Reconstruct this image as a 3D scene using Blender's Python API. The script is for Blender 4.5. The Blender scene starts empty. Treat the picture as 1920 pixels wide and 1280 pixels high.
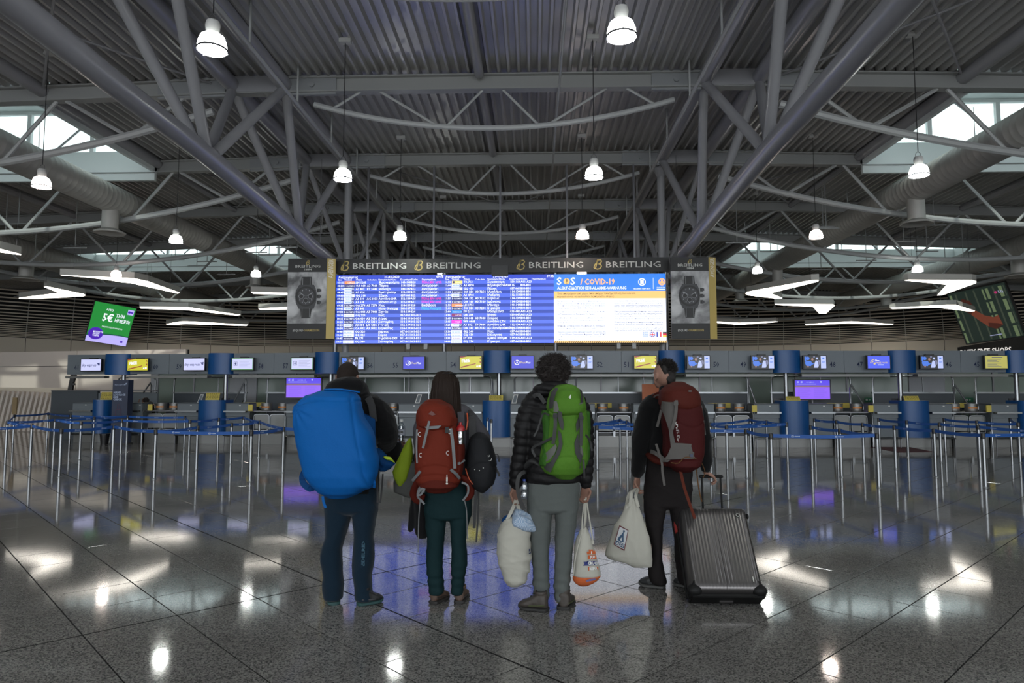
import bpy, bmesh, math, random
import numpy as np
from mathutils import Vector, Matrix, noise
random.seed(7)
SC = bpy.context.scene
COL = SC.collection

# ---------------------------------------------------------------- camera
F = 1280.0
PITCH = math.atan(96 / F)
YAW = math.atan(41 / F)
CAM = Vector((1.0, 0.0, 1.6))
cd = bpy.data.cameras.new('camera')
cd.sensor_width = 36.0
cd.lens = 24.0
cd.clip_end = 300
cam = bpy.data.objects.new('camera', cd)
COL.objects.link(cam)
cam.location = CAM
cam.rotation_euler = (math.pi / 2 + PITCH, 0, YAW)
SC.camera = cam

# ---------------------------------------------------------------- world, sky, exposure
W = bpy.data.worlds.new('sky')
SC.world = W
W.use_nodes = True
wn = W.node_tree
bgn = wn.nodes['Background']
bgn.inputs[0].default_value = (0.88, 0.95, 1.0, 1)
bgn.inputs[1].default_value = 2.3
vs = SC.view_settings
vs.view_transform = 'Standard'
vs.look = 'None'
vs.exposure = 0.15
vs.gamma = 1.0
vs.use_curve_mapping = False
LAMP_E = 100.0        # emission of pendant reflectors
PANEL_E = 4.5        # emission of the boomerang panels
SCREEN_E = 1.0


def area(name, loc, rot, sx, sy, power, col):
    l = bpy.data.lights.new(name, 'AREA')
    l.shape = 'RECTANGLE'
    l.size = sx
    l.size_y = sy
    l.energy = power
    l.color = col
    o = bpy.data.objects.new(name, l)
    o.location = loc
    o.rotation_euler = rot
    COL.objects.link(o)
    return o


# added fill light far behind the camera, standing in for unseen window daylight
area('rear_fill_light', (0, -19, 4.6), (math.radians(90), 0, 0), 44, 6.5, 3000, (0.93, 0.96, 1.0))

sun = bpy.data.lights.new('sun', 'SUN')
sun.energy = 2.2
sun.angle = math.radians(1.0)
sun.color = (1.0, 0.95, 0.88)
so = bpy.data.objects.new('sun', sun)
so.rotation_euler = (math.radians(58), 0, math.radians(-8))
COL.objects.link(so)

# ---------------------------------------------------------------- projection helpers
_cp, _sp, _cy, _sy = math.cos(PITCH), math.sin(PITCH), math.cos(YAW), math.sin(YAW)


def ray(px, py):
    x = (px - 960) / F
    y = (640 - py) / F
    d = (x, _cp - y * _sp, _sp + y * _cp)
    return Vector((_cy * d[0] - _sy * d[1], _sy * d[0] + _cy * d[1], d[2]))


def at(px, py, Y):
    d = ray(px, py)
    return CAM + d * (Y / d.y)


def ath(px, py, h):
    d = ray(px, py)
    return CAM + d * ((h - CAM.z) / d.z)


# ---------------------------------------------------------------- materials
_M = {}


def mat(name, col, rough=0.6, metal=0.0, spec=0.5, bump=0.0, bscale=60.0, var=0.0, vscale=4.0, emit=None, es=1.0,
        trans=0.0, alpha=1.0, coat=0.0, sheen=0.0, stretch=None):
    if name in _M:
        return _M[name]
    m = bpy.data.materials.new(name)
    m.use_nodes = True
    nt = m.node_tree
    b = nt.nodes['Principled BSDF']
    b.inputs['Base Color'].default_value = (*col, 1)
    b.inputs['Roughness'].default_value = rough
    b.inputs['Metallic'].default_value = metal
    b.inputs['Specular IOR Level'].default_value = spec
    b.inputs['Coat Weight'].default_value = coat
    b.inputs['Sheen Weight'].default_value = sheen
    if trans:
        b.inputs['Transmission Weight'].default_value = trans
    b.inputs['Alpha'].default_value = alpha
    if emit is not None:
        b.inputs['Emission Color'].default_value = (*emit, 1)
        b.inputs['Emission Strength'].default_value = es
    if bump or var:
        tc = nt.nodes.new('ShaderNodeTexCoord')
        src = tc.outputs['Object']
        if stretch:
            mp = nt.nodes.new('ShaderNodeMapping')
            mp.inputs['Scale'].default_value = stretch
            nt.links.new(src, mp.inputs[0])
            src = mp.outputs[0]
    if bump:
        n = nt.nodes.new('ShaderNodeTexNoise')
        n.inputs['Scale'].default_value = bscale
        n.inputs['Detail'].default_value = 3
        nt.links.new(src, n.inputs['Vector'])
        bp = nt.nodes.new('ShaderNodeBump')
        bp.inputs['Strength'].default_value = bump
        bp.inputs['Distance'].default_value = 0.01
        nt.links.new(n.outputs['Fac'], bp.inputs['Height'])
        nt.links.new(bp.outputs[0], b.inputs['Normal'])
    if var:
        n = nt.nodes.new('ShaderNodeTexNoise')
        n.inputs['Scale'].default_value = vscale
        n.inputs['Detail'].default_value = 4
        nt.links.new(src, n.inputs['Vector'])
        mx = nt.nodes.new('ShaderNodeMix')
        mx.data_type = 'RGBA'
        mx.inputs['A'].default_value = (*[max(0, c * (1 - var)) for c in col], 1)
        mx.inputs['B'].default_value = (*[min(1, c * (1 + var)) for c in col], 1)
        nt.links.new(n.outputs['Fac'], mx.inputs['Factor'])
        nt.links.new(mx.outputs['Result'], b.inputs['Base Color'])
    _M[name] = m
    return m


def glow(name, col, s=1.0):
    """a lit surface: plain emission"""
    if name in _M:
        return _M[name]
    m = bpy.data.materials.new(name)
    m.use_nodes = True
    nt = m.node_tree
    b = nt.nodes['Principled BSDF']
    b.inputs['Base Color'].default_value = (0.02, 0.02, 0.02, 1)
    b.inputs['Roughness'].default_value = 0.3
    b.inputs['Emission Color'].default_value = (*col, 1)
    b.inputs['Emission Strength'].default_value = s
    _M[name] = m
    return m


def S(*c):
    """sRGB 0..255 -> linear"""
    return tuple(((x / 255) / 12.92) if x / 255 <= 0.04045 else (((x / 255) + 0.055) / 1.055) ** 2.4 for x in c)


# ---------------------------------------------------------------- object helpers
def link(o, parent=None):
    COL.objects.link(o)
    if parent is not None:
        o.parent = parent
    return o


def tag(o, label=None, cat=None, group=None, kind=None):
    if label: o['label'] = label
    if cat: o['category'] = cat
    if group: o['group'] = group
    if kind: o['kind'] = kind
    return o


def thing(name, loc, label, cat, group=None, rz=0.0):
    o = bpy.data.objects.new(name, None)
    o.empty_display_size = 0.2
    o.location = loc
    o.rotation_euler = (0, 0, rz)
    COL.objects.link(o)
    return tag(o, label, cat, group)


def copy_tree(o, parent=None):
    c = o.copy()
    COL.objects.link(c)
    c.parent = parent
    for ch in list(o.children):
        copy_tree(ch, c)
    return c


def wpos(o):
    """world location of an unrotated parent chain"""
    v = Vector((0, 0, 0))
    while o is not None:
        v += Vector(o.location)
        o = o.parent
    return v


class MB:
    """collects shapes in world coordinates; build() writes one mesh object"""

    def __init__(s):
        s.v = []
        s.f = []
        s.m = []
        s.mi = 0

    def add(s, vs, fs):
        n = len(s.v)
        s.v.extend([tuple(p) for p in vs])
        s.f.extend([tuple(i + n for i in f) for f in fs])
        s.m.extend([s.mi] * len(fs))
        return s

    def box(s, x0, y0, z0, x1, y1, z1):
        vs = [(x, y, z) for z in (z0, z1) for y in (y0, y1) for x in (x0, x1)]
        return s.add(vs, [(0, 2, 3, 1), (4, 5, 7, 6), (0, 1, 5, 4), (2, 6, 7, 3), (0, 4, 6, 2), (1, 3, 7, 5)])

    def bbox(s, c, hx, hy, hz, R=None, bev=0.0):
        """box by centre and half sizes, optional 3x3 rotation and chamfer"""
        c = Vector(c)
        if bev <= 0:
            P = [Vector((a * hx, b * hy, d * hz)) for d in (-1, 1) for b in (-1, 1) for a in (-1, 1)]
            fs = [(0, 2, 3, 1), (4, 5, 7, 6), (0, 1, 5, 4), (2, 6, 7, 3), (0, 4, 6, 2), (1, 3, 7, 5)]
            if R is not None: P = [R @ p for p in P]
            return s.add([c + p for p in P], fs)
        bm = bmesh.new()
        bmesh.ops.create_cube(bm, size=2)
        for v in bm.verts: v.co = Vector((v.co.x * hx, v.co.y * hy, v.co.z * hz))
        bmesh.ops.bevel(bm, geom=list(bm.edges), offset=bev, segments=2, affect='EDGES')
        return s.bm(bm, c, R)

    def bm(s, bm, c=(0, 0, 0), R=None):
        c = Vector(c)
        bm.verts.ensure_lookup_table()
        P = [(R @ v.co if R is not None else v.co) + c for v in bm.verts]
        idx = {v: i for i, v in enumerate(bm.verts)}
        fs = [tuple(idx[v] for v in f.verts) for f in bm.faces]
        bm.free()
        return s.add(P, fs)

    def tube(s, pts, r, n=10, cap=True, flat=1.0, up=None):
        """tube through points; r scalar or list"""
        pts = [Vector(p) for p in pts]
        k = len(pts)
        rs = [r] * k if not isinstance(r, (list, tuple)) else list(r)
        vs = []
        prev = None
        for i, p in enumerate(pts):
            t = (pts[min(i + 1, k - 1)] - pts[max(i - 1, 0)]).normalized()
            if prev is None:
                u = Vector(up) if up is not None else (Vector((0, 0, 1)) if abs(t.z) < 0.9 else Vector((0, 1, 0)))
                a = t.cross(u).normalized()
            else:
                a = (prev - t * prev.dot(t)).normalized()
            prev = a
            b = t.cross(a).normalized()
            for j in range(n):
                w = 2 * math.pi * j / n + (math.pi / 4 if n == 4 else 0)
                vs.append(p + a * (math.cos(w) * rs[i]) + b * (math.sin(w) * rs[i] * flat))
        fs = []
        for i in range(k - 1):
            for j in range(n):
                j2 = (j + 1) % n
                fs.append((i * n + j, i * n + j2, (i + 1) * n + j2, (i + 1) * n + j))
        if cap:
            fs.append(tuple(range(n - 1, -1, -1)))
            fs.append(tuple((k - 1) * n + j for j in range(n)))
        return s.add(vs, fs)

    def bar(s, a, b, w, h, up=(0, 0, 1)):
        """rectangular bar from a to b, w across, h along up"""
        a = Vector(a); b = Vector(b)
        t = (b - a).normalized()
        sd = t.cross(Vector(up)).normalized()
        u = sd.cross(t).normalized()
        vs = []
        for p in (a, b):
            for x, y in ((-1, -1), (1, -1), (1, 1), (-1, 1)):
                vs.append(p + sd * (x * w / 2) + u * (y * h / 2))
        return s.add(vs, [(0, 1, 2, 3), (7, 6, 5, 4), (0, 4, 5, 1), (1, 5, 6, 2), (2, 6, 7, 3), (3, 7, 4, 0)])

    def lathe(s, c, prof, n=20, axis=None, cap=True):
        """prof list of (r, z) around z axis through c"""
        c = Vector(c)
        vs = []
        for r, z in prof:
            for j in range(n):
                w = 2 * math.pi * j / n
                p = Vector((math.cos(w) * r, math.sin(w) * r, z))
                if axis is not None: p = axis @ p
                vs.append(c + p)
        fs = []
        for i in range(len(prof) - 1):
            for j in range(n):
                j2 = (j + 1) % n
                fs.append((i * n + j, i * n + j2, (i + 1) * n + j2, (i + 1) * n + j))
        if cap and prof[0][0] > 1e-5: fs.append(tuple(range(n - 1, -1, -1)))
        if cap and prof[-1][0] > 1e-5: fs.append(tuple((len(prof) - 1) * n + j for j in range(n)))
        return s.add(vs, fs)

    def prism(s, poly, d):
        """polygon (list of 3d points) extruded by vector d"""
        poly = [Vector(p) for p in poly]
        d = Vector(d)
        n = len(poly)
        vs = poly + [p + d for p in poly]
        fs = [tuple(range(n - 1, -1, -1)), tuple(range(n, 2 * n))]
        for i in range(n):
            j = (i + 1) % n
            fs.append((i, j, n + j, n + i))
        return s.add(vs, fs)

    def quad(s, a, b, c, d):
        return s.add([a, b, c, d], [(0, 1, 2, 3)])

    def build(s, name, m, parent=None, smooth=False, kind=None, label=None, origin=None):
        o0 = wpos(parent) if parent is not None else (Vector(origin) if origin is not None else Vector((0, 0, 0)))
        me = bpy.data.meshes.new(name)
        me.from_pydata([(p[0] - o0.x, p[1] - o0.y, p[2] - o0.z) for p in s.v], [], s.f)
        for x in (m if isinstance(m, (list, tuple)) else [m]):
            me.materials.append(x)
        if isinstance(m, (list, tuple)) and len(m) > 1:
            me.polygons.foreach_set('material_index', s.m)
        if smooth:
            me.polygons.foreach_set('use_smooth', [True] * len(me.polygons))
            try:
                me.set_sharp_from_angle(angle=math.radians(40))
            except Exception:
                pass
        me.update()
        bm = bmesh.new()
        bm.from_mesh(me)
        bmesh.ops.recalc_face_normals(bm, faces=bm.faces)
        bm.to_mesh(me)
        bm.free()
        o = bpy.data.objects.new(name, me)
        link(o, parent)
        if parent is None and origin is not None: o.location = o0
        if kind: o['kind'] = kind
        if label: o['label'] = label
        return o


# ---------------------------------------------------------------- lettering
_tc = {}


def text_mesh(body, bold=0.0, align='LEFT', spacing=1.0):
    k = (body, bold, align, spacing)
    if k in _tc: return _tc[k]
    c = bpy.data.curves.new('lettering', 'FONT')
    c.body = body
    c.size = 1.0
    c.resolution_u = 1
    c.offset = bold
    c.align_x = align
    c.space_character = spacing
    o = bpy.data.objects.new('lettering', c)
    COL.objects.link(o)
    dg = bpy.context.evaluated_depsgraph_get()
    me = bpy.data.meshes.new_from_object(o.evaluated_get(dg))
    r = ([tuple(v.co) for v in me.vertices], [tuple(p.vertices) for p in me.polygons])
    bpy.data.objects.remove(o)
    bpy.data.curves.remove(c)
    bpy.data.meshes.remove(me)
    _tc[k] = r
    return r


class Face:
    """a flat print surface: origin at its top left corner, u to the right and v downwards, in metres"""

    def __init__(s, o, r, d, w, h):
        s.o = Vector(o); s.r = Vector(r).normalized(); s.d = Vector(d).normalized()
        s.w = w; s.h = h
        s.n = s.r.cross(-s.d).normalized()   # towards the viewer
        s.lv = 0.004

    def p(s, u, v, lift=0):
        return s.o + s.r * (u * s.w) + s.d * (v * s.h) + s.n * (s.lv * lift)

    def rect(s, mb, u0, v0, u1, v1, lift=1):
        mb.quad(s.p(u0, v0, lift), s.p(u1, v0, lift), s.p(u1, v1, lift), s.p(u0, v1, lift))

    def poly(s, mb, pts, lift=1):
        mb.add([s.p(u, v, lift) for u, v in pts], [tuple(range(len(pts)))])

    def disc(s, mb, u, v, r, lift=1, n=20, r2=0.0, a0=0, a1=360, sy=1.0):
        """r in fractions of height; ring if r2"""
        c = s.p(u, v, lift)
        P = []
        full = (a1 - a0) >= 360
        for i in range(n + (0 if full else 1)):
            w = math.radians(a0 + (a1 - a0) * i / n)
            P.append(s.r * math.cos(w) - s.d * (math.sin(w) * sy))
        k = len(P)
        if r2 > 0:
            vs = [c + q * (r * s.h) for q in P] + [c + q * (r2 * s.h) for q in P]
            fs = [(i, (i + 1) % k, k + (i + 1) % k, k + i) for i in range(k if full else k - 1)]
            mb.add(vs, fs)
        else:
            mb.add([c + q * (r * s.h) for q in P] + ([] if full else [c]), [tuple(range(k + (0 if full else 1)))])

    def text(s, mb, body, u, v, size, lift=1, bold=0.0, align='LEFT', sx=1.0, spacing=1.0, ang=0.0, width=None):
        """baseline start at (u,v); size = text size as a fraction of height"""
        vs, fs = text_mesh(body, bold, align, spacing)
        if not vs: return
        k = size * s.h
        if width is not None:
            wd = max(q[0] for q in vs) - min(q[0] for q in vs)
            sx = width * s.w / (wd * k)
        c = s.p(u, v, lift)
        ca, sa = math.cos(ang), math.sin(ang)
        mb.add([c + s.r * ((x * sx * ca - y * sa) * k) - s.d * ((x * sx * sa + y * ca) * k) for x, y, z in vs], fs)

# ---------------------------------------------------------------- shared materials
m_truss = mat('painted_steel_grey', (0.27, 0.27, 0.285), 0.33, 0.0, 0.6)
m_truss_blue = mat('painted_steel_main_tube', (0.26, 0.26, 0.285), 0.28, 0.0, 0.7)
m_lens = mat('painted_steel_light', (0.36, 0.37, 0.37), 0.4)
m_beam = mat('painted_beam_grey', (0.28, 0.285, 0.28), 0.45)
m_deck = mat('galvanised_roof_deck', (0.44, 0.435, 0.425), 0.36, 0.35, 0.6, var=0.35, vscale=1.2, stretch=(1, 0.25, 1))
m_duct = mat('round_duct_metal', (0.42, 0.41, 0.385), 0.5, 0.15, var=0.1, vscale=2)
m_steel = mat('brushed_steel', (0.24, 0.25, 0.26), 0.3, 1.0)
m_steel_dk = mat('dark_steel', (0.16, 0.16, 0.17), 0.35, 0.8)
m_alu = mat('matt_aluminium', (0.18, 0.18, 0.175), 0.42, 0.6)
m_slat = mat('beige_louver_slat', (0.62, 0.55, 0.45), 0.5)
m_void = mat('dark_void', (0.012, 0.012, 0.012), 0.9)
m_band = mat('beige_wall_band', (0.62, 0.55, 0.45), 0.6)
m_wall = mat('pale_wall_panel', (0.62, 0.55, 0.50), 0.25, 0, 0.5, coat=0.3)
m_pier = mat('grey_wall_pier', (0.34, 0.35, 0.38), 0.5)
m_upst = mat('white_upstand', (0.62, 0.66, 0.66), 0.5)
m_mull = mat('white_mullion', (0.6, 0.62, 0.62), 0.45)
m_black = mat('black_plastic', (0.010, 0.010, 0.011), 0.4)
m_fascia = mat('fascia_grey_blue', (0.125, 0.145, 0.165), 0.42, 0.0, 0.5)
m_desk = mat('desk_grey_blue', (0.13, 0.15, 0.165), 0.45)
m_desk_dk = mat('desk_dark_slate', (0.055, 0.064, 0.075), 0.5)
m_blue = mat('desk_blue_laminate', (0.003, 0.058, 0.20), 0.35, 0.0, 0.4)
m_number = mat('fascia_number_blue', (0.012, 0.02, 0.055), 0.6, spec=.2)
m_belt = mat('belt_webbing_blue', (0.01, 0.075, 0.30), 0.6)
m_beltprint = mat('belt_print_white', (0.38, 0.45, 0.6), 0.6)
m_guard = mat('guard_grey_acrylic', (0.17, 0.175, 0.17), 0.25)
m_yellow = mat('yellow_notice', (0.55, 0.44, 0.08), 0.6)
m_ink = mat('dark_ink', (0.05, 0.045, 0.02), 0.7)
m_white = mat('white_plastic', (0.62, 0.62, 0.60), 0.4)
m_glass_back = mat('frosted_green_glass', (0.18, 0.225, 0.20), 0.16, 0.0, 0.6, var=0.12, vscale=0.6)
m_gold = mat('gold_print', (0.50, 0.38, 0.12), 0.5)
m_silverprint = mat('silver_print', (0.55, 0.55, 0.52), 0.5)
m_banner = mat('black_banner', (0.018, 0.018, 0.018), 0.55)


def clear_glass(name, tint=(0.9, 0.95, 0.93), fac=0.10):
    m = bpy.data.materials.new(name)
    m.use_nodes = True
    nt = m.node_tree
    for n in list(nt.nodes):
        if n.type != 'OUTPUT_MATERIAL': nt.nodes.remove(n)
    out = [n for n in nt.nodes if n.type == 'OUTPUT_MATERIAL'][0]
    t = nt.nodes.new('ShaderNodeBsdfTransparent')
    t.inputs[0].default_value = (*tint, 1)
    g = nt.nodes.new('ShaderNodeBsdfGlossy')
    g.inputs['Roughness'].default_value = 0.03
    mx = nt.nodes.new('ShaderNodeMixShader')
    mx.inputs[0].default_value = fac
    nt.links.new(t.outputs[0], mx.inputs[1])
    nt.links.new(g.outputs[0], mx.inputs[2])
    nt.links.new(mx.outputs[0], out.inputs[0])
    return m


m_pane = clear_glass('clear_skylight_glass')
m_acryl = clear_glass('acrylic_guard', (0.75, 0.78, 0.77), 0.18)
m_bottle = clear_glass('clear_bottle_plastic', (0.80, 0.84, 0.88), 0.25)

# ================================================================ FLOOR
def terrazzo(name):
    m = bpy.data.materials.new(name)
    m.use_nodes = True
    nt = m.node_tree
    b = nt.nodes['Principled BSDF']
    geo = nt.nodes.new('ShaderNodeNewGeometry')
    mp = nt.nodes.new('ShaderNodeMapping')
    nt.links.new(geo.outputs['Position'], mp.inputs[0])
    v = nt.nodes.new('ShaderNodeTexVoronoi')
    v.inputs['Scale'].default_value = 120
    nt.links.new(mp.outputs[0], v.inputs['Vector'])
    cr = nt.nodes.new('ShaderNodeValToRGB')
    e = cr.color_ramp.elements
    e[0].position = 0.0; e[0].color = (0.07, 0.069, 0.066, 1)
    e[1].position = 1.0; e[1].color = (0.30, 0.29, 0.275, 1)
    e2 = cr.color_ramp.elements.new(0.22); e2.color = (0.10, 0.098, 0.094, 1)
    e3 = cr.color_ramp.elements.new(0.42); e3.color = (0.20, 0.19, 0.183, 1)
    e4 = cr.color_ramp.elements.new(0.75); e4.color = (0.25, 0.24, 0.23, 1)
    sp = nt.nodes.new('ShaderNodeSeparateColor')
    nt.links.new(v.outputs['Color'], sp.inputs[0])
    nt.links.new(sp.outputs[0], cr.inputs[0])
    n = nt.nodes.new('ShaderNodeTexNoise')
    n.inputs['Scale'].default_value = 0.8
    n.inputs['Detail'].default_value = 5
    nt.links.new(geo.outputs['Position'], n.inputs['Vector'])
    mr = nt.nodes.new('ShaderNodeMapRange')
    mr.inputs['To Min'].default_value = 0.62
    mr.inputs['To Max'].default_value = 0.92
    nt.links.new(n.outputs['Fac'], mr.inputs['Value'])
    oi = nt.nodes.new('ShaderNodeObjectInfo')
    mr2 = nt.nodes.new('ShaderNodeMapRange')
    mr2.inputs['To Min'].default_value = 0.93
    mr2.inputs['To Max'].default_value = 1.06
    nt.links.new(oi.outputs['Random'], mr2.inputs['Value'])
    mul = nt.nodes.new('ShaderNodeMath'); mul.operation = 'MULTIPLY'
    nt.links.new(mr.outputs[0], mul.inputs[0]); nt.links.new(mr2.outputs[0], mul.inputs[1])
    vm = nt.nodes.new('ShaderNodeVectorMath'); vm.operation = 'SCALE'
    nt.links.new(cr.outputs[0], vm.inputs[0]); nt.links.new(mul.outputs[0], vm.inputs['Scale'])
    nt.links.new(vm.outputs[0], b.inputs['Base Color'])
    r = nt.nodes.new('ShaderNodeMapRange')
    r.inputs['To Min'].default_value = 0.055
    r.inputs['To Max'].default_value = 0.08
    nt.links.new(n.outputs['Fac'], r.inputs['Value'])
    nt.links.new(r.outputs[0], b.inputs['Roughness'])
    b.inputs['Specular IOR Level'].default_value = 0.55
    return m


m_floor = terrazzo('polished_terrazzo')
m_joint = mat('floor_joint', (0.012, 0.012, 0.012), 0.9, spec=0.1)
fl = MB().box(-60, -22, -0.25, 60, 60, -0.004).build('floor', m_joint, kind='structure')
T = 0.8333
U0, V0 = 5.07, 6.55          # lines x+y = U0 + k T, y-x = V0 + k T
tile_mesh = None


def tile_geo(mb, cx, cy, g=0.0045, bev=0.002, top=0.0):
    h = T / 2
    P = []
    for r, z in ((h - g * 1.4, -0.004), (h - g * 1.4, top - bev * .5), (h - g * 1.4 - bev, top)):
        P += [(cx + r, cy, z), (cx, cy + r, z), (cx - r, cy, z), (cx, cy - r, z)]
    fs = [(8, 9, 10, 11)]
    for k in (0, 4):
        for j in range(4):
            fs.append((k + j, k + (j + 1) % 4, k + 4 + (j + 1) % 4, k + 4 + j))
    mb.add(P, fs)


near = []
far = MB()
for i in range(-60, 120):
    for j in range(-60, 120):
        u = U0 + (i + .5) * T
        v = V0 + (j + .5) * T
        x = (u - v) / 2
        y = (u + v) / 2
        if y < 0 or y > 58 or abs(x) > 45: continue
        d = y
        vis = abs(x - 1 + 0.032 * y) < 0.78 * y + 0.8
        if 3.3 < y < 10.2 and vis:
            near.append((x, y))
        elif (vis or abs(x) < 30):
            tile_geo(far, x, y)
print('near tiles', len(near), 'far', len(far.f))
t0 = MB(); tile_geo(t0, 0, 0)
base_tile = None
for x, y in near:
    if base_tile is None:
        base_tile = t0.build('tile', m_floor, fl)
        o = base_tile
    else:
        o = base_tile.copy()
        COL.objects.link(o)
    o.location = (x, y, 0)
far.build('tile_field', m_floor, fl, kind='stuff')
for nm, a, b in (('u', -7.0, 18.0), ('v', -1.0, 12.0)):
    # wider filled expansion joints that cross in front of the travellers
    if nm == 'u':
        p0, p1 = Vector((-9.5, U0 + 9.5, .0004)), Vector((2.4, U0 - 2.4, .0004))
    else:
        p0, p1 = Vector((-3.0, V0 - 3.0, .0004)), Vector((4.2, V0 + 4.2, .0004))
    MB().bar(p0, p1, .011, .0016).build('expansion_joint', m_joint, fl)
# the strips of the floor beyond the tiled field are the same stone
MB().box(-60, -22, -0.006, 60, 0.6, -0.0035).build('tile_apron', m_floor, fl)

# ================================================================ ROOF
BY = [16.36 + 5.57 * (k - 2) for k in range(-2, 9)]   # -5.9 ... 49.8
ZB = 9.05


def zb(x):
    """underside height of the cross beams: a very flat arch"""
    a = abs(x)
    return ZB - 0.0006 * a * a - (0.014 * (a - 6.5) if a > 6.5 else 0)


roof = thing('ceiling', (0, 16, 9), None, None)
tag(roof, kind='structure')
DZ = 0.42   # deck above beam underside


def deck_strip(x0, x1, y0, y1, dz=DZ, period=0.25):
    """corrugated deck: ribs run along Y"""
    mb = MB()
    n = int(round((x1 - x0) / period))
    p = (x1 - x0) / n
    prof = []
    for k in range(n):
        a = x0 + k * p
        prof += [(a, 0), (a + p * .22, 0), (a + p * .36, 0.12), (a + p * .86, 0.12)]
    prof.append((x1, 0))
    vs = []
    for x, z in prof:
        vs += [(x, y0, zb(x) + dz + z), (x, y1, zb(x) + dz + z)]
    fs = [(2 * i, 2 * i + 2, 2 * i + 3, 2 * i + 1) for i in range(len(prof) - 1)]
    mb.add(vs, fs)
    return mb


MON = {1, 4, 7}          # bays with roof monitors (bay k = between BY[k], BY[k+1])
XS0, XS1 = 11.55, 24.6
for k in range(len(BY) - 1):
    y0, y1 = BY[k], BY[k + 1]
    bands = [(-6.6, -5.1), (-5.1, 5.1), (5.1, 6.6)]
    if k in MON:
        bands += [(6.6, XS0), (XS1, 46), (-XS0, -6.6), (-46, -XS1)]
    else:
        bands += [(6.6, 46), (-46, -6.6)]
    mb = MB()
    for a, b in bands:
        q = deck_strip(a, b, y0, y1)
        mb.add(q.v, q.f)
    mb.build('deck_panel', m_deck, roof)
# roof slab above the deck keeps the sky out
mb = MB()
for k in range(len(BY) - 1):
    y0, y1 = BY[k], BY[k + 1]
    if k in MON:
        for a, b in ((-46, -XS1), (-XS0, XS0), (XS1, 46)):
            mb.box(a, y0, ZB + .57, b, y1, ZB + .61)
    else:
        mb.box(-46, y0, ZB + .57, 46, y1, ZB + .61)
mb.box(-46, BY[-1], ZB + .57, 46, 62, ZB + .61)
mb.box(-46, -22, ZB + .57, 46, BY[0], ZB + .61)
mb.build('roof_slab', m_upst, roof)

# roof monitors: upstand, mullioned glazing on four sides, flat cap
for k in sorted(MON):
    if k < 0 or k >= len(BY) - 1: continue
    y0, y1 = BY[k] + .1, BY[k + 1] - .05
    for sx in (-1, 1):
        xa, xb = sorted((sx * XS0, sx * XS1))
        if y1 < 10: continue
        mon = thing('roof_monitor', ((xa + xb) / 2, (y0 + y1) / 2, 9.3), None, None)
        tag(mon, kind='structure')
        mon.parent = None
        u = MB()
        zt = 9.60
        z0 = 8.62
        t = .12
        u.box(xa, y1 - t, z0, xb, y1, zt).box(xa, y0, z0 + .3, xb, y0 + t, zt)
        u.box(xa, y0, z0 + .3, xa + t, y1, zt).box(xb - t, y0, z0 + .3, xb, y1, zt)
        u.build('upstand', m_upst, mon)
        MB().box(xa, y1 - t - .04, z0 + .24, xb, y1 - t, z0 + .27).build('flashing_line', m_alu, mon)
        zg = 11.0
        n = 6
        for yy in (y0 + t / 2, y1 - t / 2):
            for q in range(n + 1):
                x = xa + (xb - xa) * q / n
                MB().box(x - .07, yy - .06, zt, x + .07, yy + .06, zg).build('mullion', m_mull, mon)
            for q in range(n):
                x = xa + (xb - xa) * q / n
                MB().box(x + .07, yy - .01, zt, x + (xb - xa) / n - .07, yy + .01, zg).build('pane', m_pane, mon)
            MB().box(xa, yy - .07, zg - .1, xb, yy + .07, zg).build('top_rail', m_mull, mon)
        for xx in (xa + t / 2, xb - t / 2):
            for q in range(1, 3):
                y = y0 + (y1 - y0) * q / 3
                MB().box(xx - .06, y - .06, zt, xx + .06, y + .06, zg).build('mullion', m_mull, mon)
            for q in range(3):
                y = y0 + (y1 - y0) * q / 3
                MB().box(xx - .01, y, zt, xx + .01, y + (y1 - y0) / 3, zg).build('pane', m_pane, mon)
        MB().box(xa - .3, y0 - .2, zg, xb + .3, y1 + .2, zg + .15).build('cap', m_upst, mon)
        # edge beam along the opening, next to the deck
        xe = xb if sx < 0 else xa
        MB().tube([(xe - .02 * sx, y0, zb(xe) + .32), (xe - .02 * sx, y1, zb(xe) + .32)], 0.17, 12).build('edge_tube', m_truss, mon, smooth=True)
        # X bracing in front of the glass
        for q in range(3):
            x = xa + (xb - xa) * (q * 2 + .5) / 6
            MB().tube([(x, y1 - .3, zt), (x + 1.6, y1 - .3, zg)], .035, 6).build('brace', m_truss, mon)
            MB().tube([(x + 3.2, y1 - .3, zt), (x + 1.6, y1 - .3, zg)], .035, 6).build('brace', m_truss, mon)

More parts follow.
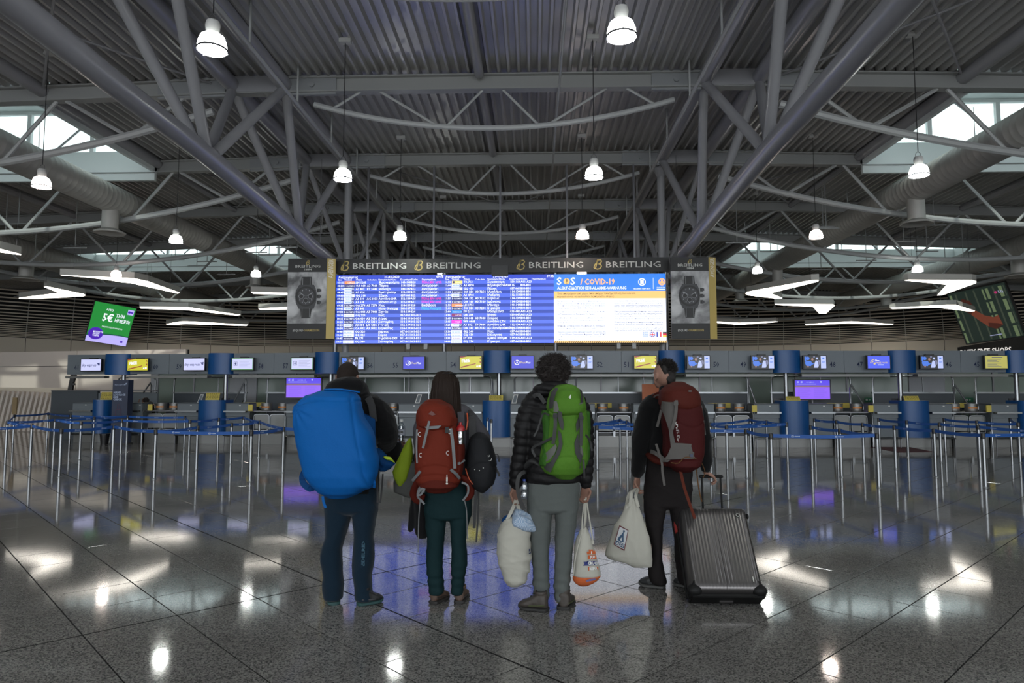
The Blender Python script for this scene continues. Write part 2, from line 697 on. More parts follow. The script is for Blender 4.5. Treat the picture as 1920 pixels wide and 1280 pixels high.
# ---------------------------------------------------------------- cross beams with lens trusses
m_bolt = mat('bolt_plate', (0.24, 0.25, 0.26), 0.4)
for k, y in enumerate(BY):
    if y < 4: continue
    be = thing('roof_beam', (0, y, ZB), 'x', 'beam', 'roof cross beams')
    order = ['first', 'second', 'third', 'fourth', 'fifth', 'sixth', 'seventh', 'eighth', 'ninth', 'tenth']
    be['label'] = 'grey steel roof cross beam, %s one going away from the travellers' % order[k - 2]
    mb = MB()
    xs = [-44, -30.5, -24, -18, -12, -6.5, -3, 0, 3, 6.5, 12, 18, 24, 30.5, 44]
    for a, b in zip(xs[:-1], xs[1:]):
        za, zz = zb(a), zb(b)
        # I section: flanges and web
        for dz, w, h in ((0.02, .26, .035), (0.38, .26, .035)):
            mb.bar((a, y, za + dz), (b, y, zz + dz), w, h)
        mb.bar((a, y, za + .2), (b, y, zz + .2), .03, .35)
    mb.build('i_section', m_beam, be)
    # splice plates
    for s in (-1, 1):
        MB().bar((s * 5.1, y - .02, zb(5) + .2), (s * 3.9, y - .02, zb(4) + .2), .1, .5).build('splice_plate', m_bolt, be)
        MB().bar((s * 6.7, y - .02, zb(6.7) + .2), (s * 8.4, y - .02, zb(8.4) + .2), .1, .5).build('splice_plate', m_bolt, be)
        for bx in (4.5, 7.5):
            MB().lathe((s * bx, y - .09, zb(bx) + .2), [(0.07, -.03), (.07, .03)], 8,
                       Matrix.Rotation(math.pi / 2, 3, 'X')).build('bolt', m_bolt, be)
    # centre lens: sagging tube and web members
    sag = 0.93

    def tz(x, half, c, dep, zend):
        t = (x - c) / half
        return zend - dep * (1 - t * t)
    n = 24
    pts = [(-4.45 + 8.9 * i / n, y, tz(-4.45 + 8.9 * i / n, 4.45, 0, .66, 8.76)) for i in range(n + 1)]
    MB().tube(pts, .068, 8).build('sag_tube', m_lens, be, smooth=True)
    top = [-3.1, 0.0, 3.1]
    low = [-4.2, -1.25, 1.25, 4.2]
    seq = [(-4.0, -3.3), (-1.35, -2.8), (-1.15, -.25), (1.15, .25), (1.35, 2.8), (4.0, 3.3)]
    for lo, tp in seq:
        MB().tube([(lo, y, tz(lo, 4.45, 0, .66, 8.76)), (tp, y, zb(tp) + .02)], .034, 6).build('lens_web', m_lens, be)
    # side lenses
    for s in (-1, 1):
        c0, hf = 18.2, 11.2
        pts = []
        for i in range(33):
            x = 7.0 + 2 * hf * i / 32
            pts.append((s * x, y, tz(x, hf, c0, 1.72, 8.62)))
        MB().tube(pts, .095, 8).build('sag_tube', m_lens, be, smooth=True)
        nodes_low = [9.1, 12.5, 16.2, 20.2, 23.9, 27.3]
        nodes_top = [7.6, 10.9, 14.3, 18.2, 22.1, 25.5, 28.8]
        for i, lo in enumerate(nodes_low):
            for tp, d in ((nodes_top[i], .12), (nodes_top[i + 1], -.12)):
                MB().tube([(s * (lo - d), y, tz(lo, hf, c0, 1.72, 8.62)), (s * (tp + d), y, zb(tp) + .02)], .05, 6).build('lens_web', m_lens, be)

# ---------------------------------------------------------------- longitudinal triangular trusses
for s, side in ((-1, 'left'), (1, 'right')):
    tr = thing('roof_truss', (s * 5.75, 16, 6.5),
               'big triangular tube truss running away along the %s of the centre bay' % side, 'truss', 'tube trusses of the roof')
    for xx in (5.2, 6.5):
        pts = [(s * xx, y, zb(xx) + .22) for y in [BY[0]] + BY[1:]]
        MB().tube(pts, .19, 16).build('top_chord', m_truss_blue, tr, smooth=True)
    ybs = [(a + b) / 2 for a, b in zip(BY[:-1], BY[1:])]

    def zc(y):
        return float(np.interp(y, [-4, 5, 8.5, 10.5, 13.6, 19, 21.2, 22.2, 50], [6.9, 6.75, 6.64, 6.56, 6.5, 6.2, 5.98, 5.9, 5.9]))
    ye = 22.2
    pts = [(s * 5.75, y, zc(y)) for y in [-3 + 1.1 * q for q in range(22)]] + [(s * 5.68, ye, zc(ye) + .02)]
    MB().tube(pts, .205, 18).build('bottom_chord', m_truss_blue, tr, smooth=True)
    pts = [(s * 5.68, y, zc(y) + .02) for y in (ye, 28, 34, 40, 46, 50)]
    MB().tube(pts, .15, 12).build('bottom_chord', m_truss_blue, tr, smooth=True)
    for yb in ybs:
        if yb > 48 or yb < 2: continue
        for xt in (5.2, 6.5):
            for dy in (-2.785, 2.785):
                r = .115 if yb < 22 else .09
                # prism web member, slightly off the node so members do not run through each other
                d = .2 if dy > 0 else -.2
                MB().tube([(s * (5.75 + (.08 if xt > 6 else -.08)), yb + d, zc(yb) + .1), (s * xt, yb + dy - d * .4, zb(xt) + .1)], r, 10
                          ).build('web_member', m_truss, tr, smooth=True)
    for y in BY:
        if y < 4: continue
        MB().bar((s * 5.2, y, zb(6) + .22), (s * 6.5, y, zb(6) + .22), .3, .4).build('cross_tie', m_truss, tr)

for s, side in ((-1, 'left'), (1, 'right')):
    col = thing('roof_column', (s * 5.2, 22.25, 0), 'grey steel column rising behind the departure board, %s side' % side, 'column',
                'roof columns')
    MB().tube([(s * 5.2, 22.25, 0.0), (s * 5.2, 22.25, zb(5) + .1)], .125, 14).build('shaft', m_truss, col, smooth=True)
    MB().box(s * 5.2 - .2, 22.05, 0, s * 5.2 + .2, 22.45, .03).build('base_plate', m_truss, col)
    MB().lathe((s * 5.2, 22.25, 8.7), [(.12, 0), (.24, .25), (.24, .33)], 14).build('column_head', m_truss, col)

# centre ridge tube, purlins, sprinkler pipes
rg = MB()
for a, b in zip(BY[:-1], BY[1:]):
    if b > 3: rg.tube([(-.32, a + .2, zb(0) + .33), (-.32, b - .2, zb(0) + .33)], .115, 12)
tag(rg.build('ridge_tube', m_truss, None, smooth=True), 'grey tube running along the middle of the roof deck', 'tube')
mb = MB()
for s in (-1, 1):
    p = thing('sprinkler_pipe', (s * 4.75, 16, 8.7), 'thin pale pipe on short hangers beside the %s tube truss' % ('left' if s < 0 else 'right'),
              'pipe', 'pipes under the roof')
    MB().tube([(s * 4.75, 0, 8.62), (s * 4.75, 48, 8.62)], .045, 8).build('pipe', m_lens, p, smooth=True)
    for q in range(16):
        y = 2 + q * 2.8
        MB().box(s * 4.75 - .02, y - .02, 8.6, s * 4.75 + .02, y + .02, 9.6).build('hanger', m_lens, p)
p = thing('sprinkler_pipe', (1.62, 16, 8.8), 'thin straight pipe running away under the middle of the deck', 'pipe', 'pipes under the roof')
MB().tube([(1.62, 0, 8.86), (1.62, 48, 8.86)], .028, 6).build('pipe', m_lens, p, smooth=True)
for s in (-1, 1):
    for xx in (11.4, ):
        MB().tube([(s * xx, BY[5] + .2, zb(xx) + .25), (s * xx, BY[7] - .2, zb(xx) + .25)], .10, 8).build('purlin_tube', m_truss, roof, smooth=True)
    for xx in (18.2, 24.7, 30.5):
        MB().tube([(s * xx, BY[5], zb(xx) + .3), (s * xx, BY[7], zb(xx) + .3)], .14, 8).build('purlin_tube', m_truss, roof, smooth=True)
    MB().tube([(s * 11.4, 0, zb(11.4) + .3), (s * 11.4, BY[4], zb(11.4) + .3)], .17, 10).build('purlin_tube', m_truss, roof, smooth=True)
# diagonal wind bracing rods
for k in range(1, 8):
    y0, y1 = BY[k], BY[k + 1]
    mb = MB()
    for s in (-1, 1):
        if k in MON: continue
        mb.tube([(s * 7, y0, zb(7) + .3), (s * 11.4, y1, zb(11) + .3)], .028, 6)
        mb.tube([(s * 11.4, y0, zb(11) + .3), (s * 7, y1, zb(7) + .3)], .028, 6)
    for s in (-1, 1):
        mb.tube([(s * 4.9, y0, zb(4) + .3), (s * .4, y1, zb(0) + .3)], .02, 6) if k in (5,) else None
    if mb.v: mb.build('wind_brace', m_truss, roof)

# short hanging rods with cross bars under the far decks
rnd = random.Random(3)
hb = MB()
spots = []
for q in range(54):
    s = -1 if q % 2 else 1
    x = s * rnd.uniform(6.9, 22)
    y = rnd.uniform(24, 36)
    if abs(abs(x) - 12.7) < 1.1 or abs(abs(x) - 21.3) < 1.2 or 11.5 < abs(x) and BY[7] - 0 < y < BY[8]+1: continue
    spots.append((x, y, rnd.uniform(.8, 1.25)))
hb0 = None
for x, y, z in spots:
    if hb0 is None:
        hb0 = MB().box(-.45, -.02, -.02, .45, .02, .02).box(-.012, -.012, 0, .012, .012, 1.6).build('hanger_bar', m_lens)
        o = hb0
    else:
        o = hb0.copy(); COL.objects.link(o)
    o.location = (x, y, zb(x) + .46 - 1.6 * z)
    o.scale = (1, 1, z)
    tag(o, 'short pale cross bar hanging from a thin rod under the roof deck', 'hanger', 'cross bars hung under the roof deck')

# ---------------------------------------------------------------- round ventilation ducts
def duct(x, z, r, y0, y1, outs, label):
    d = thing('ventilation_duct', (x, (y0 + y1) / 2, z), label, 'duct', 'round ventilation ducts')
    # spiral seams as fine ridges
    pts, rs = [], []
    y = y0
    while y < y1:
        pts += [(x, y, z), (x, y + .17, z), (x, y + .185, z), (x, y + .215, z)]
        rs += [r, r, r + .005, r + .005]
        y += .23
    MB().tube(pts, rs, 28).build('duct_tube', m_duct, d, smooth=True)
    for yo in outs:
        MB().lathe((x, yo, z), [(r * .55, -r - .62), (r * .55, -r * .6)], 22).build('outlet_neck', m_duct, d, smooth=True)
        o = MB().lathe((x, yo, z), [(r * .3, -r - .6), (r * 1.0, -r - .70), (r * 1.05, -r - .66), (r * .55, -r - .55)], 26
                       ).build('outlet_diffuser', m_duct, d, smooth=True)
    for q in range(5):
        yy = y0 + (y1 - y0) * (q + .5) / 5
        MB().tube([(x, yy, z + r), (x, yy, 9.2)], .012, 5).build('hanger', m_lens, d)
    return d


duct(-12.75, 7.9, .45, 7, 44, (21.4, 33, 39), 'fat pale round duct on the left, passing under the skylight')
duct(12.75, 7.9, .45, 7, 44, (21.0, 33, 39), 'fat pale round duct on the right, passing under the skylight')
duct(-21.3, 7.75, .52, 18, 47, (29, 40), 'far left brownish round duct with flared outlets')
duct(21.7, 7.75, .52, 18, 46, (29.5, 40.5), 'far right round duct behind the large wall screen')

# ================================================================ FAR LOUVRED WALL
def wall_path(n=40):
    """plan of the curved wall"""
    P = []
    for i in range(n + 1):
        t = -1 + 2 * i / n
        x = 37 * t
        a = abs(x)
        y = 54.0 - 0.0 * a - (max(0, a - 16) ** 2) * 0.0305
        P.append((x, y))
    return P


WP = wall_path()


def lean(z):
    """the louvred face leans forward as it rises"""
    return -(max(0, z - 5.3)) * 0.28


wall = thing('wall_back', (0, 54, 0), None, None)
tag(wall, kind='structure')


def sweep(name, m, sec, parent=wall, seg=None):
    """sweep closed section [(out,z)] along wall path"""
    vs, fs = [], []
    P = WP if seg is None else WP[seg[0]:seg[1]]
    k = len(sec)
    for i, (x, y) in enumerate(P):
        a = P[max(i - 1, 0)]; b = P[min(i + 1, len(P) - 1)]
        t = Vector((b[0] - a[0], b[1] - a[1], 0)).normalized()
        nrm = Vector((t.y, -t.x, 0))
        for o, z in sec:
            vs.append((x + nrm.x * (o - lean(z)), y + nrm.y * (o - lean(z)), z))
    for i in range(len(P) - 1):
        for j in range(k):
            j2 = (j + 1) % k
            fs.append((i * k + j, i * k + j2, (i + 1) * k + j2, (i + 1) * k + j))
    return MB().add(vs, fs).build(name, m, parent)


z = 5.34
gap = 0.085
zl = []
while z < 9.5 and len(zl) < 26:
    zl.append(z)
    z += gap
    gap = min(gap * 1.09, 0.25)
for z in zl:
    g = 0.036 + (z - 5.3) * .018
    sweep('slat', m_slat, [(0.02, z), (.14, z - .01), (.14, z + g), (.02, z + g)])
sweep('backing', m_void, [(-.55, 5.2), (-.5, 5.2), (-.5, 9.6), (-.55, 9.6)])
sweep('lower_wall', m_band, [(-.3, 0), (-.1, 0), (-.1, 4.15), (-.3, 4.15)])
sweep('band', m_band, [(0.0, 4.1), (.1, 4.1), (.1, 5.28), (0, 5.28)])
for i in range(1, 40):
    x, y = WP[i]
    if i % 1 == 0:
        a, b = WP[i - 1], WP[i + 1]
        t = Vector((b[0] - a[0], b[1] - a[1], 0)).normalized()
        nr = Vector((t.y, -t.x, 0))
        p0 = Vector((x, y, 5.28)) + nr * .02
        p1 = Vector((x, y, 9.4)) + nr * (.02 - lean(9.4))
        MB().bar(p0, p1, .05, .05, nr).build('post', m_beam, wall)
        MB().bar(Vector((x, y, 4.15)) + nr * .1, Vector((x, y, 5.28)) + nr * .1, .03, .012, nr).build('panel_joint', m_void, wall)
# side walls and ends closing the hall
MB().box(-46, 40, 0, -37, 62, 9.9).build('wall_left_end', m_slat, kind='structure')
MB().box(37, 40, 0, 46, 62, 9.9).build('wall_right_end', m_slat, kind='structure')
MB().box(-46, 58, 0, 46, 58.3, 9.9).build('wall_rear', m_void, kind='structure')
MB().box(-46.3, -22, 0, -46, 62, 9.9).build('wall_left', m_band, kind='structure')
MB().box(46, -22, 0, 46.3, 62, 9.9).build('wall_right', m_band, kind='structure')
MB().box(-46, -22.3, 0, 46, -22, 1.0).box(-46, -22.3, 8.2, 46, -22, 9.9).build('wall_front', m_band, kind='structure')

# lower pale wall on the left behind the desks, with panel joints
lw = MB()
A, B_ = (-40, 33.0), (-13.4, 27.8)
pw = thing('wall_left_rear', (-26, 30, 0), None, None)
tag(pw, kind='structure')
nP = 5
for i in range(nP):
    x0 = A[0] + (B_[0] - A[0]) * i / nP; y0 = A[1] + (B_[1] - A[1]) * i / nP
    x1 = A[0] + (B_[0] - A[0]) * (i + 1) / nP - .02; y1 = A[1] + (B_[1] - A[1]) * (i + 1) / nP
    for z0, z1 in ((1.75, 2.74), (2.76, 3.40)):
        MB().prism([(x0, y0, z0), (x1, y1, z0), (x1, y1, z1), (x0, y0, z1)], (0, .15, 0)).build('wall_panel', m_wall, pw)
    MB().prism([(x0, y0 + .05, 0), (x1, y1 + .05, 0), (x1, y1 + .05, 1.75), (x0, y0 + .05, 1.75)], (0, .15, 0)).build('wall_panel', m_wall, pw)
MB().prism([(A[0], A[1] + .16, 0), (B_[0], B_[1] + .16, 0), (B_[0], B_[1] + .16, 3.40), (A[0], A[1] + .16, 3.40)], (0, .1, 0)).build('backing', m_void, pw)

# ribbed radiator screen low on the left
rb = thing('ribbed_screen', (-24, 27, 0), 'pale ribbed screen low against the far left wall', 'screen')
for i in range(42):
    x = -27.5 + i * .21
    MB().bar((x, 27.6, .0), (x + .10, 27.9, 1.95 - .0088 * i), .10, .12, (0, 1, 0)).build('rib', m_wall, rb)
MB().bar((-28, 28.0, .9), (-18.4, 28.0, .85), .1, 1.9).build('backing', m_slat, rb)
MB().bar((-28, 27.7, 1.99), (-18.6, 27.7, 1.62), .2, .05).build('top_rail', m_band, rb)

# ================================================================ CHECK-IN ROW
def cy(x):
    if x < 0.3: return 20.2 + (0.3 - x) * 0.118
    return 20.2 + (x - .3) * 0.028


def rowx(px, off=0.0):
    Y = 20.3
    for _ in range(8):
        p = at(px, 736, Y)
        Y = cy(p.x) + off
    return p.x


def rz(px, py, off=0.0):
    x = rowx(px, off)
    return at(px, py, cy(x) + off).z


def rbox(mb, x0, x1, z0, z1, d0, d1):
    """box that follows the row; d0..d1 depth behind the front line"""
    P = [(x0, cy(x0) + d0), (x1, cy(x1) + d0), (x1, cy(x1) + d1), (x0, cy(x0) + d1)]
    return mb.prism([(x, y, z0) for x, y in P], (0, 0, z1 - z0))


def rface(x0, x1, z0, z1, off):
    a = Vector((x0, cy(x0) + off, z1))
    b = Vector((x1, cy(x1) + off, z1))
    return Face(a, b - a, (0, 0, -1), (b - a).length, z1 - z0)


FZ0, FZ1 = 2.20, 2.845
fas = thing('check_in_fascia', (0, 20.4, FZ0), 'long grey fascia over the check-in desks numbered 61 to 45', 'fascia')
drumpx = [(193, 239), (387, 434), (588, 633), (906, 957), (1237, 1287), (1453, 1505), (1671, 1723), (1893, 1945)]
drums = [(rowx(a), rowx(b)) for a, b in drumpx]
edges = [rowx(120)]
for a, b in drums: edges += [a, b]
edges.append(rowx(2010))
numx = {}
for i in range(0, len(edges), 2):
    x0, x1 = edges[i], edges[i + 1]
    n = max(1, int(round((x1 - x0) / 1.15)))
    for q in range(n):
        a = x0 + (x1 - x0) * q / n
        b = x0 + (x1 - x0) * (q + 1) / n - .008
        mb = MB(); rbox(mb, a, b, FZ0, FZ1, .1, .22)
        mb.build('fascia_panel', m_fascia, fas)
    mb = MB(); rbox(mb, x0, x1, FZ0 - .13, FZ0 - .05, .02, .30)
    if x1 - x0 > .5: mb.build('light_rail', m_alu, fas)
mb = MB(); rbox(mb, edges[0], .3, FZ0 + .02, FZ1 - .02, .24, .34); rbox(mb, .3, edges[-1], FZ0 + .02, FZ1 - .02, .24, .34)
mb.build('fascia_backing', m_desk_dk, fas)
for a, b in drums:
    # convex drum: half ellipse towards the hall
    n = 20
    P = []
    xc, hw = (a + b) / 2, (b - a) / 2
    for i in range(n + 1):
        w = math.pi * i / n
        x = xc - hw * math.cos(w)
        P.append((x, cy(xc) + .14 - .26 * math.sin(w)))
    P += [(b, cy(xc) + .45), (a, cy(xc) + .45)]
    mb = MB().prism([(x, y, FZ0 - .015) for x, y in P], (0, 0, FZ1 - FZ0 + .02))
    mb.build('fascia_drum', m_blue, fas, smooth=True)
    MB().bar((xc, cy(xc) + .30, FZ0 - .0), (xc, cy(xc) + .30, .5), .11, .11, (0, 1, 0)).build('fascia_post', m_steel, fas) if False else None
    MB().tube([(xc + .05, cy(xc) + .35, 0.0), (xc + .05, cy(xc) + .35, FZ0)], .065, 10).build('fascia_post', m_steel, fas, smooth=True)
for txt, px in (('61', 142), ('60', 290), ('59', 334), ('58', 488), ('57', 534), ('56', 693), ('55', 741), ('54', 849), ('53', 1012), ('52', 1125),
                ('51', 1176), ('50', 1344), ('49', 1395), ('48', 1563), ('47', 1614), ('46', 1781), ('45', 1834)):
    x = rowx(px, .1)
    f = rface(x - .14, x + .14, FZ0 + .1, FZ0 + .38, .093)
    mb = MB(); f.text(mb, txt, .5, .78, .78, 0, align='CENTER', sx=.82, bold=.005)
    mb.build('desk_number', m_number, fas)

# ---------------------------------------------------------------- small monitors over the desks
g_white = glow('screen_white', (0.60, 0.62, 0.95), .95)
g_blue = glow('screen_blue', (0.035, 0.04, 0.62), .9)
g_wifi = glow('screen_wifi_blue', (0.06, 0.10, 0.80), 1.0)
g_yel = glow('screen_yellow', (0.62, 0.58, 0.03), .9)
g_yel2 = glow('screen_yellow_notice', (0.45, 0.42, 0.09), .9)
g_red = glow('screen_red', (0.30, 0.03, 0.02), .9)
g_txtw = glow('screen_text_white', (0.85, 0.88, 1.0), 1.1)
g_txtg = glow('screen_text_gold', (0.65, 0.52, 0.22), 1.0)
g_navy = glow('screen_navy', (0.02, 0.03, 0.16), .8)
g_pblue = glow('screen_photo_blue', (0.05, 0.18, 0.75), .9)
g_pblk = glow('screen_photo_black', (0.008, 0.008, 0.012), 1)
g_pwh = glow('screen_photo_white', (0.45, 0.52, 0.85), 1)
g_pskin = glow('screen_photo_skin', (0.30, 0.16, 0.12), 1)
g_green = glow('screen_edge_green', (0.10, 0.30, 0.10), .9)
g_grey = glow('screen_grey', (0.18, 0.19, 0.32), .9)


def screen_content(f, kind, mon):
    def B(name, m, fn):
        mb = MB(); fn(mb)
        if mb.v: mb.build(name, m, mon)
    if kind == 'sky':
        B('display', g_white, lambda m: f.rect(m, 0, 0, 1, 1, 0))
        def lg(m):
            f.text(m, 'sky express', .04, .62, .34, 1, bold=.012, width=.74)
            for k in range(3):
                f.poly(m, [(.80 + k * .05, .36 + k * .05), (.98 - k * .01, .30 + k * .09), (.97 - k * .01, .36 + k * .09), (.86, .44 + k * .05)], 1)
        B('logo', g_navy, lg)
    elif kind == 'free':
        B('display', g_yel, lambda m: f.rect(m, 0, 0, 1, 1, 0))
        def rd(m):
            f.poly(m, [(.02, .86), (.74, .56), (.74, .63), (.06, .95)]); f.poly(m, [(.70, .0), (.98, .14), (.98, .32), (.90, .10)])
            f.poly(m, [(0, .0), (.35, .0), (.02, .14)]); f.poly(m, [(.90, .45), (.98, .40), (.98, .60)])
        B('display_stripes', g_red, rd)
        B('lettering', g_txtw, lambda m: (f.text(m, 'FREE', .09, .52, .34, 1, bold=.03, ang=.1, width=.38), f.rect(m, .78, .76, .84, .88), f.rect(m, .87, .72, .96, .88)))
    elif kind == 'flexi':
        B('display', g_blue, lambda m: f.rect(m, 0, 0, 1, 1, 0))
        B('emblem', g_txtw, lambda m: (f.disc(m, .245, .52, .20, 1, 24, .15, -160, 120), f.rect(m, .215, .49, .275, .55), f.rect(m, .234, .44, .256, .60), f.text(m, 'Plus', .65, .60, .23, 1, bold=.02)))
        B('lettering', g_txtg, lambda m: (f.text(m, 'Flexi', .40, .60, .23, 1, bold=.015), f.disc(m, .245, .52, .23, 1, 24, .20, 150, 230)))
    elif kind == 'doc':
        B('display', g_green, lambda m: f.rect(m, 0, 0, 1, 1, 0))
        B('page', g_white, lambda m: f.rect(m, .025, .05, .975, .94, 1))
        def tx(m):
            for k in range(7):
                f.rect(m, .36, .24 + k * .085, .88 - .07 * ((k * 7) % 3), .255 + k * .085, 2)
            for u, v, a, b in ((.10, .30, .27, .33), (.10, .62, .27, .65), (.10, .30, .12, .65), (.25, .30, .27, .65)): f.rect(m, u, v, a, b, 2)
        B('page_text', g_grey, tx)
        B('page_mark', g_navy, lambda m: (f.rect(m, .165, .36, .20, .60, 2), f.rect(m, .14, .44, .225, .50, 2)))
    elif kind == 'photo':
        B('display', g_pblk, lambda m: f.rect(m, 0, 0, 1, 1, 0))
        B('picture_people', g_pblue, lambda m: (f.disc(m, .17, .20, .15, 1, 10), f.poly(m, [(.05, .42), (.30, .40), (.38, .62), (.30, .82), (.10, .80), (.04, .60)], 1), f.rect(m, .03, .05, .10, .40), f.poly(m, [(.30, .66), (.44, .58), (.44, .64), (.32, .76)])))
        B('picture_gown', g_pwh, lambda m: (f.poly(m, [(.44, .95), (.48, .55), (.54, .36), (.62, .40), (.66, .80), (.62, .95)]), f.disc(m, .59, .20, .09, 1, 10), f.rect(m, .76, 0, 1, 1, 1)))
        B('picture_faces', g_pskin, lambda m: (f.disc(m, .38, .28, .10, 1, 10), f.disc(m, .17, .86, .07, 2, 8)))
        B('picture_text', g_pblue, lambda m: (f.rect(m, .83, .12, .92, .26, 2), f.rect(m, .81, .44, .95, .48, 2), f.rect(m, .81, .52, .93, .55, 2)))
        B('picture_coat', g_grey, lambda m: (f.poly(m, [(.62, .34), (.72, .36), (.74, .60), (.68, .78)], 2), f.rect(m, .42, .02, .5, .12)))
    elif kind == 'wifi':
        B('display', g_wifi, lambda m: f.rect(m, 0, 0, 1, 1, 0))
        B('emblem', g_txtg, lambda m: (f.disc(m, .30, .62, .36, 1, 14, .30, 90, 175), f.disc(m, .30, .62, .24, 1, 14, .18, 90, 175), f.disc(m, .30, .62, .09, 1, 10), f.text(m, 'FREE WiFi', .34, .62, .19, 1, bold=.012, width=.55)))
        B('lettering', g_txtw, lambda m: (f.disc(m, .37, .36, .07, 1, 12, .045), f.rect(m, .40, .36, .52, .40), f.rect(m, .46, .70, .72, .74)))
    elif kind == 'notice':
        B('display', g_yel2, lambda m: f.rect(m, 0, 0, 1, 1, 0))
        def tx(m):
            f.rect(m, .30, .09, .78, .14)
            for k in range(7):
                f.rect(m, .09, .27 + k * .088 + (.04 if k > 2 else 0), .72 - .1 * ((k * 5) % 3), .30 + k * .088 + (.04 if k > 2 else 0))
        B('notice_text', g_navy, tx)


mons = [(168, 61, 'sky', 'leftmost fascia monitor, white with an airline word mark'),
        (256, 60, 'free', 'yellow FREE monitor near the left end of the fascia'),
        (362, 59, 'sky', 'second white airline monitor from the left end of the fascia'),
        (453, 58, 'doc', 'green-edged page monitor on the fascia left of the left purple screen'),
        (565, 57, 'doc', 'green-edged page monitor directly above the left purple screen'),
        (660, 56, 'photo', 'photograph monitor partly behind the head of the leftmost traveller'),
        (775, 55, 'flexi', 'blue monitor reading Flexi Plus, beside number 55'),
        (882, 54, 'free', 'yellow FREE monitor right above the black daypack'),
        (980, 53, 'flexi', 'blue monitor reading Flexi Plus, left of the curly-haired traveller'),
        (1091, 52, 'photo', 'photograph monitor just right of the curly hair'),
        (1211, 51, 'free', 'yellow FREE monitor just left of the suitcase traveller'),
        (1311, 50, 'photo', 'photograph monitor just right of the head above the dark red pack'),
        (1432, 49, 'photo', 'photograph monitor left of the fascia drum before the right purple screen'),
        (1530, 48, 'photo', 'photograph monitor directly above the right purple screen'),
        (1650, 47, 'wifi', 'blue FREE WiFi monitor on the fascia beside number 47'),
        (1750, 46, 'photo', 'dimmer photograph monitor near the right end of the fascia'),
        (1871, 45, 'notice', 'fascia monitor with a yellow text notice at the right end')]
for px, n, kind, lab in mons:
    x = rowx(px, -.1)
    hw = .345 if px > 700 else .375
    z0, z1 = 2.285, 2.70
    t = thing('desk_monitor', (x, cy(x) - .05, 2.5), lab, 'monitor', 'monitors on the check-in fascia')
    mb = MB(); rbox(mb, x - hw, x + hw, z0, z1, -.10, -.02); mb.build('casing', m_black, t)
    mb = MB(); rbox(mb, x - .12, x + .12, z0 + .08, z1 + .03, -.02, .10); mb.build('wall_bracket', m_black, t)
    f = rface(x - hw + .022, x + hw - .022, z0 + .03, z1 - .022, -.104)
    screen_content(f, kind, t)

# ---------------------------------------------------------------- desk islands
def drum_desk(px0, px1, lab, sign=None, wings=()):
    a, b = rowx(px0), rowx(px1)
    xc, hw = (a + b) / 2, (b - a) / 2
    t = thing('check_in_desk', (xc, cy(xc), 0), lab, 'desk', 'check-in desks')
    if hw > 0.05:
        P = []
        n = 20
        for i in range(n + 1):
            w = math.pi * i / n
            P.append((xc - hw * math.cos(w), cy(xc) - .02 - .28 * math.sin(w)))
        P += [(b, cy(xc) + .5), (a, cy(xc) + .5)]
        MB().prism([(x, y, .30) for x, y in P], (0, 0, 1.07)).build('blue_drum', m_blue, t, smooth=True)
        MB().prism([(xc - hw, cy(xc) + .08, 0), (xc + hw, cy(xc) + .08, 0), (xc + hw, cy(xc) + .4, 0), (xc - hw, cy(xc) + .4, 0)], (0, 0, .30)).build('drum_plinth', m_alu, t)
    for (w0, w1) in wings:
        x0, x1 = rowx(w0), rowx(w1)
        mb = MB(); rbox(mb, x0, x1, .86, 1.25, .02, .10); mb.build('upper_front_panel', m_desk, t)
        mb = MB(); rbox(mb, x0, x1, .30, .85, .06, .14); mb.build('lower_front_panel', m_desk, t)
        mb = MB(); rbox(mb, x0, x1, .0, .28, .12, .2); mb.build('plinth_panel', m_alu, t)
        mb = MB(); rbox(mb, x0 - .01, x1 + .01, 1.25, 1.28, 0.0, .55); mb.build('desk_top', m_desk_dk, t)
        mb = MB(); rbox(mb, x0, x0 + .04, 0, 1.25, .14, .6); mb.build('side_panel', m_desk, t)
        mb = MB(); rbox(mb, x1 - .04, x1, 0, 1.25, .14, .6); mb.build('side_panel', m_desk, t)
        mb = MB(); rbox(mb, x0 + .02, x1 - .02, .99, 1.04, -.20, -.04); mb.build('bag_rest_bar', m_steel, t)
        mb = MB()
        for q in (x0 + .15, x1 - .15):
            mb = MB(); rbox(mb, q - .015, q + .015, .98, 1.01, -.04, .03); mb.build('bar_bracket', m_steel_dk, t)
        mb = MB(); mb.tube([(x0, cy(x0) - .1, .27), (x1, cy(x1) - .1, .27)], .025, 8); mb.build('foot_rail', m_steel, t, smooth=True)
        mb = MB()
        for q in (x0 + .02, x1 - .02):
            mb = MB(); mb.tube([(q, cy(q) - .1, .0), (q, cy(q) - .1, .27)], .018, 6); mb.build('rail_leg', m_steel_dk, t)
        mb = MB(); rbox(mb, x0 + .45, x0 + .50, 1.19, 1.215, .0, .02); mb.build('switch', m_white, t)
    return t, xc


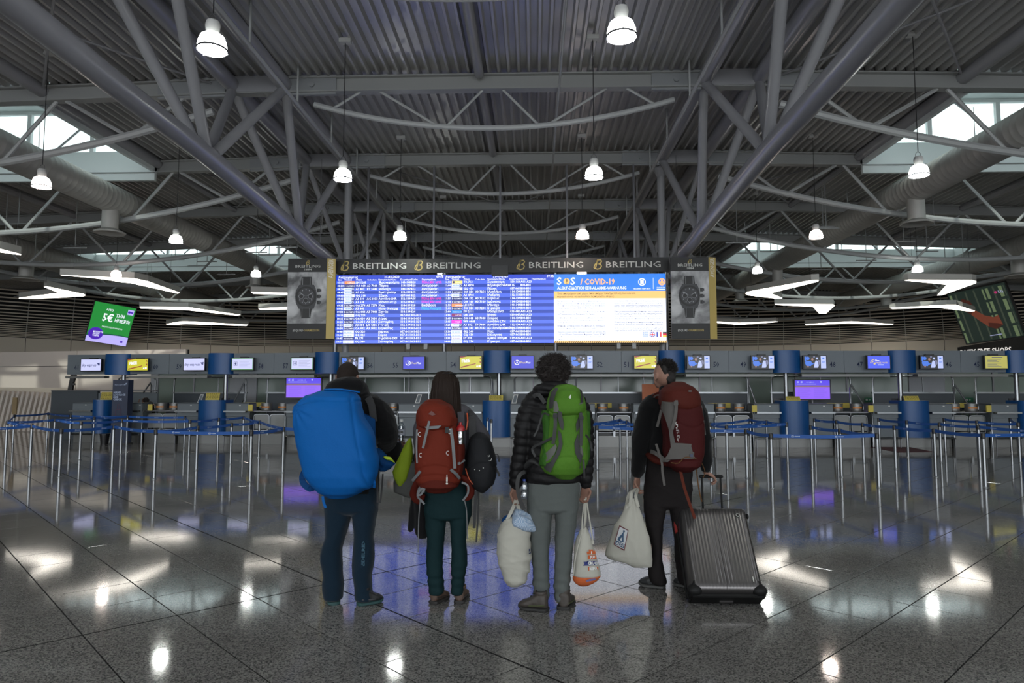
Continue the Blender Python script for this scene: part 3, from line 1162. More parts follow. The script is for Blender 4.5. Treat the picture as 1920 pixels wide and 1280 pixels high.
islands = [((180, 208), 'grey desk with blue drum at the left end, behind the luggage banner', [(137, 180), (238, 267)], (187, 207, 735, 750)),
           ((376, 424), 'check-in desk with blue drum and notice, left of the big blue pack', [(333, 376), (424, 467)], (385, 409, 736, 752)),
           ((588, 633), 'check-in desk mostly hidden by the big blue pack', [(537, 588), (633, 676)], None),
           ((770, 770.5), 'grey check-in desk without a drum, between the two left travellers', [(748, 805)], None),
           ((905, 957), 'check-in desk with blue drum right of the black daypack', [(858, 905), (957, 1005)], (917, 943, 741, 757)),
           ((1236, 1286), 'check-in desk hidden behind the traveller with the suitcase', [(1188, 1236), (1286, 1338)], None),
           ((1461, 1514), 'check-in desk whose blue drum stands before the right purple screen', [(1413, 1461), (1514, 1561)], (1476, 1502, 743, 758)),
           ((1683, 1738), 'check-in desk whose blue drum and notice stand by the dark red floor mat', [(1636, 1683), (1738, 1784)], (1698, 1725, 742, 757)),
           ((1907, 1960), 'check-in desk with blue drum at the right edge of the picture', [(1858, 1907), (1960, 2005)], None),
           ((1090, 1090.5), 'grey desk wing right behind the curly-haired traveller', [(1040, 1115)], None)]
for (a, b), lab, wings, sg in islands:
    t, xc = drum_desk(a, b, lab, None, wings)
    if sg:
        x0, x1 = rowx(sg[0]), rowx(sg[1])
        s_ = thing('notice_board', ((x0 + x1) / 2, cy(xc), 1.37), 'yellow printed notice standing on the blue drum %s' % {
            180: 'next to the luggage banner', 376: 'left of the big blue pack', 905: 'right of the black daypack', 1461: 'in front of the purple screen',
            1683: 'behind the dark red mat'}[a], 'notice', 'yellow notices on drums')
        zt = rz(sg[0], sg[2]); zb_ = 1.372
        MB().prism([(x0, cy(xc) + .05, zb_), (x1, cy(xc) + .05, zb_), (x1, cy(xc) + .12, zt), (x0, cy(xc) + .12, zt)], (0, .02, 0)).build('board', m_yellow, s_)
        f = Face((x0, cy(xc) + .115, zt), (1, 0, 0), (0, -.07, -(zt - zb_)), x1 - x0, zt - zb_)
        mb = MB()
        rr = random.Random(int(a))
        for q in range(7):
            u = .06
            while u < .9:
                w = rr.uniform(.05, .16)
                f.rect(mb, u, .08 + q * .125, min(u + w, .95), .13 + q * .125, 1)
                u += w + .05
        mb.build('print', m_ink, s_)
        MB().box(x0 + .04, cy(xc) + .1, 1.365, x1 - .04, cy(xc) + .2, 1.39).build('stand', m_black, s_)

# ---------------------------------------------------------------- baggage lanes between desks
m_orange = mat('orange_tag_print', (0.55, 0.20, 0.04), 0.6)
lanes = [(267, 333, (304, 329)), (467, 537, (501, 532)), (676, 748, (738,)), (805, 858, ()), (1005, 1040, ()), (1115, 1188, (1129, 1169)),
         (1338, 1413, (1349, 1384)), (1561, 1636, (1568, 1604)), (1784, 1858, (1786, 1819))]
lname = ['near the bending dark figure', 'just left of the big blue pack', 'behind the leftmost traveller', 'behind the woman',
         'behind the curly-haired traveller', 'right of the green pack', 'right of the dark red pack', 'below the right purple screen', 'near the right picture edge']
for li, (a, b, ds) in enumerate(lanes):
    x0, x1 = rowx(a), rowx(b)
    ln = thing('baggage_belt', ((x0 + x1) / 2, cy((x0 + x1) / 2), 0), 'steel baggage belt inlet with clear guards, %s' % lname[li], 'belt', 'baggage belts between desks')
    mb = MB(); rbox(mb, x0 + .06, x1 - .06, 0, .33, .1, 1.3); mb.build('plinth', m_alu, ln)
    mb = MB(); rbox(mb, x0 + .06, x1 - .06, .33, .42, .25, 1.5); mb.build('belt_surface', m_black, ln)
    mb = MB(); rbox(mb, x0 + .06, x1 - .06, .42, 1.0, 1.35, 1.45); mb.build('rubber_curtain', m_desk_dk, ln)
    xm = (x0 + x1) / 2
    for u0, u1 in ((x0 + .1, xm - .03), (xm + .03, x1 - .1)):
        if u1 - u0 < .2: continue
        y = cy(u0) + .2
        r = .06
        pts = [(u0, y, .42), (u0, y, .86), (u0 + .02, y, .90), (u0 + .06, y, .92), (u1 - .06, y, .92), (u1 - .02, y, .90), (u1, y, .86), (u1, y, .42), (u0, y, .42)]
        MB().tube(pts, .018, 6).build('guard_frame', m_steel, ln)
        MB().box(u0 + .02, y - .004, .47, u1 - .02, y + .004, .90).build('guard_panel', m_guard, ln)
    for q in (x0 + .04, xm, x1 - .04):
        mb = MB(); rbox(mb, q - .03, q + .03, .3, .46, .06, .2); mb.build('guard_foot', m_steel, ln)
    for q, sg in ((x0 + .03, 1), (x1 - .03, -1)):
        mb = MB(); mb.tube([(q, cy(q) + .0, 0), (q, cy(q), .97), (q + sg * .02, cy(q) + .04, 1.03), (q + sg * .02, cy(q) + .3, 1.05)], .022, 8)
        mb.build('side_hoop', m_steel, ln, smooth=True)
    mb = MB(); rbox(mb, x0 + .04, x1 - .04, 1.0, 1.03, .1, .8); mb.build('shelf', m_steel_dk, ln)
    # yellow notice strip on the slate panel behind
    if b - a > 60:
        x2, x3 = rowx(a - 10, 2.6), rowx(a + 32, 2.6)
        yy = cy(xm) + 2.67
        s_ = thing('notice_strip', ((x2 + x3) / 2, yy, 1.2), 'yellow notice strip behind the baggage belt %s' % lname[li], 'notice', 'yellow strips behind the belts')
        MB().box(x2, yy, 1.10, x3, yy + .01, 1.26).build('strip', m_yellow, s_)
        MB().box((x2 + x3) / 2 - .07, yy - .004, 1.12, (x2 + x3) / 2 + .07, yy - .001, 1.25).build('print', m_black, s_)
    for di, d in enumerate(ds):
        x = rowx(d, .35)
        y = cy(x) + .35
        nm = lname[li]
        c = thing('tag_drum', (x, y, 1.03), 'round steel drum, %s of two %s' % ('left one' if di == 0 else 'right one', nm) if len(ds) > 1
                  else 'single round steel drum with orange strip, %s' % nm, 'drum', 'steel drums on the belt shelves')
        MB().lathe((x, y, 1.03), [(.155, 0), (.165, .02), (.165, .06), (.172, .065), (.172, .08), (.165, .085), (.165, .22), (.175, .225), (.175, .245), (.15, .245), (.15, .1)], 20
                   ).build('body', m_alu, c, smooth=True)
        mb = MB()
        for i in range(7):
            w0, w1 = math.radians(215 + i * 15), math.radians(228 + i * 15)
            mb.quad((x + .168 * math.cos(w0), y + .168 * math.sin(w0), 1.125), (x + .168 * math.cos(w1), y + .168 * math.sin(w1), 1.125),
                    (x + .168 * math.cos(w1), y + .168 * math.sin(w1), 1.175), (x + .168 * math.cos(w0), y + .168 * math.sin(w0), 1.175))
        mb.build('orange_print', m_orange, c)
        sg = -1 if di == 0 else 1
        MB().tube([(x + sg * .17, y, 1.08), (x + sg * .22, y, 1.10), (x + sg * .22, y, 1.2), (x + sg * .17, y, 1.22)], .01, 6).build('handle', m_steel, c)

# ---------------------------------------------------------------- rear rail units (frames above slate panels) at +2.6 m
units = [(221, 291), (326, 461), (501, 632), (684, 804), (820, 921), (965, 1062), (1080, 1208), (1226, 1402), (1447, 1595), (1637, 1788), (1830, 1990)]
for a, b in units:
    off = 2.7
    x0, x1 = rowx(a, off), rowx(b, off)
    t = thing('rear_guard_rail', ((x0 + x1) / 2, cy((x0 + x1) / 2) + off, 0), 'steel rail frame over slate panel behind desks, %s' % {
        221: 'behind the luggage banner', 326: 'left of the left purple screen', 501: 'behind the left purple screen', 684: 'right of the capped traveller',
        820: 'right of the woman', 965: 'behind the curly hair', 1080: 'right of the green pack', 1226: 'behind the red pack wearer',
        1447: 'behind the right purple screen', 1637: 'over the dark red mat', 1830: 'at the right edge'}[a], 'railing', 'rear rail frames')
    y0, y1 = cy(x0) + off, cy(x1) + off
    zt = 2.16
    zp = 1.60
    pts = [(x0, y0, 0), (x0, y0, zt - .12), (x0 + .04, y0, zt - .03), (x0 + .12, y0, zt), (x1 - .12, y1, zt), (x1 - .04, y1, zt - .03), (x1, y1, zt - .12), (x1, y1, 0)]
    MB().tube(pts, .03, 8).build('top_frame', m_steel, t, smooth=True)
    MB().bar((x0 - .05, y0, zp), (x1 + .05, y1, zp), .07, .05).build('mid_rail', m_steel, t)
    mb = MB()
    n = 2 if x1 - x0 > 1.8 else 1
    for q in range(1, n + 0):
        x = x0 + (x1 - x0) * .62
        mb.tube([(x, cy(x) + off, zp), (x, cy(x) + off, zt)], .02, 6)
    if mb.v: mb.build('upright', m_steel, t)
    MB().prism([(x0 + .03, y0, .3), (x1 - .03, y1, .3), (x1 - .03, y1, zp - .03), (x0 + .03, y0, zp - .03)], (0, .03, 0)).build('slate_panel', m_desk_dk, t)
# sloping handrails beside the belts
for i, (a, ya, b, yb, b2) in enumerate([(256, 755, 280, 717, 282), (437, 757, 456, 718, 458), (919, 752, 922, 712, 921), (1418, 762, 1406, 722, 1405),
                                        (1618, 758, 1596, 720, 1595), (1817, 762, 1791, 721, 1790)]):
    off = 1.9
    xa, xb = rowx(a, off), rowx(b, off)
    y = cy(xa) + off
    za, zb2 = at(a, ya, y).z, at(b, yb, y).z
    t = thing('hand_rail', (xa, y, 0), 'sloping steel handrail behind the desks, %s' % ['beside the bending dark figure', 'left of the left purple screen', 'left of the curly-haired traveller',
              'right of the dark red pack', 'right of the right purple screen', 'near the right picture edge'][i], 'handrail', 'sloping handrails')
    MB().tube([(xa, y, 0), (xa, y, za), (xb, y, zb2), (xb + (.03 if xb > xa else -.03), y, zb2 - .1), (xb + (.03 if xb > xa else -.03), y, 0)], .028, 8).build('rail', m_steel, t, smooth=True)
    MB().tube([(xa, y, za - .5), (xb, y, zb2 - .55)], .022, 8).build('lower_rail', m_steel, t, smooth=True)

# ---------------------------------------------------------------- rear partition: frosted glass panels and piers at +4.8 m
rp = thing('wall_partition', (0, 25, 0), None, None)
tag(rp, kind='structure')
off = 4.8
gl = [(296, 364), (364, 431), (481, 555), (555, 640), (640, 767), (767, 880), (880, 1000), (1000, 1127), (1127, 1207), (1207, 1312), (1312, 1404), (1404, 1492), (1492, 1588), (1588, 1704),
      (1770, 1862), (1862, 1970)]
for a, b in gl:
    x0, x1 = rowx(a, off) + .015, rowx(b, off) - .015
    MB().prism([(x0, cy(x0) + off, .0), (x1, cy(x1) + off, .0), (x1, cy(x1) + off, 2.52), (x0, cy(x0) + off, 2.52)], (0, .04, 0)).build('glass_panel', m_glass_back, rp)
    MB().bar((x0 - .015, cy(x0) + off - .02, 0), (x0 - .015, cy(x0) + off - .02, 2.5), .05, .05, (0, 1, 0)).build('glazing_post', m_steel_dk, rp)
    MB().bar((x0, cy(x0) + off - .02, 2.53), (x1, cy(x1) + off - .02, 2.53), .09, .08).build('head_rail', m_steel, rp)
for a, b in ((283, 296), (431, 481), (1704, 1770)):
    x0, x1 = rowx(a, off), rowx(b, off)
    mb = MB(); rbox(mb, x0, x1, 0, 3.1, off - .05, off + .25); mb.build('pier', m_pier, rp)
mb = MB(); rbox(mb, rowx(296, off), .3, 2.57, 3.05, off, off + .2); rbox(mb, .3, rowx(1970, off), 2.57, 3.05, off, off + .2)
mb.build('head_panel', m_desk_dk, rp)
mb = MB(); rbox(mb, rowx(296, off), .3, 1.0, 1.22, off - .12, off - .05); rbox(mb, .3, rowx(1970, off), 1.0, 1.22, off - .12, off - .05)
mb.build('bumper_rail', mat('navy_bumper', (0.012, 0.02, 0.045), 0.5), rp)
# dark return at the left end of the desks
x0, x1 = rowx(100, 1.6), rowx(186, 1.6)
mb = MB(); rbox(mb, x0, x1, 0, 1.66, 1.5, 1.65)
w_ = thing('low_partition', ((x0 + x1) / 2, cy(x0) + 1.6, 0), 'dark slate low partition behind the leftmost desk', 'partition')
mb.build('panel', m_desk_dk, w_)
mb = MB(); rbox(mb, rowx(186, 1.6), rowx(296, 1.6), 0, 1.58, 1.55, 1.65); mb.build('rear_panel', m_desk, w_)
mb = MB(); rbox(mb, x0, rowx(296, 1.6), 1.66, 1.69, 1.48, 1.67); mb.build('cap_rail', m_steel_dk, w_)
# black slanted wall bracket by the pale wall
t = thing('wall_strut', (rowx(135, 3.5), cy(-15) + 3.5, 1.9), 'black slanted strut with red lights against the pale left wall', 'strut')
pa, pb = at(140, 692, 24.6), at(132, 732, 24.6)
MB().bar(pa, pb, .16, .1, (0, 1, 0)).build('bar', m_black, t)
for q in (.3, .7):
    c = pa.lerp(pb, q) + Vector((.1, -.05, 0))
    MB().lathe(c, [(0, -.06), (.06, -.03), (.06, .03), (0, .06)], 10).build('lamp_head', m_black, t)

# purple information screens standing behind the desks
g_pur = glow('screen_purple', (0.24, 0.09, 0.88), 1.0)
g_pur2 = glow('screen_purple_header', (0.09, 0.05, 0.75), 1.0)
g_brn = glow('screen_brown_band', (0.20, 0.10, 0.16), 1.0)
g_ptx = glow('screen_purple_text', (0.13, 0.06, 0.50), 1.0)
for (a, ya, b, yb), lab in (((536, 707, 602, 747), 'purple information screen just left of the big blue pack'),
                            ((1489, 711, 1558, 750), 'purple information screen right of the suitcase traveller')):
    off = 2.2
    x0, x1 = rowx(a, off), rowx(b, off)
    y = cy((x0 + x1) / 2) + off
    z1, z0 = at(a, ya, y).z, at(a, yb, y).z
    t = thing('information_screen', ((x0 + x1) / 2, y, 0), lab, 'screen', 'purple screens behind the desks')
    MB().box(x0, y, z0, x1, y + .08, z1).build('casing', m_black, t)
    MB().tube([((x0 + x1) / 2, y + .05, 0), ((x0 + x1) / 2, y + .05, z0)], .04, 10).build('stand_pole', m_steel_dk, t)
    MB().box((x0 + x1) / 2 - .3, y - .2, 0, (x0 + x1) / 2 + .3, y + .25, .03).build('stand_foot', m_steel_dk, t)
    f = Face((x0 + .04, y - .002, z1 - .03), (1, 0, 0), (0, 0, -1), x1 - x0 - .08, z1 - z0 - .07)
    mb = MB(); f.rect(mb, 0, 0, 1, 1, 0); mb.build('display', g_pur, t)
    mb = MB(); f.rect(mb, 0, 0, 1, .28, 1); mb.build('display_header', g_pur2, t)
    mb = MB(); f.rect(mb, 0, .28, 1, .37, 1); mb.build('display_band', g_brn, t)
    mb = MB(); f.text(mb, 'S S', .05, .14, .13, 2, bold=.02, width=.17); f.text(mb, 'COVID-19', .32, .14, .10, 2)
    f.disc(mb, .75, .09, .045, 2, 12); f.rect(mb, .06, .19, .6, .215, 2)
    mb.build('display_title', g_pwh, t)
    mb = MB()
    rr = random.Random(5)
    for cx in (.07, .54):
        for q in range(14):
            f.rect(mb, cx, .42 + q * .038, cx + rr.uniform(.28, .39), .428 + q * .038, 1)
    mb.build('display_text', g_ptx, t)

# orange panel, luggage banner, bin
x0, x1 = rowx(1204, 1.8), rowx(1236, 1.8)
y = cy(x0) + 1.8
t = thing('orange_panel', ((x0 + x1) / 2, y, 0), 'flat orange panel standing left of the head of the traveller with the suitcase', 'panel')
MB().box(x0, y, at(1204, 752, y).z, x1, y + .04, at(1204, 720, y).z).build('panel', mat('orange_board', (0.42, 0.10, 0.02), 0.5), t)
MB().box(x0 + .05, y + .01, 0, x0 + .12, y + .05, at(1204, 752, y).z).box(x1 - .12, y + .01, 0, x1 - .05, y + .05, at(1204, 752, y).z).build('leg', m_steel_dk, t)

yb_ = 21.0
x0, x1 = at(209, 780, yb_).x, at(238, 780, yb_).x
t = thing('luggage_banner', ((x0 + x1) / 2, yb_, 0), 'tall navy stand reading HAND LUGGAGE SIZE CHECK in front of the left desk', 'sign')
zt = at(220, 712, yb_).z
MB().box(x0, yb_, .03, x1, yb_ + .28, zt).build('stand', mat('navy_board', (0.010, 0.018, 0.05), 0.45), t)
MB().box(x0 - .03, yb_ - .05, 0, x1 + .03, yb_ + .32, .035).build('base', m_black, t)
f = Face((x0, yb_ - .002, zt), (1, 0, 0), (0, 0, -1), x1 - x0, zt)
mb = MB()
for i, s_ in enumerate(('HAND', 'LUGGAGE', 'SIZE', 'CHECK')):
    f.text(mb, s_, .07, .21 + i * .036, .042, 1, bold=.03)
f.text(mb, 'sky express', .12, .085, .036, 1)
f.poly(mb, [(.72, .06), (.82, .07), (.78, .085)]); f.poly(mb, [(.83, .05), (.93, .045), (.84, .085)])
mb.build('lettering', m_beltprint, t)
mb = MB()
for u0, v0, u1, v1 in ((.25, .46, .62, .465), (.25, .46, .27, .58), (.6, .46, .62, .58), (.25, .58, .62, .585), (.36, .38, .38, .46), (.50, .38, .52, .46), (.36, .38, .52, .385)):
    f.rect(mb, u0, v0, u1, v1, 1)
mb.build('bag_outline', mat('maroon_print', (0.08, 0.01, 0.04), 0.6), t)
xb_ = at(196, 825, 21.3).x
t = thing('waste_bin', (xb_, 21.3, 0), 'small black bin with a liner beside the luggage banner', 'bin')
MB().lathe((xb_, 21.3, 0), [(.11, 0), (.145, .3), (.135, .3), (.10, .02)], 16).build('body', m_black, t, smooth=True)
MB().lathe((xb_, 21.3, .3), [(.148, -.03), (.15, .01), (.13, .01)], 16).build('liner', m_black, t)

# dark red mat on the floor near the right desks
P = [ath(1625, 837, .0), ath(1700, 837, 0), ath(1750, 847, 0), ath(1685, 848, 0)]
t = MB().prism([(p.x, p.y, .0005) for p in P], (0, 0, .006)).build('floor_mat', mat('dark_red_carpet', (0.07, 0.022, 0.025), 0.9), origin=(P[0].x, P[0].y, 0))
tag(t, 'thin dark red mat lying on the floor near the right desks', 'mat')

# small desk computer screens, phone cards
for i, (px, py0, py1, w) in enumerate([(423, 748, 757, .25), (1459, 756, 761, .3), (1679, 751, 761, .22), (1899, 752, 761, .24)]):
    x = rowx(px, .4)
    y = cy(x) + .4
    t = thing('desk_computer', (x, y, 1.28), 'low black computer screen behind the desk, %s' % ['left of the left purple screen', 'by the drum before the right purple screen',
              'behind the dark red mat', 'by the right edge of the picture'][i], 'computer', 'desk computers')
    MB().box(x - w / 2, y, 1.31, x + w / 2, y + .03, 1.43).build('screen', m_black, t)
    MB().box(x - .02, y + .03, 1.28, x + .02, y + .05, 1.36).build('neck', m_black, t)
    MB().box(x - .08, y - .04, 1.28, x + .08, y + .1, 1.292).build('foot', m_black, t)
for i, (px, py) in enumerate([(372, 745), (783, 752), (963, 766)]):
    x = rowx(px, .0) if i != 2 else rowx(965, .0)
    y = cy(x) + .1
    t = thing('leaflet_holder', (x, y, 1.28), 'slanted printed card in a clear holder on the desk edge, %s' % ['beside a yellow drum notice', 'left of the woman',
              'left of the curly-haired traveller'][i], 'card', 'cards on desks')
    w = .08 if i == 0 else .10
    MB().prism([(x - w, y, 1.282), (x + w * .4, y, 1.282), (x + w, y + .1, 1.55), (x - w * .3, y + .1, 1.55)], (0, .01, 0)).build('card', m_white, t)
    MB().prism([(x - w * .7, y - .005, 1.31), (x + w * .3, y - .005, 1.31), (x + w * .75, y + .085, 1.52), (x - w * .15, y + .085, 1.52)], (0, .002, 0)).build('print', m_desk, t)
for i, px in enumerate((282, 470, 1414, 1632, 1853)):
    x = rowx(px, -.0)
    t = tag(MB().box(x - .07, cy(x) + .0, 1.03, x + .07, cy(x) + .04, 1.23).build('hazard_plate', m_yellow, origin=(x, cy(x), 1.03)),
            'small yellow pictogram plate on the desk end %s' % ['by the bending dark figure', 'left of the left purple screen', 'right of the dark red pack', 'right of the right purple screen', 'near the right picture edge'][i], 'sign', 'yellow plates on desk ends')

# exit signs
g_exit = glow('exit_green', (0.10, 0.65, 0.10), 1.2)
m_exit = mat('green_exit_unlit', (0.02, 0.16, 0.08), 0.5)
p = at(1715, 655, 50)
t = thing('exit_sign', (p.x, p.y, p.z), 'small lit green exit sign in front of the louvred wall on the right', 'sign')
MB().box(p.x - .34, p.y, p.z - .13, p.x + .2, p.y + .08, p.z + .15).build('light_box', g_exit, t)
f = Face((p.x - .34, p.y - .003, p.z + .15), (1, 0, 0), (0, 0, -1), .54, .28)
mb = MB(); f.rect(mb, .2, .35, .45, .65); f.poly(mb, [(.55, .3), (.75, .5), (.55, .7)]); mb.build('pictogram', g_txtw, t)
MB().tube([(p.x, p.y + .04, p.z + .15), (p.x, p.y + .04, 9.3)], .01, 5).build('rod', m_steel_dk, t)
for px, lab in ((1632, 'green exit sign low on the rear glass beside the right purple screen'), (1820, 'green exit sign low on the rear glass near the right picture edge')):
    x = rowx(px, 4.6)
    y = cy(x) + 4.66
    t = thing('exit_sign', (x, y, 1.3), lab, 'sign')
    MB().box(x - .18, y, 1.27, x + .12, y + .02, 1.42).build('plate', m_exit, t)
    mb = MB(); f = Face((x - .18, y - .002, 1.42), (1, 0, 0), (0, 0, -1), .3, .15); f.rect(mb, .1, .25, .35, .7); f.poly(mb, [(.5, .3), (.75, .5), (.5, .7)])
    mb.build('pictogram', m_white, t)

# ================================================================ QUEUE POSTS AND BELTS
posts = {}
plist = dict(a1=(10, 859), a2=(24, 832), a3=(56, 875), a4=(111, 894), a5=(100, 849), a6=(88, 823), a7=(130, 833), a8=(149, 862), a9=(174, 841), a10=(210, 878),
             a11=(226, 852), a12=(237, 835), a13=(289, 898), b14=(345, 839), b15=(354, 855), b16=(368, 881), b17=(408, 846), b18=(432, 869), b19=(455, 839),
             b20=(469, 903), b21=(485, 858), b22=(530, 886),
             c1=(914, 845), c2=(921, 852), c3=(1163, 850), c4=(1176, 858), c5=(1190, 868),
             d1=(1333, 867), d2=(1364, 879), d3=(1401, 896), d4=(1408, 849), d5=(1439, 858), d6=(1448, 915), d7=(1477, 867), d8=(1523, 879), d9=(1529, 849),
             d10=(1571, 857), d11=(1578, 894), e1=(1620, 868), e2=(1648, 914), e3=(1650, 847), e4=(1680, 879), e5=(1703, 858), e6=(1755, 894), e7=(1765, 867),
             e8=(1773, 847), e9=(1835, 858), e10=(1838, 878), e11=(1848, 914), e12=(1897, 847), e13=(1913, 867), e14=(-40, 885), e15=(1990, 900), e16=(1120, 880), e17=(1100, 868),
             f1=(640, 890))
whereis = {'a': 'in the left queue maze', 'b': 'in the queue maze left of the blue pack', 'c': 'in the queue between travellers', 'd': 'in the queue maze right of the suitcase traveller',
           'e': 'in the right queue maze', 'f': 'hidden behind the travellers'}
post_proto = None
belts = [('e14', 'a3'), ('a1', 'a3'), ('a1', 'a5'), ('a2', 'a6'), ('a2', 'a1'), ('a6', 'a7'), ('a5', 'a8'), ('a3', 'a4'), ('a5', 'a9'), ('a7', 'a12'), ('a4', 'a10'), ('a8', 'a11'), ('a9', 'a12'),
         ('a10', 'a13'), ('a11', 'b15'), ('a12', 'b14'), ('a13', 'b20'), ('a13', 'b16'), ('b14', 'b15'), ('b15', 'b17'), ('b16', 'b18'), ('b17', 'b19'), ('b18', 'b21'), ('b20', 'b22'),
         ('b21', 'b22'), ('b19', 'b21'), ('b22', 'f1'), ('c1', 'c2'), ('c3', 'c4'), ('c4', 'c5'), ('c5', 'e16'), ('c4', 'e17'), ('c3', 'e17'),
         ('e16', 'd3'), ('d1', 'd4'), ('d2', 'd5'), ('d1', 'd2'), ('d3', 'd6'), ('d2', 'd7'), ('d4', 'd5'), ('d5', 'd7'), ('d6', 'e2'), ('d9', 'd10'), ('d10', 'e1'), ('d8', 'd11'), ('d11', 'e2'),
         ('e1', 'e4'), ('e3', 'e5'), ('e5', 'e7'), ('e4', 'e6'), ('e7', 'e10'), ('e8', 'e9'), ('e6', 'e11'), ('e9', 'e13'), ('e12', 'e13'), ('e10', 'e15'), ('e11', 'e15')]
order_words = {}
for key, (px, py) in plist.items():
    p = ath(px, py, 0)
    posts[key] = Vector((p.x, p.y, 0))
rank = sorted(plist, key=lambda k: plist[k][0])
cnt = {}
for key in rank: cnt.setdefault(key[0], []).append(key)
ordn = ['first', 'second', 'third', 'fourth', 'fifth', 'sixth', 'seventh', 'eighth', 'ninth', 'tenth', 'eleventh', 'twelfth', 'thirteenth', 'fourteenth', 'fifteenth', 'sixteenth', 'seventeenth', 'eighteenth', 'nineteenth']
pobj = {}
for key in rank:
    px, py = plist[key]
    p = posts[key]
    g = key[0]
    i = cnt[g].index(key)
    lab = 'steel queue post %s, %s from the left' % (whereis[g], ordn[i])
    if post_proto is None:
        t = thing('queue_post', (0, 0, 0), lab, 'post', 'queue posts')
        MB().tube([(0, 0, .012), (0, 0, .82)], .031, 12).build('post', m_steel, t, smooth=True)
        MB().lathe((0, 0, .815), [(.034, 0), (.036, .01), (.036, .085), (.03, .10), (0.0, .105)], 12).build('belt_head', m_black, t, smooth=True)
        MB().lathe((0, 0, 0), [(.045, 0), (.045, .005), (.036, .01), (.033, .02)], 14).build('floor_flange', m_steel, t, smooth=True)
        post_proto = t
    else:
        t = copy_tree(post_proto)
        t['label'] = lab
    t.location = p
    pobj[key] = t
for bi, (a, b) in enumerate(belts):
    A_, B2 = posts[a], posts[b]
    d = (B2 - A_)
    L = d.length
    d.normalize()
    a0 = A_ + d * .037; b0 = B2 - d * .037
    nrm = Vector((d.y, -d.x, 0))
    mb = MB()
    n = 6
    vs, fs = [], []
    for i in range(n + 1):
        q = a0.lerp(b0, i / n)
        z = .875 - .02 * math.sin(math.pi * i / n)
        vs += [q + nrm * .002 + Vector((0, 0, z - .029)), q + nrm * .002 + Vector((0, 0, z + .029)), q - nrm * .002 + Vector((0, 0, z + .029)), q - nrm * .002 + Vector((0, 0, z - .029))]
    for i in range(n):
        for j in range(4):
            fs.append((i * 4 + j, i * 4 + (j + 1) % 4, i * 4 + 4 + (j + 1) % 4, i * 4 + 4 + j))
    fs += [(3, 2, 1, 0), (4 * n, 4 * n + 1, 4 * n + 2, 4 * n + 3)]
    o = mb.add(vs, fs).build('belt', m_belt, None)
    o.parent = pobj[a]
    o.matrix_parent_inverse = Matrix.Translation(-posts[a])
    # white print on both faces
    mb = MB()
    s0 = .35
    while s0 < L - .3:
        q = A_ + d * s0
        for sg in (1, -1):
            if (nrm * sg).y > 0: continue
            z = .875 - .02 * math.sin(math.pi * s0 / L)
            r = d * sg if (Vector((d.x, 0, 0)).x * sg) > 0 else d * sg
            base = q + nrm * (sg * .004)
            dr = d if d.x > 0 else -d
            for u0, u1, v0, v1 in ((0, .012, -.014, .014), (.03, .042, -.014, .014), (.012, .03, .006, .014), (.012, .03, -.014, -.006),
                                   (.055, .066, -.007, .007), (.071, .082, -.007, .009), (.087, .097, -.009, .007), (.102, .113, -.007, .007), (.118, .13, -.008, .007), (.135, .148, -.007, .008)):
                mb.quad(base + dr * u0 + Vector((0, 0, z + v0)), base + dr * u1 + Vector((0, 0, z + v0)), base + dr * u1 + Vector((0, 0, z + v1)), base + dr * u0 + Vector((0, 0, z + v1)))
        s0 += .75
    if mb.v:
        o2 = mb.build('print', m_beltprint, None)
        o2.parent = o
# brown card holder on one far left post
p = posts['a2'] + Vector((.0, 0, .97))
t = tag(MB().box(p.x - .07, p.y - .02, .918, p.x + .07, p.y + .02, 1.45).build('post_card', mat('brown_card', (0.20, 0.14, 0.07), 0.6), origin=(p.x, p.y, .918)),
        'tall brown card standing on a far left queue post', 'sign')

# ================================================================ PENDANT LAMPS
g_bulb = glow('lamp_bulb', (0.96, 1.0, 0.94), LAMP_E)
g_shade = glow('lamp_shade_glow', (0.97, 1.0, 0.95), 18)
g_bulbw = glow('lamp_bulb_warm', (1.0, 0.84, 0.72), LAMP_E * .8)
g_shadew = glow('lamp_shade_glow_warm', (1.0, 0.86, 0.80), 12)
m_lampw = mat('lamp_housing', (0.45, 0.45, 0.44), 0.5)


def make_lamp(warm):
    t = thing('pendant_lamp', (0, 0, 0), 'x', 'lamp', 'bell pendants under the roof')
    MB().lathe((0, 0, 0), [(.035, .30), (.085, .28), (.10, .22), (.085, .12), (.10, .09)], 18).build('housing', m_lampw, t, smooth=True)
    MB().lathe((0, 0, 0), [(.10, .10), (.155, .06), (.185, -.02), (.198, -.12), (.194, -.12), (.18, -.02), (.15, .05), (.10, .09)], 26, cap=False
               ).build('shade', g_shadew if warm else g_shade, t, smooth=True)
    MB().lathe((0, 0, 0), [(0.0, -.105), (.185, -.105), (.185, -.10), (0, -.10)], 24).build('lens', g_bulbw if warm else g_bulb, t)
    MB().lathe((0, 0, 0), [(.195, -.135), (.206, -.13), (.206, -.112), (.195, -.112), (.195, -.135)], 26, cap=False).build('rim', m_steel_dk, t)
    mb = MB()
    for q in range(3):
        w = q * 2 * math.pi / 3 + .5
        mb.tube([(.2 * math.cos(w), .2 * math.sin(w), -.15), (.2 * math.cos(w), .2 * math.sin(w), -.10)], .006, 5)
    mb.tube([(-.06, 0, .28), (-.05, 0, .36), (0, 0, .40), (.05, 0, .36), (.06, 0, .28)], .006, 6)
    mb.build('clips', m_steel_dk, t)
    MB().tube([(0, 0, .40), (0, 0, 3.02)], .009, 6).build('cable', m_black, t)
    MB().box(-.13, -.07, 2.98, .13, .07, 3.08).build('ceiling_box', m_lampw, t)
    return t


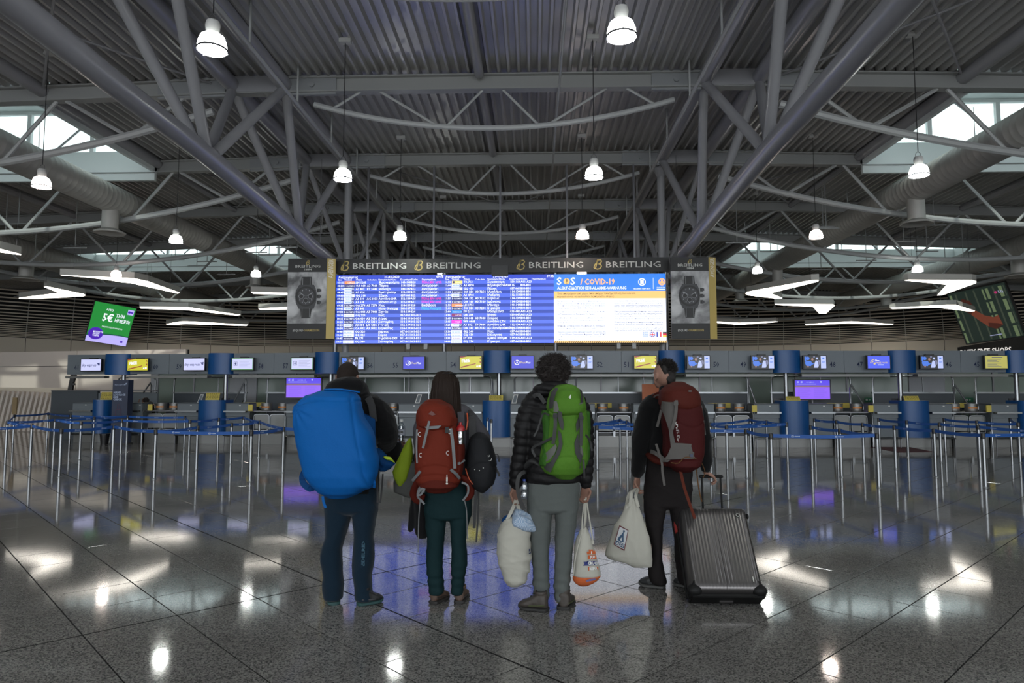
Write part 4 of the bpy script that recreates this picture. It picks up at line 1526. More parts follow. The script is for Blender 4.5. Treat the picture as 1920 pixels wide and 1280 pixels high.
lc = make_lamp(False)
lw_ = make_lamp(True)
used = {False: False, True: False}
LP = [(-3.41, 8.92, 6.42, 0, 'largest pendant lamp, top left of the picture'), (2.17, 8.75, 6.42, 0, 'largest pendant lamp on the right of centre at the top'),
      (-10.2, 14.89, 6.4, 1, 'pendant lamp at the far left in front of the fat duct'), (-3.19, 14.58, 6.4, 0, 'second pendant lamp in the left centre row, beside the column'),
      (2.32, 14.61, 6.4, 0, 'second pendant lamp in the right centre row'), (9.32, 14.7, 6.4, 0, 'pendant lamp at the right in front of the lit duct'),
      (-10.16, 20.67, 6.4, 0, 'pendant lamp left of the bottom end of the left truss'), (-3.07, 20.39, 6.4, 0, 'pendant lamp hanging above the left half of the board'),
      (2.48, 20.43, 6.4, 1, 'warmer pendant lamp hanging above the right half of the board'), (9.55, 20.66, 6.4, 1, 'warmer pendant lamp right of the bottom end of the right truss'),
      (-15.81, 26.7, 6.4, 1, 'small pendant lamp in front of the large left boomerang light'), (-10.18, 26.88, 6.4, 0, 'small pendant lamp left of the left watch banner'),
      (9.74, 26.68, 6.4, 0, 'small pendant lamp right of the right watch banner'), (15.86, 26.65, 6.4, 0, 'small pendant lamp over the rightmost boomerang light'),
      (-2.63, 26.8, 6.4, 0, 'pendant lamp glimpsed under the left half of the black banner'), (2.9, 26.8, 6.4, 1, 'pendant lamp glimpsed under the right half of the black banner'),
      (-3.3, 3.0, 6.4, 0, 'added unseen pendant lamp above the camera, left'), (2.4, 3.0, 6.4, 0, 'added unseen pendant lamp above the camera, right'),  # from here on: unseen lamps added for light, continuing the rows
      (-10.1, 3.0, 6.4, 0, 'added unseen pendant lamp left, out of the picture'), (9.6, 3.0, 6.4, 0, 'added unseen pendant lamp right, out of the picture'),
      (-10.1, 8.9, 6.4, 0, 'added unseen pendant lamp left beyond the frame'), (9.6, 8.9, 6.4, 0, 'added unseen pendant lamp right beyond the frame')]
for x, y, z, wm, lab in LP:
    wm = bool(wm)
    src = lw_ if wm else lc
    t = src if not used[wm] else copy_tree(src)
    used[wm] = True
    t.location = (x, y, z)
    t['label'] = lab

# ================================================================ BOOMERANG PANEL LIGHTS
g_panel = glow('panel_light', (1.0, 0.93, 0.82), PANEL_E)
m_panel = mat('panel_light_side', (0.60, 0.58, 0.54), 0.5)
PN = [('far left panel light cut by the picture edge', [(-70, 455), (0, 466), (39, 476), (40, 477.5), (0, 472), (-70, 463)]),
      ('largest long boomerang panel light on the left', [(112, 515), (150, 517), (225, 520), (252, 521.5), (278, 527), (338, 548.5), (335, 550), (245, 530), (228, 528.5), (202, 524), (170, 520)]),
      ('arrow-shaped panel light pointing right, far left', [(82, 537), (88, 536.3), (158, 551), (161, 553), (158, 554.5), (105, 558), (35, 560), (35, 558), (111, 548.5)]),
      ('long bent panel light left of the left watch banner, upper', [(261, 574.5), (353, 575.5), (362, 577), (452, 590), (446, 591.3), (353, 581), (262, 577.5)]),
      ('lowest thin bent panel light on the left', [(311, 607), (340, 602), (352, 602), (466, 608.5), (463, 610.5), (349, 607), (313, 609)]),
      ('panel light half hidden by the left watch banner, upper', [(470, 547), (474, 550), (560, 552.5), (590, 551), (560, 549)]),
      ('panel light half hidden by the left watch banner, lower', [(484, 578), (487, 580), (541, 579.5), (600, 577), (560, 574)]),
      ('boomerang panel light pointing left, right of the right watch banner', [(1397, 550), (1400, 547), (1425, 542), (1521, 525), (1536, 524.5), (1535, 527), (1444, 549), (1467, 558.5), (1461, 560), (1402, 553)]),
      ('boomerang panel light pointing right, upper right', [(1695, 525), (1702, 523.8), (1823, 524.8), (1831, 526.5), (1831, 530), (1766, 553), (1757, 553.5), (1775, 533)]),
      ('short hooked panel light, right of centre', [(1452, 569.5), (1456, 571), (1524, 574.5), (1536, 587), (1549, 587.4), (1565, 573), (1563, 570)]),
      ('wide bent panel light in front of the large screen', [(1668, 577), (1672, 578.6), (1757, 576), (1823, 584), (1829, 582.5), (1793, 571), (1775, 571)]),
      ('thin panel light right of the right watch banner, low', [(1335, 602), (1346, 605), (1385, 608.7), (1459, 603), (1455, 602), (1385, 605)]),
      ('thin bow-shaped panel light, low on the right', [(1509, 607.5), (1510, 609.5), (1590, 605.5), (1675, 608.8), (1676, 607.3), (1597, 602), (1582, 602.8)])]
for lab, poly in PN:
    P = [ath(x, y, 6.4) for x, y in poly]
    c = sum(P, Vector()) / len(P)
    t = thing('panel_light', (c.x, c.y, 6.4), lab, 'light', 'boomerang panel lights')
    MB().prism([(p.x, p.y, 6.40) for p in P], (0, 0, .26)).build('housing', m_panel, t)
    Q = [c + (p - c) * .985 for p in P]
    MB().prism([(p.x, p.y, 6.385) for p in Q], (0, 0, .012)).build('diffuser', g_panel, t)
    for q in (0, len(P) // 2):
        p = c.lerp(P[q], .8)
        mb = MB(); mb.tube([(p.x, p.y, 6.66), (p.x, p.y, zb(p.x) + .48)], .006, 5)
        mb.build('cable', m_steel_dk, t)

# ================================================================ DEPARTURE BOARD
g_hdr = glow('board_header_blue', (0.012, 0.05, 0.60), SCREEN_E)
g_rowl = glow('board_row_light', (0.065, 0.145, 0.98), SCREEN_E)
g_rowd = glow('board_row_dark', (0.002, 0.040, 0.42), SCREEN_E)
g_bt = glow('board_text_white', (0.88, 0.92, 1.0), 1.25)
g_lw = glow('board_logo_white', (0.75, 0.80, 0.98), 1.1)
g_ln = glow('board_logo_navy', (0.006, 0.012, 0.14), 1)
g_lo = glow('board_logo_orange', (0.95, 0.30, 0.08), 1.1)
g_lp = glow('board_logo_pink', (0.90, 0.01, 0.62), 1.1)
g_lm = glow('board_logo_maroon', (0.28, 0.01, 0.13), 1)
g_ly = glow('board_logo_yellow', (0.95, 0.75, 0.20), 1.1)
g_lb = glow('board_logo_blue', (0.01, 0.28, 0.85), 1)
g_rpink = glow('board_text_pink', (0.90, 0.02, 0.45), 1.2)
g_rcyan = glow('board_text_cyan', (0.02, 0.60, 0.90), 1.2)
m_frame = mat('board_frame_grey', (0.16, 0.16, 0.165), 0.4, 0.6)

BYY = 21.45
def bp(px, py): return at(px, py, BYY)


board = thing('departure_board', (-.1, BYY, 0), 'wide video wall with blue departure tables and a white and blue health notice', 'screen')
posts_px = (626.5, 832, 1042, 1252)
topz = bp(940, 513).z
for i, px in enumerate(posts_px):
    x = bp(px, 640).x
    MB().tube([(x, BYY + .12, 0), (x, BYY + .12, bp(px, 508).z)], .07, 14).build('support_post', m_steel_dk, board, smooth=True)
    MB().lathe((x, BYY + .12, bp(px, 514).z), [(.085, 0), (.085, .08), (.075, .09)], 14).build('post_collar', m_steel, board, smooth=True)
x0, x1 = bp(629, 600).x, bp(1249, 600).x
z1, z0 = bp(940, 514.5).z, bp(940, 643).z
MB().box(x0, BYY, z0, x1, BYY + .1, z1).build('casing', m_frame, board)
W_ = (x1 - x0)
xs = [x0, x0 + W_ * .3285, x0 + W_ * .6645, x1]
faces = [Face((xs[i], BYY - .004, z1), (1, 0, 0), (0, 0, -1), xs[i + 1] - xs[i], z1 - z0) for i in range(3)]
NR = 19
HH = .085
RH = (1 - HH) / NR
f0, f1, f2 = faces
mh, ml, md = MB(), MB(), MB()
for f in (f0, f1):
    f.rect(mh, 0, 0, 1, HH, 0)
    for r in range(NR):
        f.rect(ml if r % 2 == 0 else md, 0, HH + r * RH, 1, HH + (r + 1) * RH, 0)
mh.build('table_header', g_hdr, board)
ml.build('table_row_light', g_rowl, board, kind='stuff')
md.build('table_row_dark', g_rowd, board, kind='stuff')
rows0 = [('07:15', 'o', 'LH 1285', '', 'Φρανκφούρτη', '140-148', 'B28', 'Πύλη Κλειστή', 'p'),
         ('08:20', 'n', 'OA 060', 'A3 7060', 'Πάρος', '114-139', 'B28', 'Αναχώρησε', 'w'),
         ('08:20', 'w', 'A3 802', 'BT 5443', 'Μόναχο', '140-147', 'B12', 'Αναχώρησε', 'w'),
         ('08:45', 'w', 'A3 624', '', 'Άμστερνταμ', '112-139', 'B13', 'Αναχώρησε', 'w'),
         ('09:00', 'v', 'GQ 310', '', 'Σάμος', '057-061', 'B22', 'Αναχώρησε', 'w'),
         ('09:05', 'w', 'A3 600', 'AC 6033', 'Λονδίνο LHR', '112-139', 'A05', 'Πύλη Κλειστή', 'r'),
         ('09:05', 'w', 'A3 638', '', 'Μάντσεστερ', '112-139', 'A11', 'Πύλη Κλειστή', 'p'),
         ('09:35', 'n', 'OA 274', 'A3 7274', 'Χίος', '114-139', 'B28', 'Επιβίβαση', 'w'),
         ('09:45', 'w', 'A3 840', '', 'Ντύσελντορφ', '140-147', 'B30', 'Πύλη Ανοιχτή', 'c'),
         ('09:50', 'n', 'OA 044', 'A3 7044', 'Σητεία', '114-139', 'B24', '', 'w'),
         ('10:10', 'v', 'GQ 220', '', 'Κως', '057-061', 'B03-B31', '', 'w'),
         ('10:15', 'n', 'OA 030', 'A3 7030', 'Λέρος', '114-139', 'B03-B31', '', 'w'),
         ('10:25', 'n', 'OA 354', 'A3 7354', 'Σαντορίνη', '114-139', 'B03-B31', '', 'w'),
         ('10:25', 'w', 'A3 854', 'LX 4335', 'Γενεύη', '112-139', 'B03-B31', '', 'w'),
         ('10:30', 'n', 'OA 002', 'A3 7002', 'Κάρπαθος', '114-139', 'B03-B31', '', 'w'),
         ('10:40', 'v', 'GQ 320', '', 'Λήμνος', '057-061', 'B03-B31', '', 'w'),
         ('10:40', 'v', 'GQ 020', '', 'Σύρος', '057-061', 'B03-B31', '', 'w'),
         ('10:45', 'd', 'FR 171', '', 'Βερολίνο SXF', '051-055', 'B03-B31', '', 'w'),
         ('10:50', 'v', 'GQ 340', '', 'Σαντορίνη', '057-061', 'B03-B31', '', 'w')]
rows1 = [('10:55', 'y', 'TR 713', '', 'Σιγκαπούρη', '150-160', 'A01-A23', '', 'w'),
         ('11:00', 'w', 'A3 4990', '', 'Βαρσοβία WAW', '115', 'B03-B31', '', 'w'),
         ('11:30', 'v', 'GQ 470', '', 'Πάρος', '057-061', 'B03-B31', '', 'w'),
         ('11:30', 'n', 'OA 254', 'A3 7254', 'Μυτιλήνη', '114-139', 'B03-B31', '', 'w'),
         ('11:50', 'w', 'A3 4700', '', 'Μαδρίτη', '112-113', 'B03-B31', '', 'w'),
         ('11:55', 'n', 'OA 152', 'A3 7152', 'Καβάλα', '114-139', 'B03-B31', '', 'w'),
         ('12:10', 'n', 'OA 160', 'A3 7160', 'Ιωάννινα', '114-139', 'B03-B31', '', 'w'),
         ('12:55', 'o', 'LH 1751', '', 'Μόναχο', '140-144', 'B03-B31', '', 'w'),
         ('13:00', 'n', 'OA 284', 'A3 7284', 'Κέρκυρα', '114-139', 'B03-B31', '', 'w'),
         ('13:00', 'b', 'SU 2111', '', 'Μόσχα SVO', '075-081', 'A01-A23', '', 'w'),
         ('13:05', 'm', 'QR 204', '', 'Ντόχα', '039-047', 'A01-A23', '', 'w'),
         ('13:05', 'n', 'OA 048', 'A3 7048', 'Σκύρος', '114-139', 'B03-B31', '', 'w'),
         ('13:05', 'k', 'W9 4468', '', 'Λονδίνο LTN', '010-014', 'A01-A23', '', 'w'),
         ('13:25', 'w', 'A3 602', 'TP 7444', 'Λονδίνο LHR', '112-139', 'A01-A23', '', 'w'),
         ('13:30', 'n', 'OA 142', 'A3 7142', 'Αλεξανδρούπολη', '114-139', 'B03-B31', '', 'w'),
         ('13:30', 'v', 'GQ 240', '', 'Χίος', '057-061', 'B03-B31', '', 'w'),
         ('13:40', 'v', 'GQ 030', '', 'Κάλυμνος', '057-061', 'B03-B31', '', 'w'),
         ('13:55', 'e', 'EY 090', '', 'Αμπού Ντάμπι', '019-025', 'A01-A23', '', 'w'),
         ('14:00', 'v', 'GQ 274', '', 'Κέρκυρα', '057-061', 'B03-B31', '', 'w')]
tw, tp_, tcn, trd = MB(), MB(), MB(), MB()
lg = {k: MB() for k in 'wnopmyb'}
BO = .02
ts = .052
for f, rows, ttl in ((f0, rows0, 0), (f1, rows1, 1)):
    f.text(tw, 'Αναχωρήσεις', .02, .048, .048, 1, bold=BO, sx=.93)
    f.text(tw, '21-03-2020', .45, .044, .048, 1, bold=BO)
    f.text(tw, '09:05', .935, .044, .048, 1, bold=BO)
    for u, s_ in ((.015, 'Ώρα'), (.08, 'Εταιρία'), (.185, 'Πτήση'), (.29, 'Code share'), (.395, 'Προορισμός/Μέσω'), (.60, 'Ελεγκτήρια'), (.70, 'Έξοδοι'), (.80, 'Παρατηρήσεις')):
        f.text(tw, s_, u, .078, .030, 1, bold=BO * .8)
    for r, (tm, lo, fl_, cs, ds, ck, gt, nt_, c) in enumerate(rows):
        y0_ = HH + r * RH
        v = y0_ + RH * .76
        f.text(tw, tm, .012, v, ts * .80, 1, bold=BO)
        f.text(tw, fl_, .185, v, ts * .85, 1, bold=BO)
        if cs: f.text(tw, cs, .29, v, ts * .85, 1, bold=BO)
        f.text(tw, ds, .40, v, ts * .85, 1, bold=BO)
        f.text(tw, ck, .605, v, ts * .85, 1, bold=BO)
        f.text(tw, gt, .70, v, ts * .85, 1, bold=BO)
        if nt_: f.text({'w': tw, 'p': tp_, 'r': tp_, 'c': tcn}[c], nt_, .80, v, ts * .85, 1, bold=BO)
        a, b = y0_ + RH * .04, y0_ + RH * .96
        if lo == 'o':
            f.rect(lg['o'], .078, a, .175, b, 1); f.text(lg['w'], 'Lufthansa', .11, v, .03, 2, bold=BO)
        elif lo == 'n':
            f.rect(lg['n'], .078, a, .170, b, 1); f.text(lg['w'], 'OLYMPIC', .095, v, .032, 2, bold=BO); f.rect(lg['w'], .082, a + .008, .088, b - .008, 2)
        elif lo == 'w':
            f.rect(lg['w'], .075, a, .148, b, 1); f.rect(lg['n'], .148, a, .170, b, 1); f.disc(lg['w'], .159, (a + b) / 2, .016, 2, 8, .010)
            f.text(lg['b'], 'AEGEAN', .088, v - .004, .026, 2, bold=BO)
        elif lo == 'v':
            f.rect(lg['w'], .075, a, .175, b, 1); f.text(lg['b'], 'sky express', .083, v, .024, 2, bold=.01)
        elif lo == 'd':
            f.rect(lg['n'], .075, a, .172, b, 1); f.text(lg['w'], 'RYANAIR', .085, v, .03, 2, bold=BO)
        elif lo == 'y':
            f.rect(lg['y'], .078, a, .175, b, 1); f.disc(lg['n'], .095, (a + b) / 2, .017, 2, 10); f.text(lg['w'], 'scoot', .115, v, .03, 2, bold=.01)
        elif lo == 'b':
            f.rect(lg['b'], .078, a, .170, b, 1); f.text(lg['w'], 'AEROFLOT', .09, v, .026, 2, bold=.01)
        elif lo == 'm':
            f.rect(lg['m'], .078, a, .170, b, 1); f.text(lg['w'], 'QATAR', .11, v, .028, 2, bold=.01)
        elif lo == 'k':
            f.rect(lg['p'], .078, a, .170, b, 1); f.text(lg['w'], 'WIZZ', .108, v, .028, 2, bold=.01)
        elif lo == 'e':
            f.rect(lg['w'], .078, a, .175, b, 1); f.text(lg['m'], 'ETIHAD', .095, v, .028, 2, bold=0)
tw.build('table_lettering', g_bt, board, kind='stuff')
tp_.build('closed_gate_lettering', g_rpink, board)
tcn.build('open_gate_lettering', g_rcyan, board)
for k, m_ in (('w', g_lw), ('n', g_ln), ('o', g_lo), ('p', g_lp), ('m', g_lm), ('y', g_ly), ('b', g_lb)):
    lg[k].build('airline_logos', m_, board, kind='stuff')
# health notice
g_sky = glow('notice_blue', (0.012, 0.21, 0.88), 1)
g_or = glow('notice_orange_band', (0.98, 0.60, 0.18), 1)
g_wt = glow('notice_white', (0.86, 0.90, 1.0), 1.15)
g_otx = glow('notice_orange_text', (1.0, 0.45, 0.18), 1.2)
g_btx = glow('notice_brown_text', (0.22, 0.10, 0.03), .8)
g_gtx = glow('notice_grey_text', (0.30, 0.32, 0.50), .9)
g_dtx = glow('notice_dark_text', (0.10, 0.11, 0.25), .8)
f = f2
mb = MB(); f.rect(mb, 0, 0, 1, .25, 0); mb.build('notice_header', g_sky, board)
mb = MB(); f.rect(mb, 0, .25, 1, .357, 0); mb.build('notice_band', g_or, board)
mb = MB(); f.rect(mb, 0, .357, 1, .965, 0); mb.build('notice_page', g_wt, board)
mw, mo, mt, mg = MB(), MB(), MB(), MB()
f.text(mw, 'S', .025, .155, .155, 1, bold=.02)
f.text(mw, 'S', .148, .155, .155, 1, bold=.02)
f.disc(mt, .115, .105, .045, 1, 24)
f.text(mb := MB(), '!', .106, .150, .12, 2, bold=.02); mb.build('notice_mark', g_btx, board)
mt.build('notice_dot', g_or, board)
f.text(mo, '/ COVID-19', .24, .152, .115, 1, bold=.03, width=.31)
f.text(mw, 'ALERT-ΕΙΔΟΠΟΙΗΣΗ-ALARME-WARNUNG', .03, .225, .06, 1, bold=.02, width=.62)
f.disc(mw, .79, .12, .055, 1, 20, .043); f.rect(mw, .775, .085, .805, .155, 1)
f.text(mw, 'HELLENIC REPUBLIC', .71, .228, .028, 1, bold=.015, width=.155)
f.rect(mw, .889, .06, .892, .225)
f.disc(mo, .968, .12, .052, 1, 20, .036)
f.poly(mo, [(.968, .075), (.99, .145), (.946, .145)], 1)
f.text(mw, 'CIVIL PROTECTION', .92, .21, .024, 1, bold=.02, width=.075)
f.rect(mw, .92, .222, .995, .232)
mw.build('notice_title', g_bt, board)
mo.build('notice_covid_title', g_otx, board)
mb = MB()
f.text(mb, 'Όσοι επιστρέφουν από χώρες όπου υπάρχει τοπική μετάδοση του νέου ιού,', .03, .295, .036, 1, bold=.015, width=.70)
f.text(mb, 'παρακαλούνται να ακολουθούν τις παρακάτω οδηγίες:', .03, .340, .036, 1, bold=.015, width=.51)
mb.build('notice_band_text', g_btx, board)
L1 = ['Να μείνουν σε κατ’ οίκον αυτό-περιορισμό για 14', 'μέρες. Αυτό είναι ένα επιτακτικό μέτρο για όσους έρχο-', 'νται από το εξωτερικό και η μη τήρησή του θα επιφέρει', 'νομικές κυρώσεις και επιβολή προστίμων.', '',
      'Αυτοί που είναι σε κατ’ οίκον αυτό-περιορισμό θα πρέπει', 'να θερμομετρούνται δύο φορές την ημέρα.', '', 'Σε περίπτωση που εμφανίσουν συμπτώματα, να επικοι-', 'νωνήσουν με τον γιατρό τους και να κρίνεται απαραίτη-', 'το να κάνουν το τεστ.', '',
      'Θα πρέπει να αποφεύγουν την επίσκεψη σε νοσοκομεία,', 'ώστε να αποφευχθεί η μετάδοση ή η έκθεση στον ιό.', '', 'Όσοι δεν έχουν γιατρό, παρακαλούνται να καλούν στο', '1135 του Εθνικού Οργανισμού Δημόσιας Υγείας (ΕΟΔΥ)', 'το οποίο λειτουργεί σε 24ωρη βάση και θα τους δοθούν οι', 'απαραίτητες οδηγίες.']
L2 = ['Όσοι έχουν τεθεί σε καραντίνα 14 ημερών, εφόσον δεν', 'έχουν κανένα σύμπτωμα μπορούν να συνεχίσουν τις καθη-', 'μερινές τους δραστηριότητες σύμφωνα με τους ισχύοντες', 'κανονισμούς, σχετικά με τα μέτρα για τον COVID-19.', '',
      'Όσοι μένουν στο ίδιο σπίτι θα πρέπει να ελέγχουν την', 'υγεία τους καθημερινά οι ίδιοι, και να παρατηρούν τυ-', 'χόν συμπτώματα και να μιλήσουν με τον γιατρό τους.', 'τους και να κρίνεται απαραίτητο να κάνουν το τεστ.', '', 'Συνιστάται η ηλικιωμένοι να αποφεύγονται πολυσύχναστα',
      'μέρη και να διατηρείται αυστηρά η προσωπική υγιεινή.', '', 'Αυτές οι οδηγίες ισχύουν ακόμη και εάν τα συμπτώματα', 'εμφανιστούν μετά το τέλος του αυτό-περιορισμού.']
mg, mdk = MB(), MB()
for cx, LL in ((.03, L1), (.54, L2)):
    v = .405
    for i, l in enumerate(LL):
        if l:
            bold_l = ('αποφεύγ' in l or 'θερμο' in l or 'παρακαλ' in l or 'Εθνικού' in l or 'σύμφωνα' in l or 'ελέγχουν' in l or 'υγεία' in l or 'διατηρ' in l or 'εμφανιστούν' in l)
            f.text(mdk if bold_l else mg, l, cx, v, .030, 1, bold=.012 if bold_l else .0, width=.43 if len(l) > 44 else .43 * len(l) / 50)
            v += .0335
        else:
            v += .020
mg.build('notice_text', g_gtx, board, kind='stuff')
mdk.build('notice_bold_text', g_dtx, board, kind='stuff')
# flags
g_fr = glow('flag_red', (0.75, 0.02, 0.06), 1)
g_fb = glow('flag_blue', (0.02, 0.05, 0.45), 1)
g_fg = glow('flag_greek_blue', (0.25, 0.40, 0.85), 1)
g_fk = glow('flag_black', (0.01, 0.01, 0.01), 1)
g_fy = glow('flag_gold', (0.95, 0.60, 0.05), 1)
a, b = .845, .915
h_ = b - a
R_ = lambda m, u0, v0, u1, v1, l=1: f.rect(m, u0, a + v0 * h_, u1, a + v1 * h_, l)
mb = MB()
for k in range(5): R_(mb, .792, k / 4.5, .84, min(1, (k + .5) / 4.5))
R_(mb, .792, 0, .812, .55, 2); mb.build('flag_greece', g_fg, board)
mb = MB(); R_(mb, .792, .24, .812, .32, 3); R_(mb, .799, 0, .804, .55, 3); mb.build('flag_greece_cross', g_wt, board)
mb = MB(); R_(mb, .852, 0, .90, 1); mb.build('flag_britain', g_fb, board)
mb = MB(); f.poly(mb, [(.852, a), (.857, a), (.90, b - .005), (.90, b), (.895, b), (.852, a + .005)], 2); f.poly(mb, [(.90, a), (.90, a + .005), (.857, b), (.852, b), (.852, b - .005), (.895, a)], 2)
R_(mb, .871, 0, .881, 1, 2); R_(mb, .852, .36, .90, .64, 2); mb.build('flag_britain_white', g_wt, board)
mb = MB(); R_(mb, .8735, 0, .8785, 1, 3); R_(mb, .852, .43, .90, .57, 3); R_(mb, .942, 0, .957, 1); R_(mb, .968, .33, 1, .67); mb.build('flag_red_parts', g_fr, board)
mb = MB(); R_(mb, .912, 0, .927, 1); mb.build('flag_france', g_fb, board)
mb = MB(); R_(mb, .968, 0, 1, .33); mb.build('flag_germany', g_fk, board)
mb = MB(); R_(mb, .968, .67, 1, 1); mb.build('flag_germany_gold', g_fy, board)
mb, m2 = MB(), MB()
n = 54
f.rect(m2, 0, .965, 1, 1, 0)
for k in range(n):
    u = k / n
    f.poly(mb, [(u + .003, 1), (u + .010, 1), (u + .0175, .97), (u + .0105, .97)], 1)
m2.build('notice_stripe_ground', g_or, board)
mb.build('notice_stripes', g_btx, board, kind='stuff')
# brackets and small camera box under the screens
for px in (764, 797, 1161, 1190):
    x = bp(px, 650).x
    MB().box(x - .06, BYY + .1, z0 - .18, x + .06, BYY + .22, z0 + .1).build('bracket', m_alu, board)

# ---------------------------------------------------------------- black banner and two side banners
def b_logo(f, mb, u, v, s, lift=1):
    """looped script letter B"""
    k = s * f.h
    c = f.p(u, v, lift)

    def q(x, y): return c + f.r * (x * k) - f.d * (y * k)
    st = []
    # stem
    path1 = [(-.28, -.42), (-.36, -.30), (-.30, -.05), (-.08, .22), (.06, .46), (.02, .52), (-.03, .40), (-.10, .05), (-.20, -.35), (-.28, -.42)]
    path2 = [(-.02, .46), (.30, .50), (.42, .36), (.32, .16), (.10, .06), (.30, .04), (.40, -.14), (.28, -.38), (.0, -.46), (-.16, -.42)]
    for path in (path1, path2):
        pts = []
        for i in range(len(path) - 1):
            for t in (0, .5):
                pts.append(tuple(path[i][d] * (1 - t) + path[i + 1][d] * t for d in (0, 1)))
        pts.append(path[-1])
        n = len(pts)
        vs = []
        for i, p in enumerate(pts):
            a = pts[max(i - 1, 0)]; b = pts[min(i + 1, n - 1)]
            t = Vector((b[0] - a[0], b[1] - a[1])).normalized()
            w = .055
            vs += [q(p[0] - t.y * w, p[1] + t.x * w), q(p[0] + t.y * w, p[1] - t.x * w)]
        mb.add(vs, [(2 * i, 2 * i + 1, 2 * i + 3, 2 * i + 2) for i in range(n - 1)])


t = thing('top_banner', (0, BYY, bp(940, 500).z), 'long black banner with repeated watch brand lettering above the departure board', 'banner')
xa, xb = bp(625.5, 500).x, bp(1254.5, 500).x
z1b, z0b = bp(940, 484.5).z, bp(940, 511).z
MB().box(xa, BYY - .05, z0b, xb, BYY + .0, z1b).build('panel', m_banner, t)
MB().box(xa, BYY + .0, z0b + .05, xb, BYY + .2, z1b - .05).build('frame', m_frame, t)
f = Face((xa, BYY - .054, z1b), (1, 0, 0), (0, 0, -1), xb - xa, z1b - z0b)
for i in range(5):
    MB().box(xa + (xb - xa) * (i + .5) / 5 - .03, BYY + .05, z1b - .05, xa + (xb - xa) * (i + .5) / 5 + .03, BYY + .1, 8.9).build('hanging_rod', m_steel_dk, t)
for px in (647, 785, 976, 1120):
    u = (bp(px, 497).x - xa) / (xb - xa)
    mg, ms = MB(), MB()
    b_logo(f, mg, u, .50, .68)
    f.text(ms, 'BREITLING', u + .023, .70, .60, 1, bold=.006, width=.160)
    mg.build('gold_emblem', m_gold, t)
    ms.build('lettering', m_silverprint, t)
MB().box(bp(922, 500).x, BYY - .1, z0b - .12, bp(953, 500).x, BYY - .055, z0b + .22).build('camera_box', m_black, t)

m_cloud = bpy.data.materials.new('cloud_print')
m_cloud.use_nodes = True
nt = m_cloud.node_tree
b = nt.nodes['Principled BSDF']
tc = nt.nodes.new('ShaderNodeTexCoord')
n1 = nt.nodes.new('ShaderNodeTexNoise'); n1.inputs['Scale'].default_value = 1.6; n1.inputs['Detail'].default_value = 6; n1.inputs['Distortion'].default_value = .6
nt.links.new(tc.outputs['Object'], n1.inputs['Vector'])
cr = nt.nodes.new('ShaderNodeValToRGB')
cr.color_ramp.elements[0].position = .38; cr.color_ramp.elements[0].color = (.09, .09, .093, 1)
cr.color_ramp.elements[1].position = .66; cr.color_ramp.elements[1].color = (.60, .60, .61, 1)
nt.links.new(n1.outputs['Fac'], cr.inputs[0]); nt.links.new(cr.outputs[0], b.inputs['Base Color'])
m_w1 = mat('watch_print_black', (0.012, 0.012, 0.012), .5)
m_w2 = mat('watch_print_grey', (0.045, 0.045, 0.05), .5)
m_w3 = mat('watch_print_light', (0.35, 0.36, 0.38), .5)
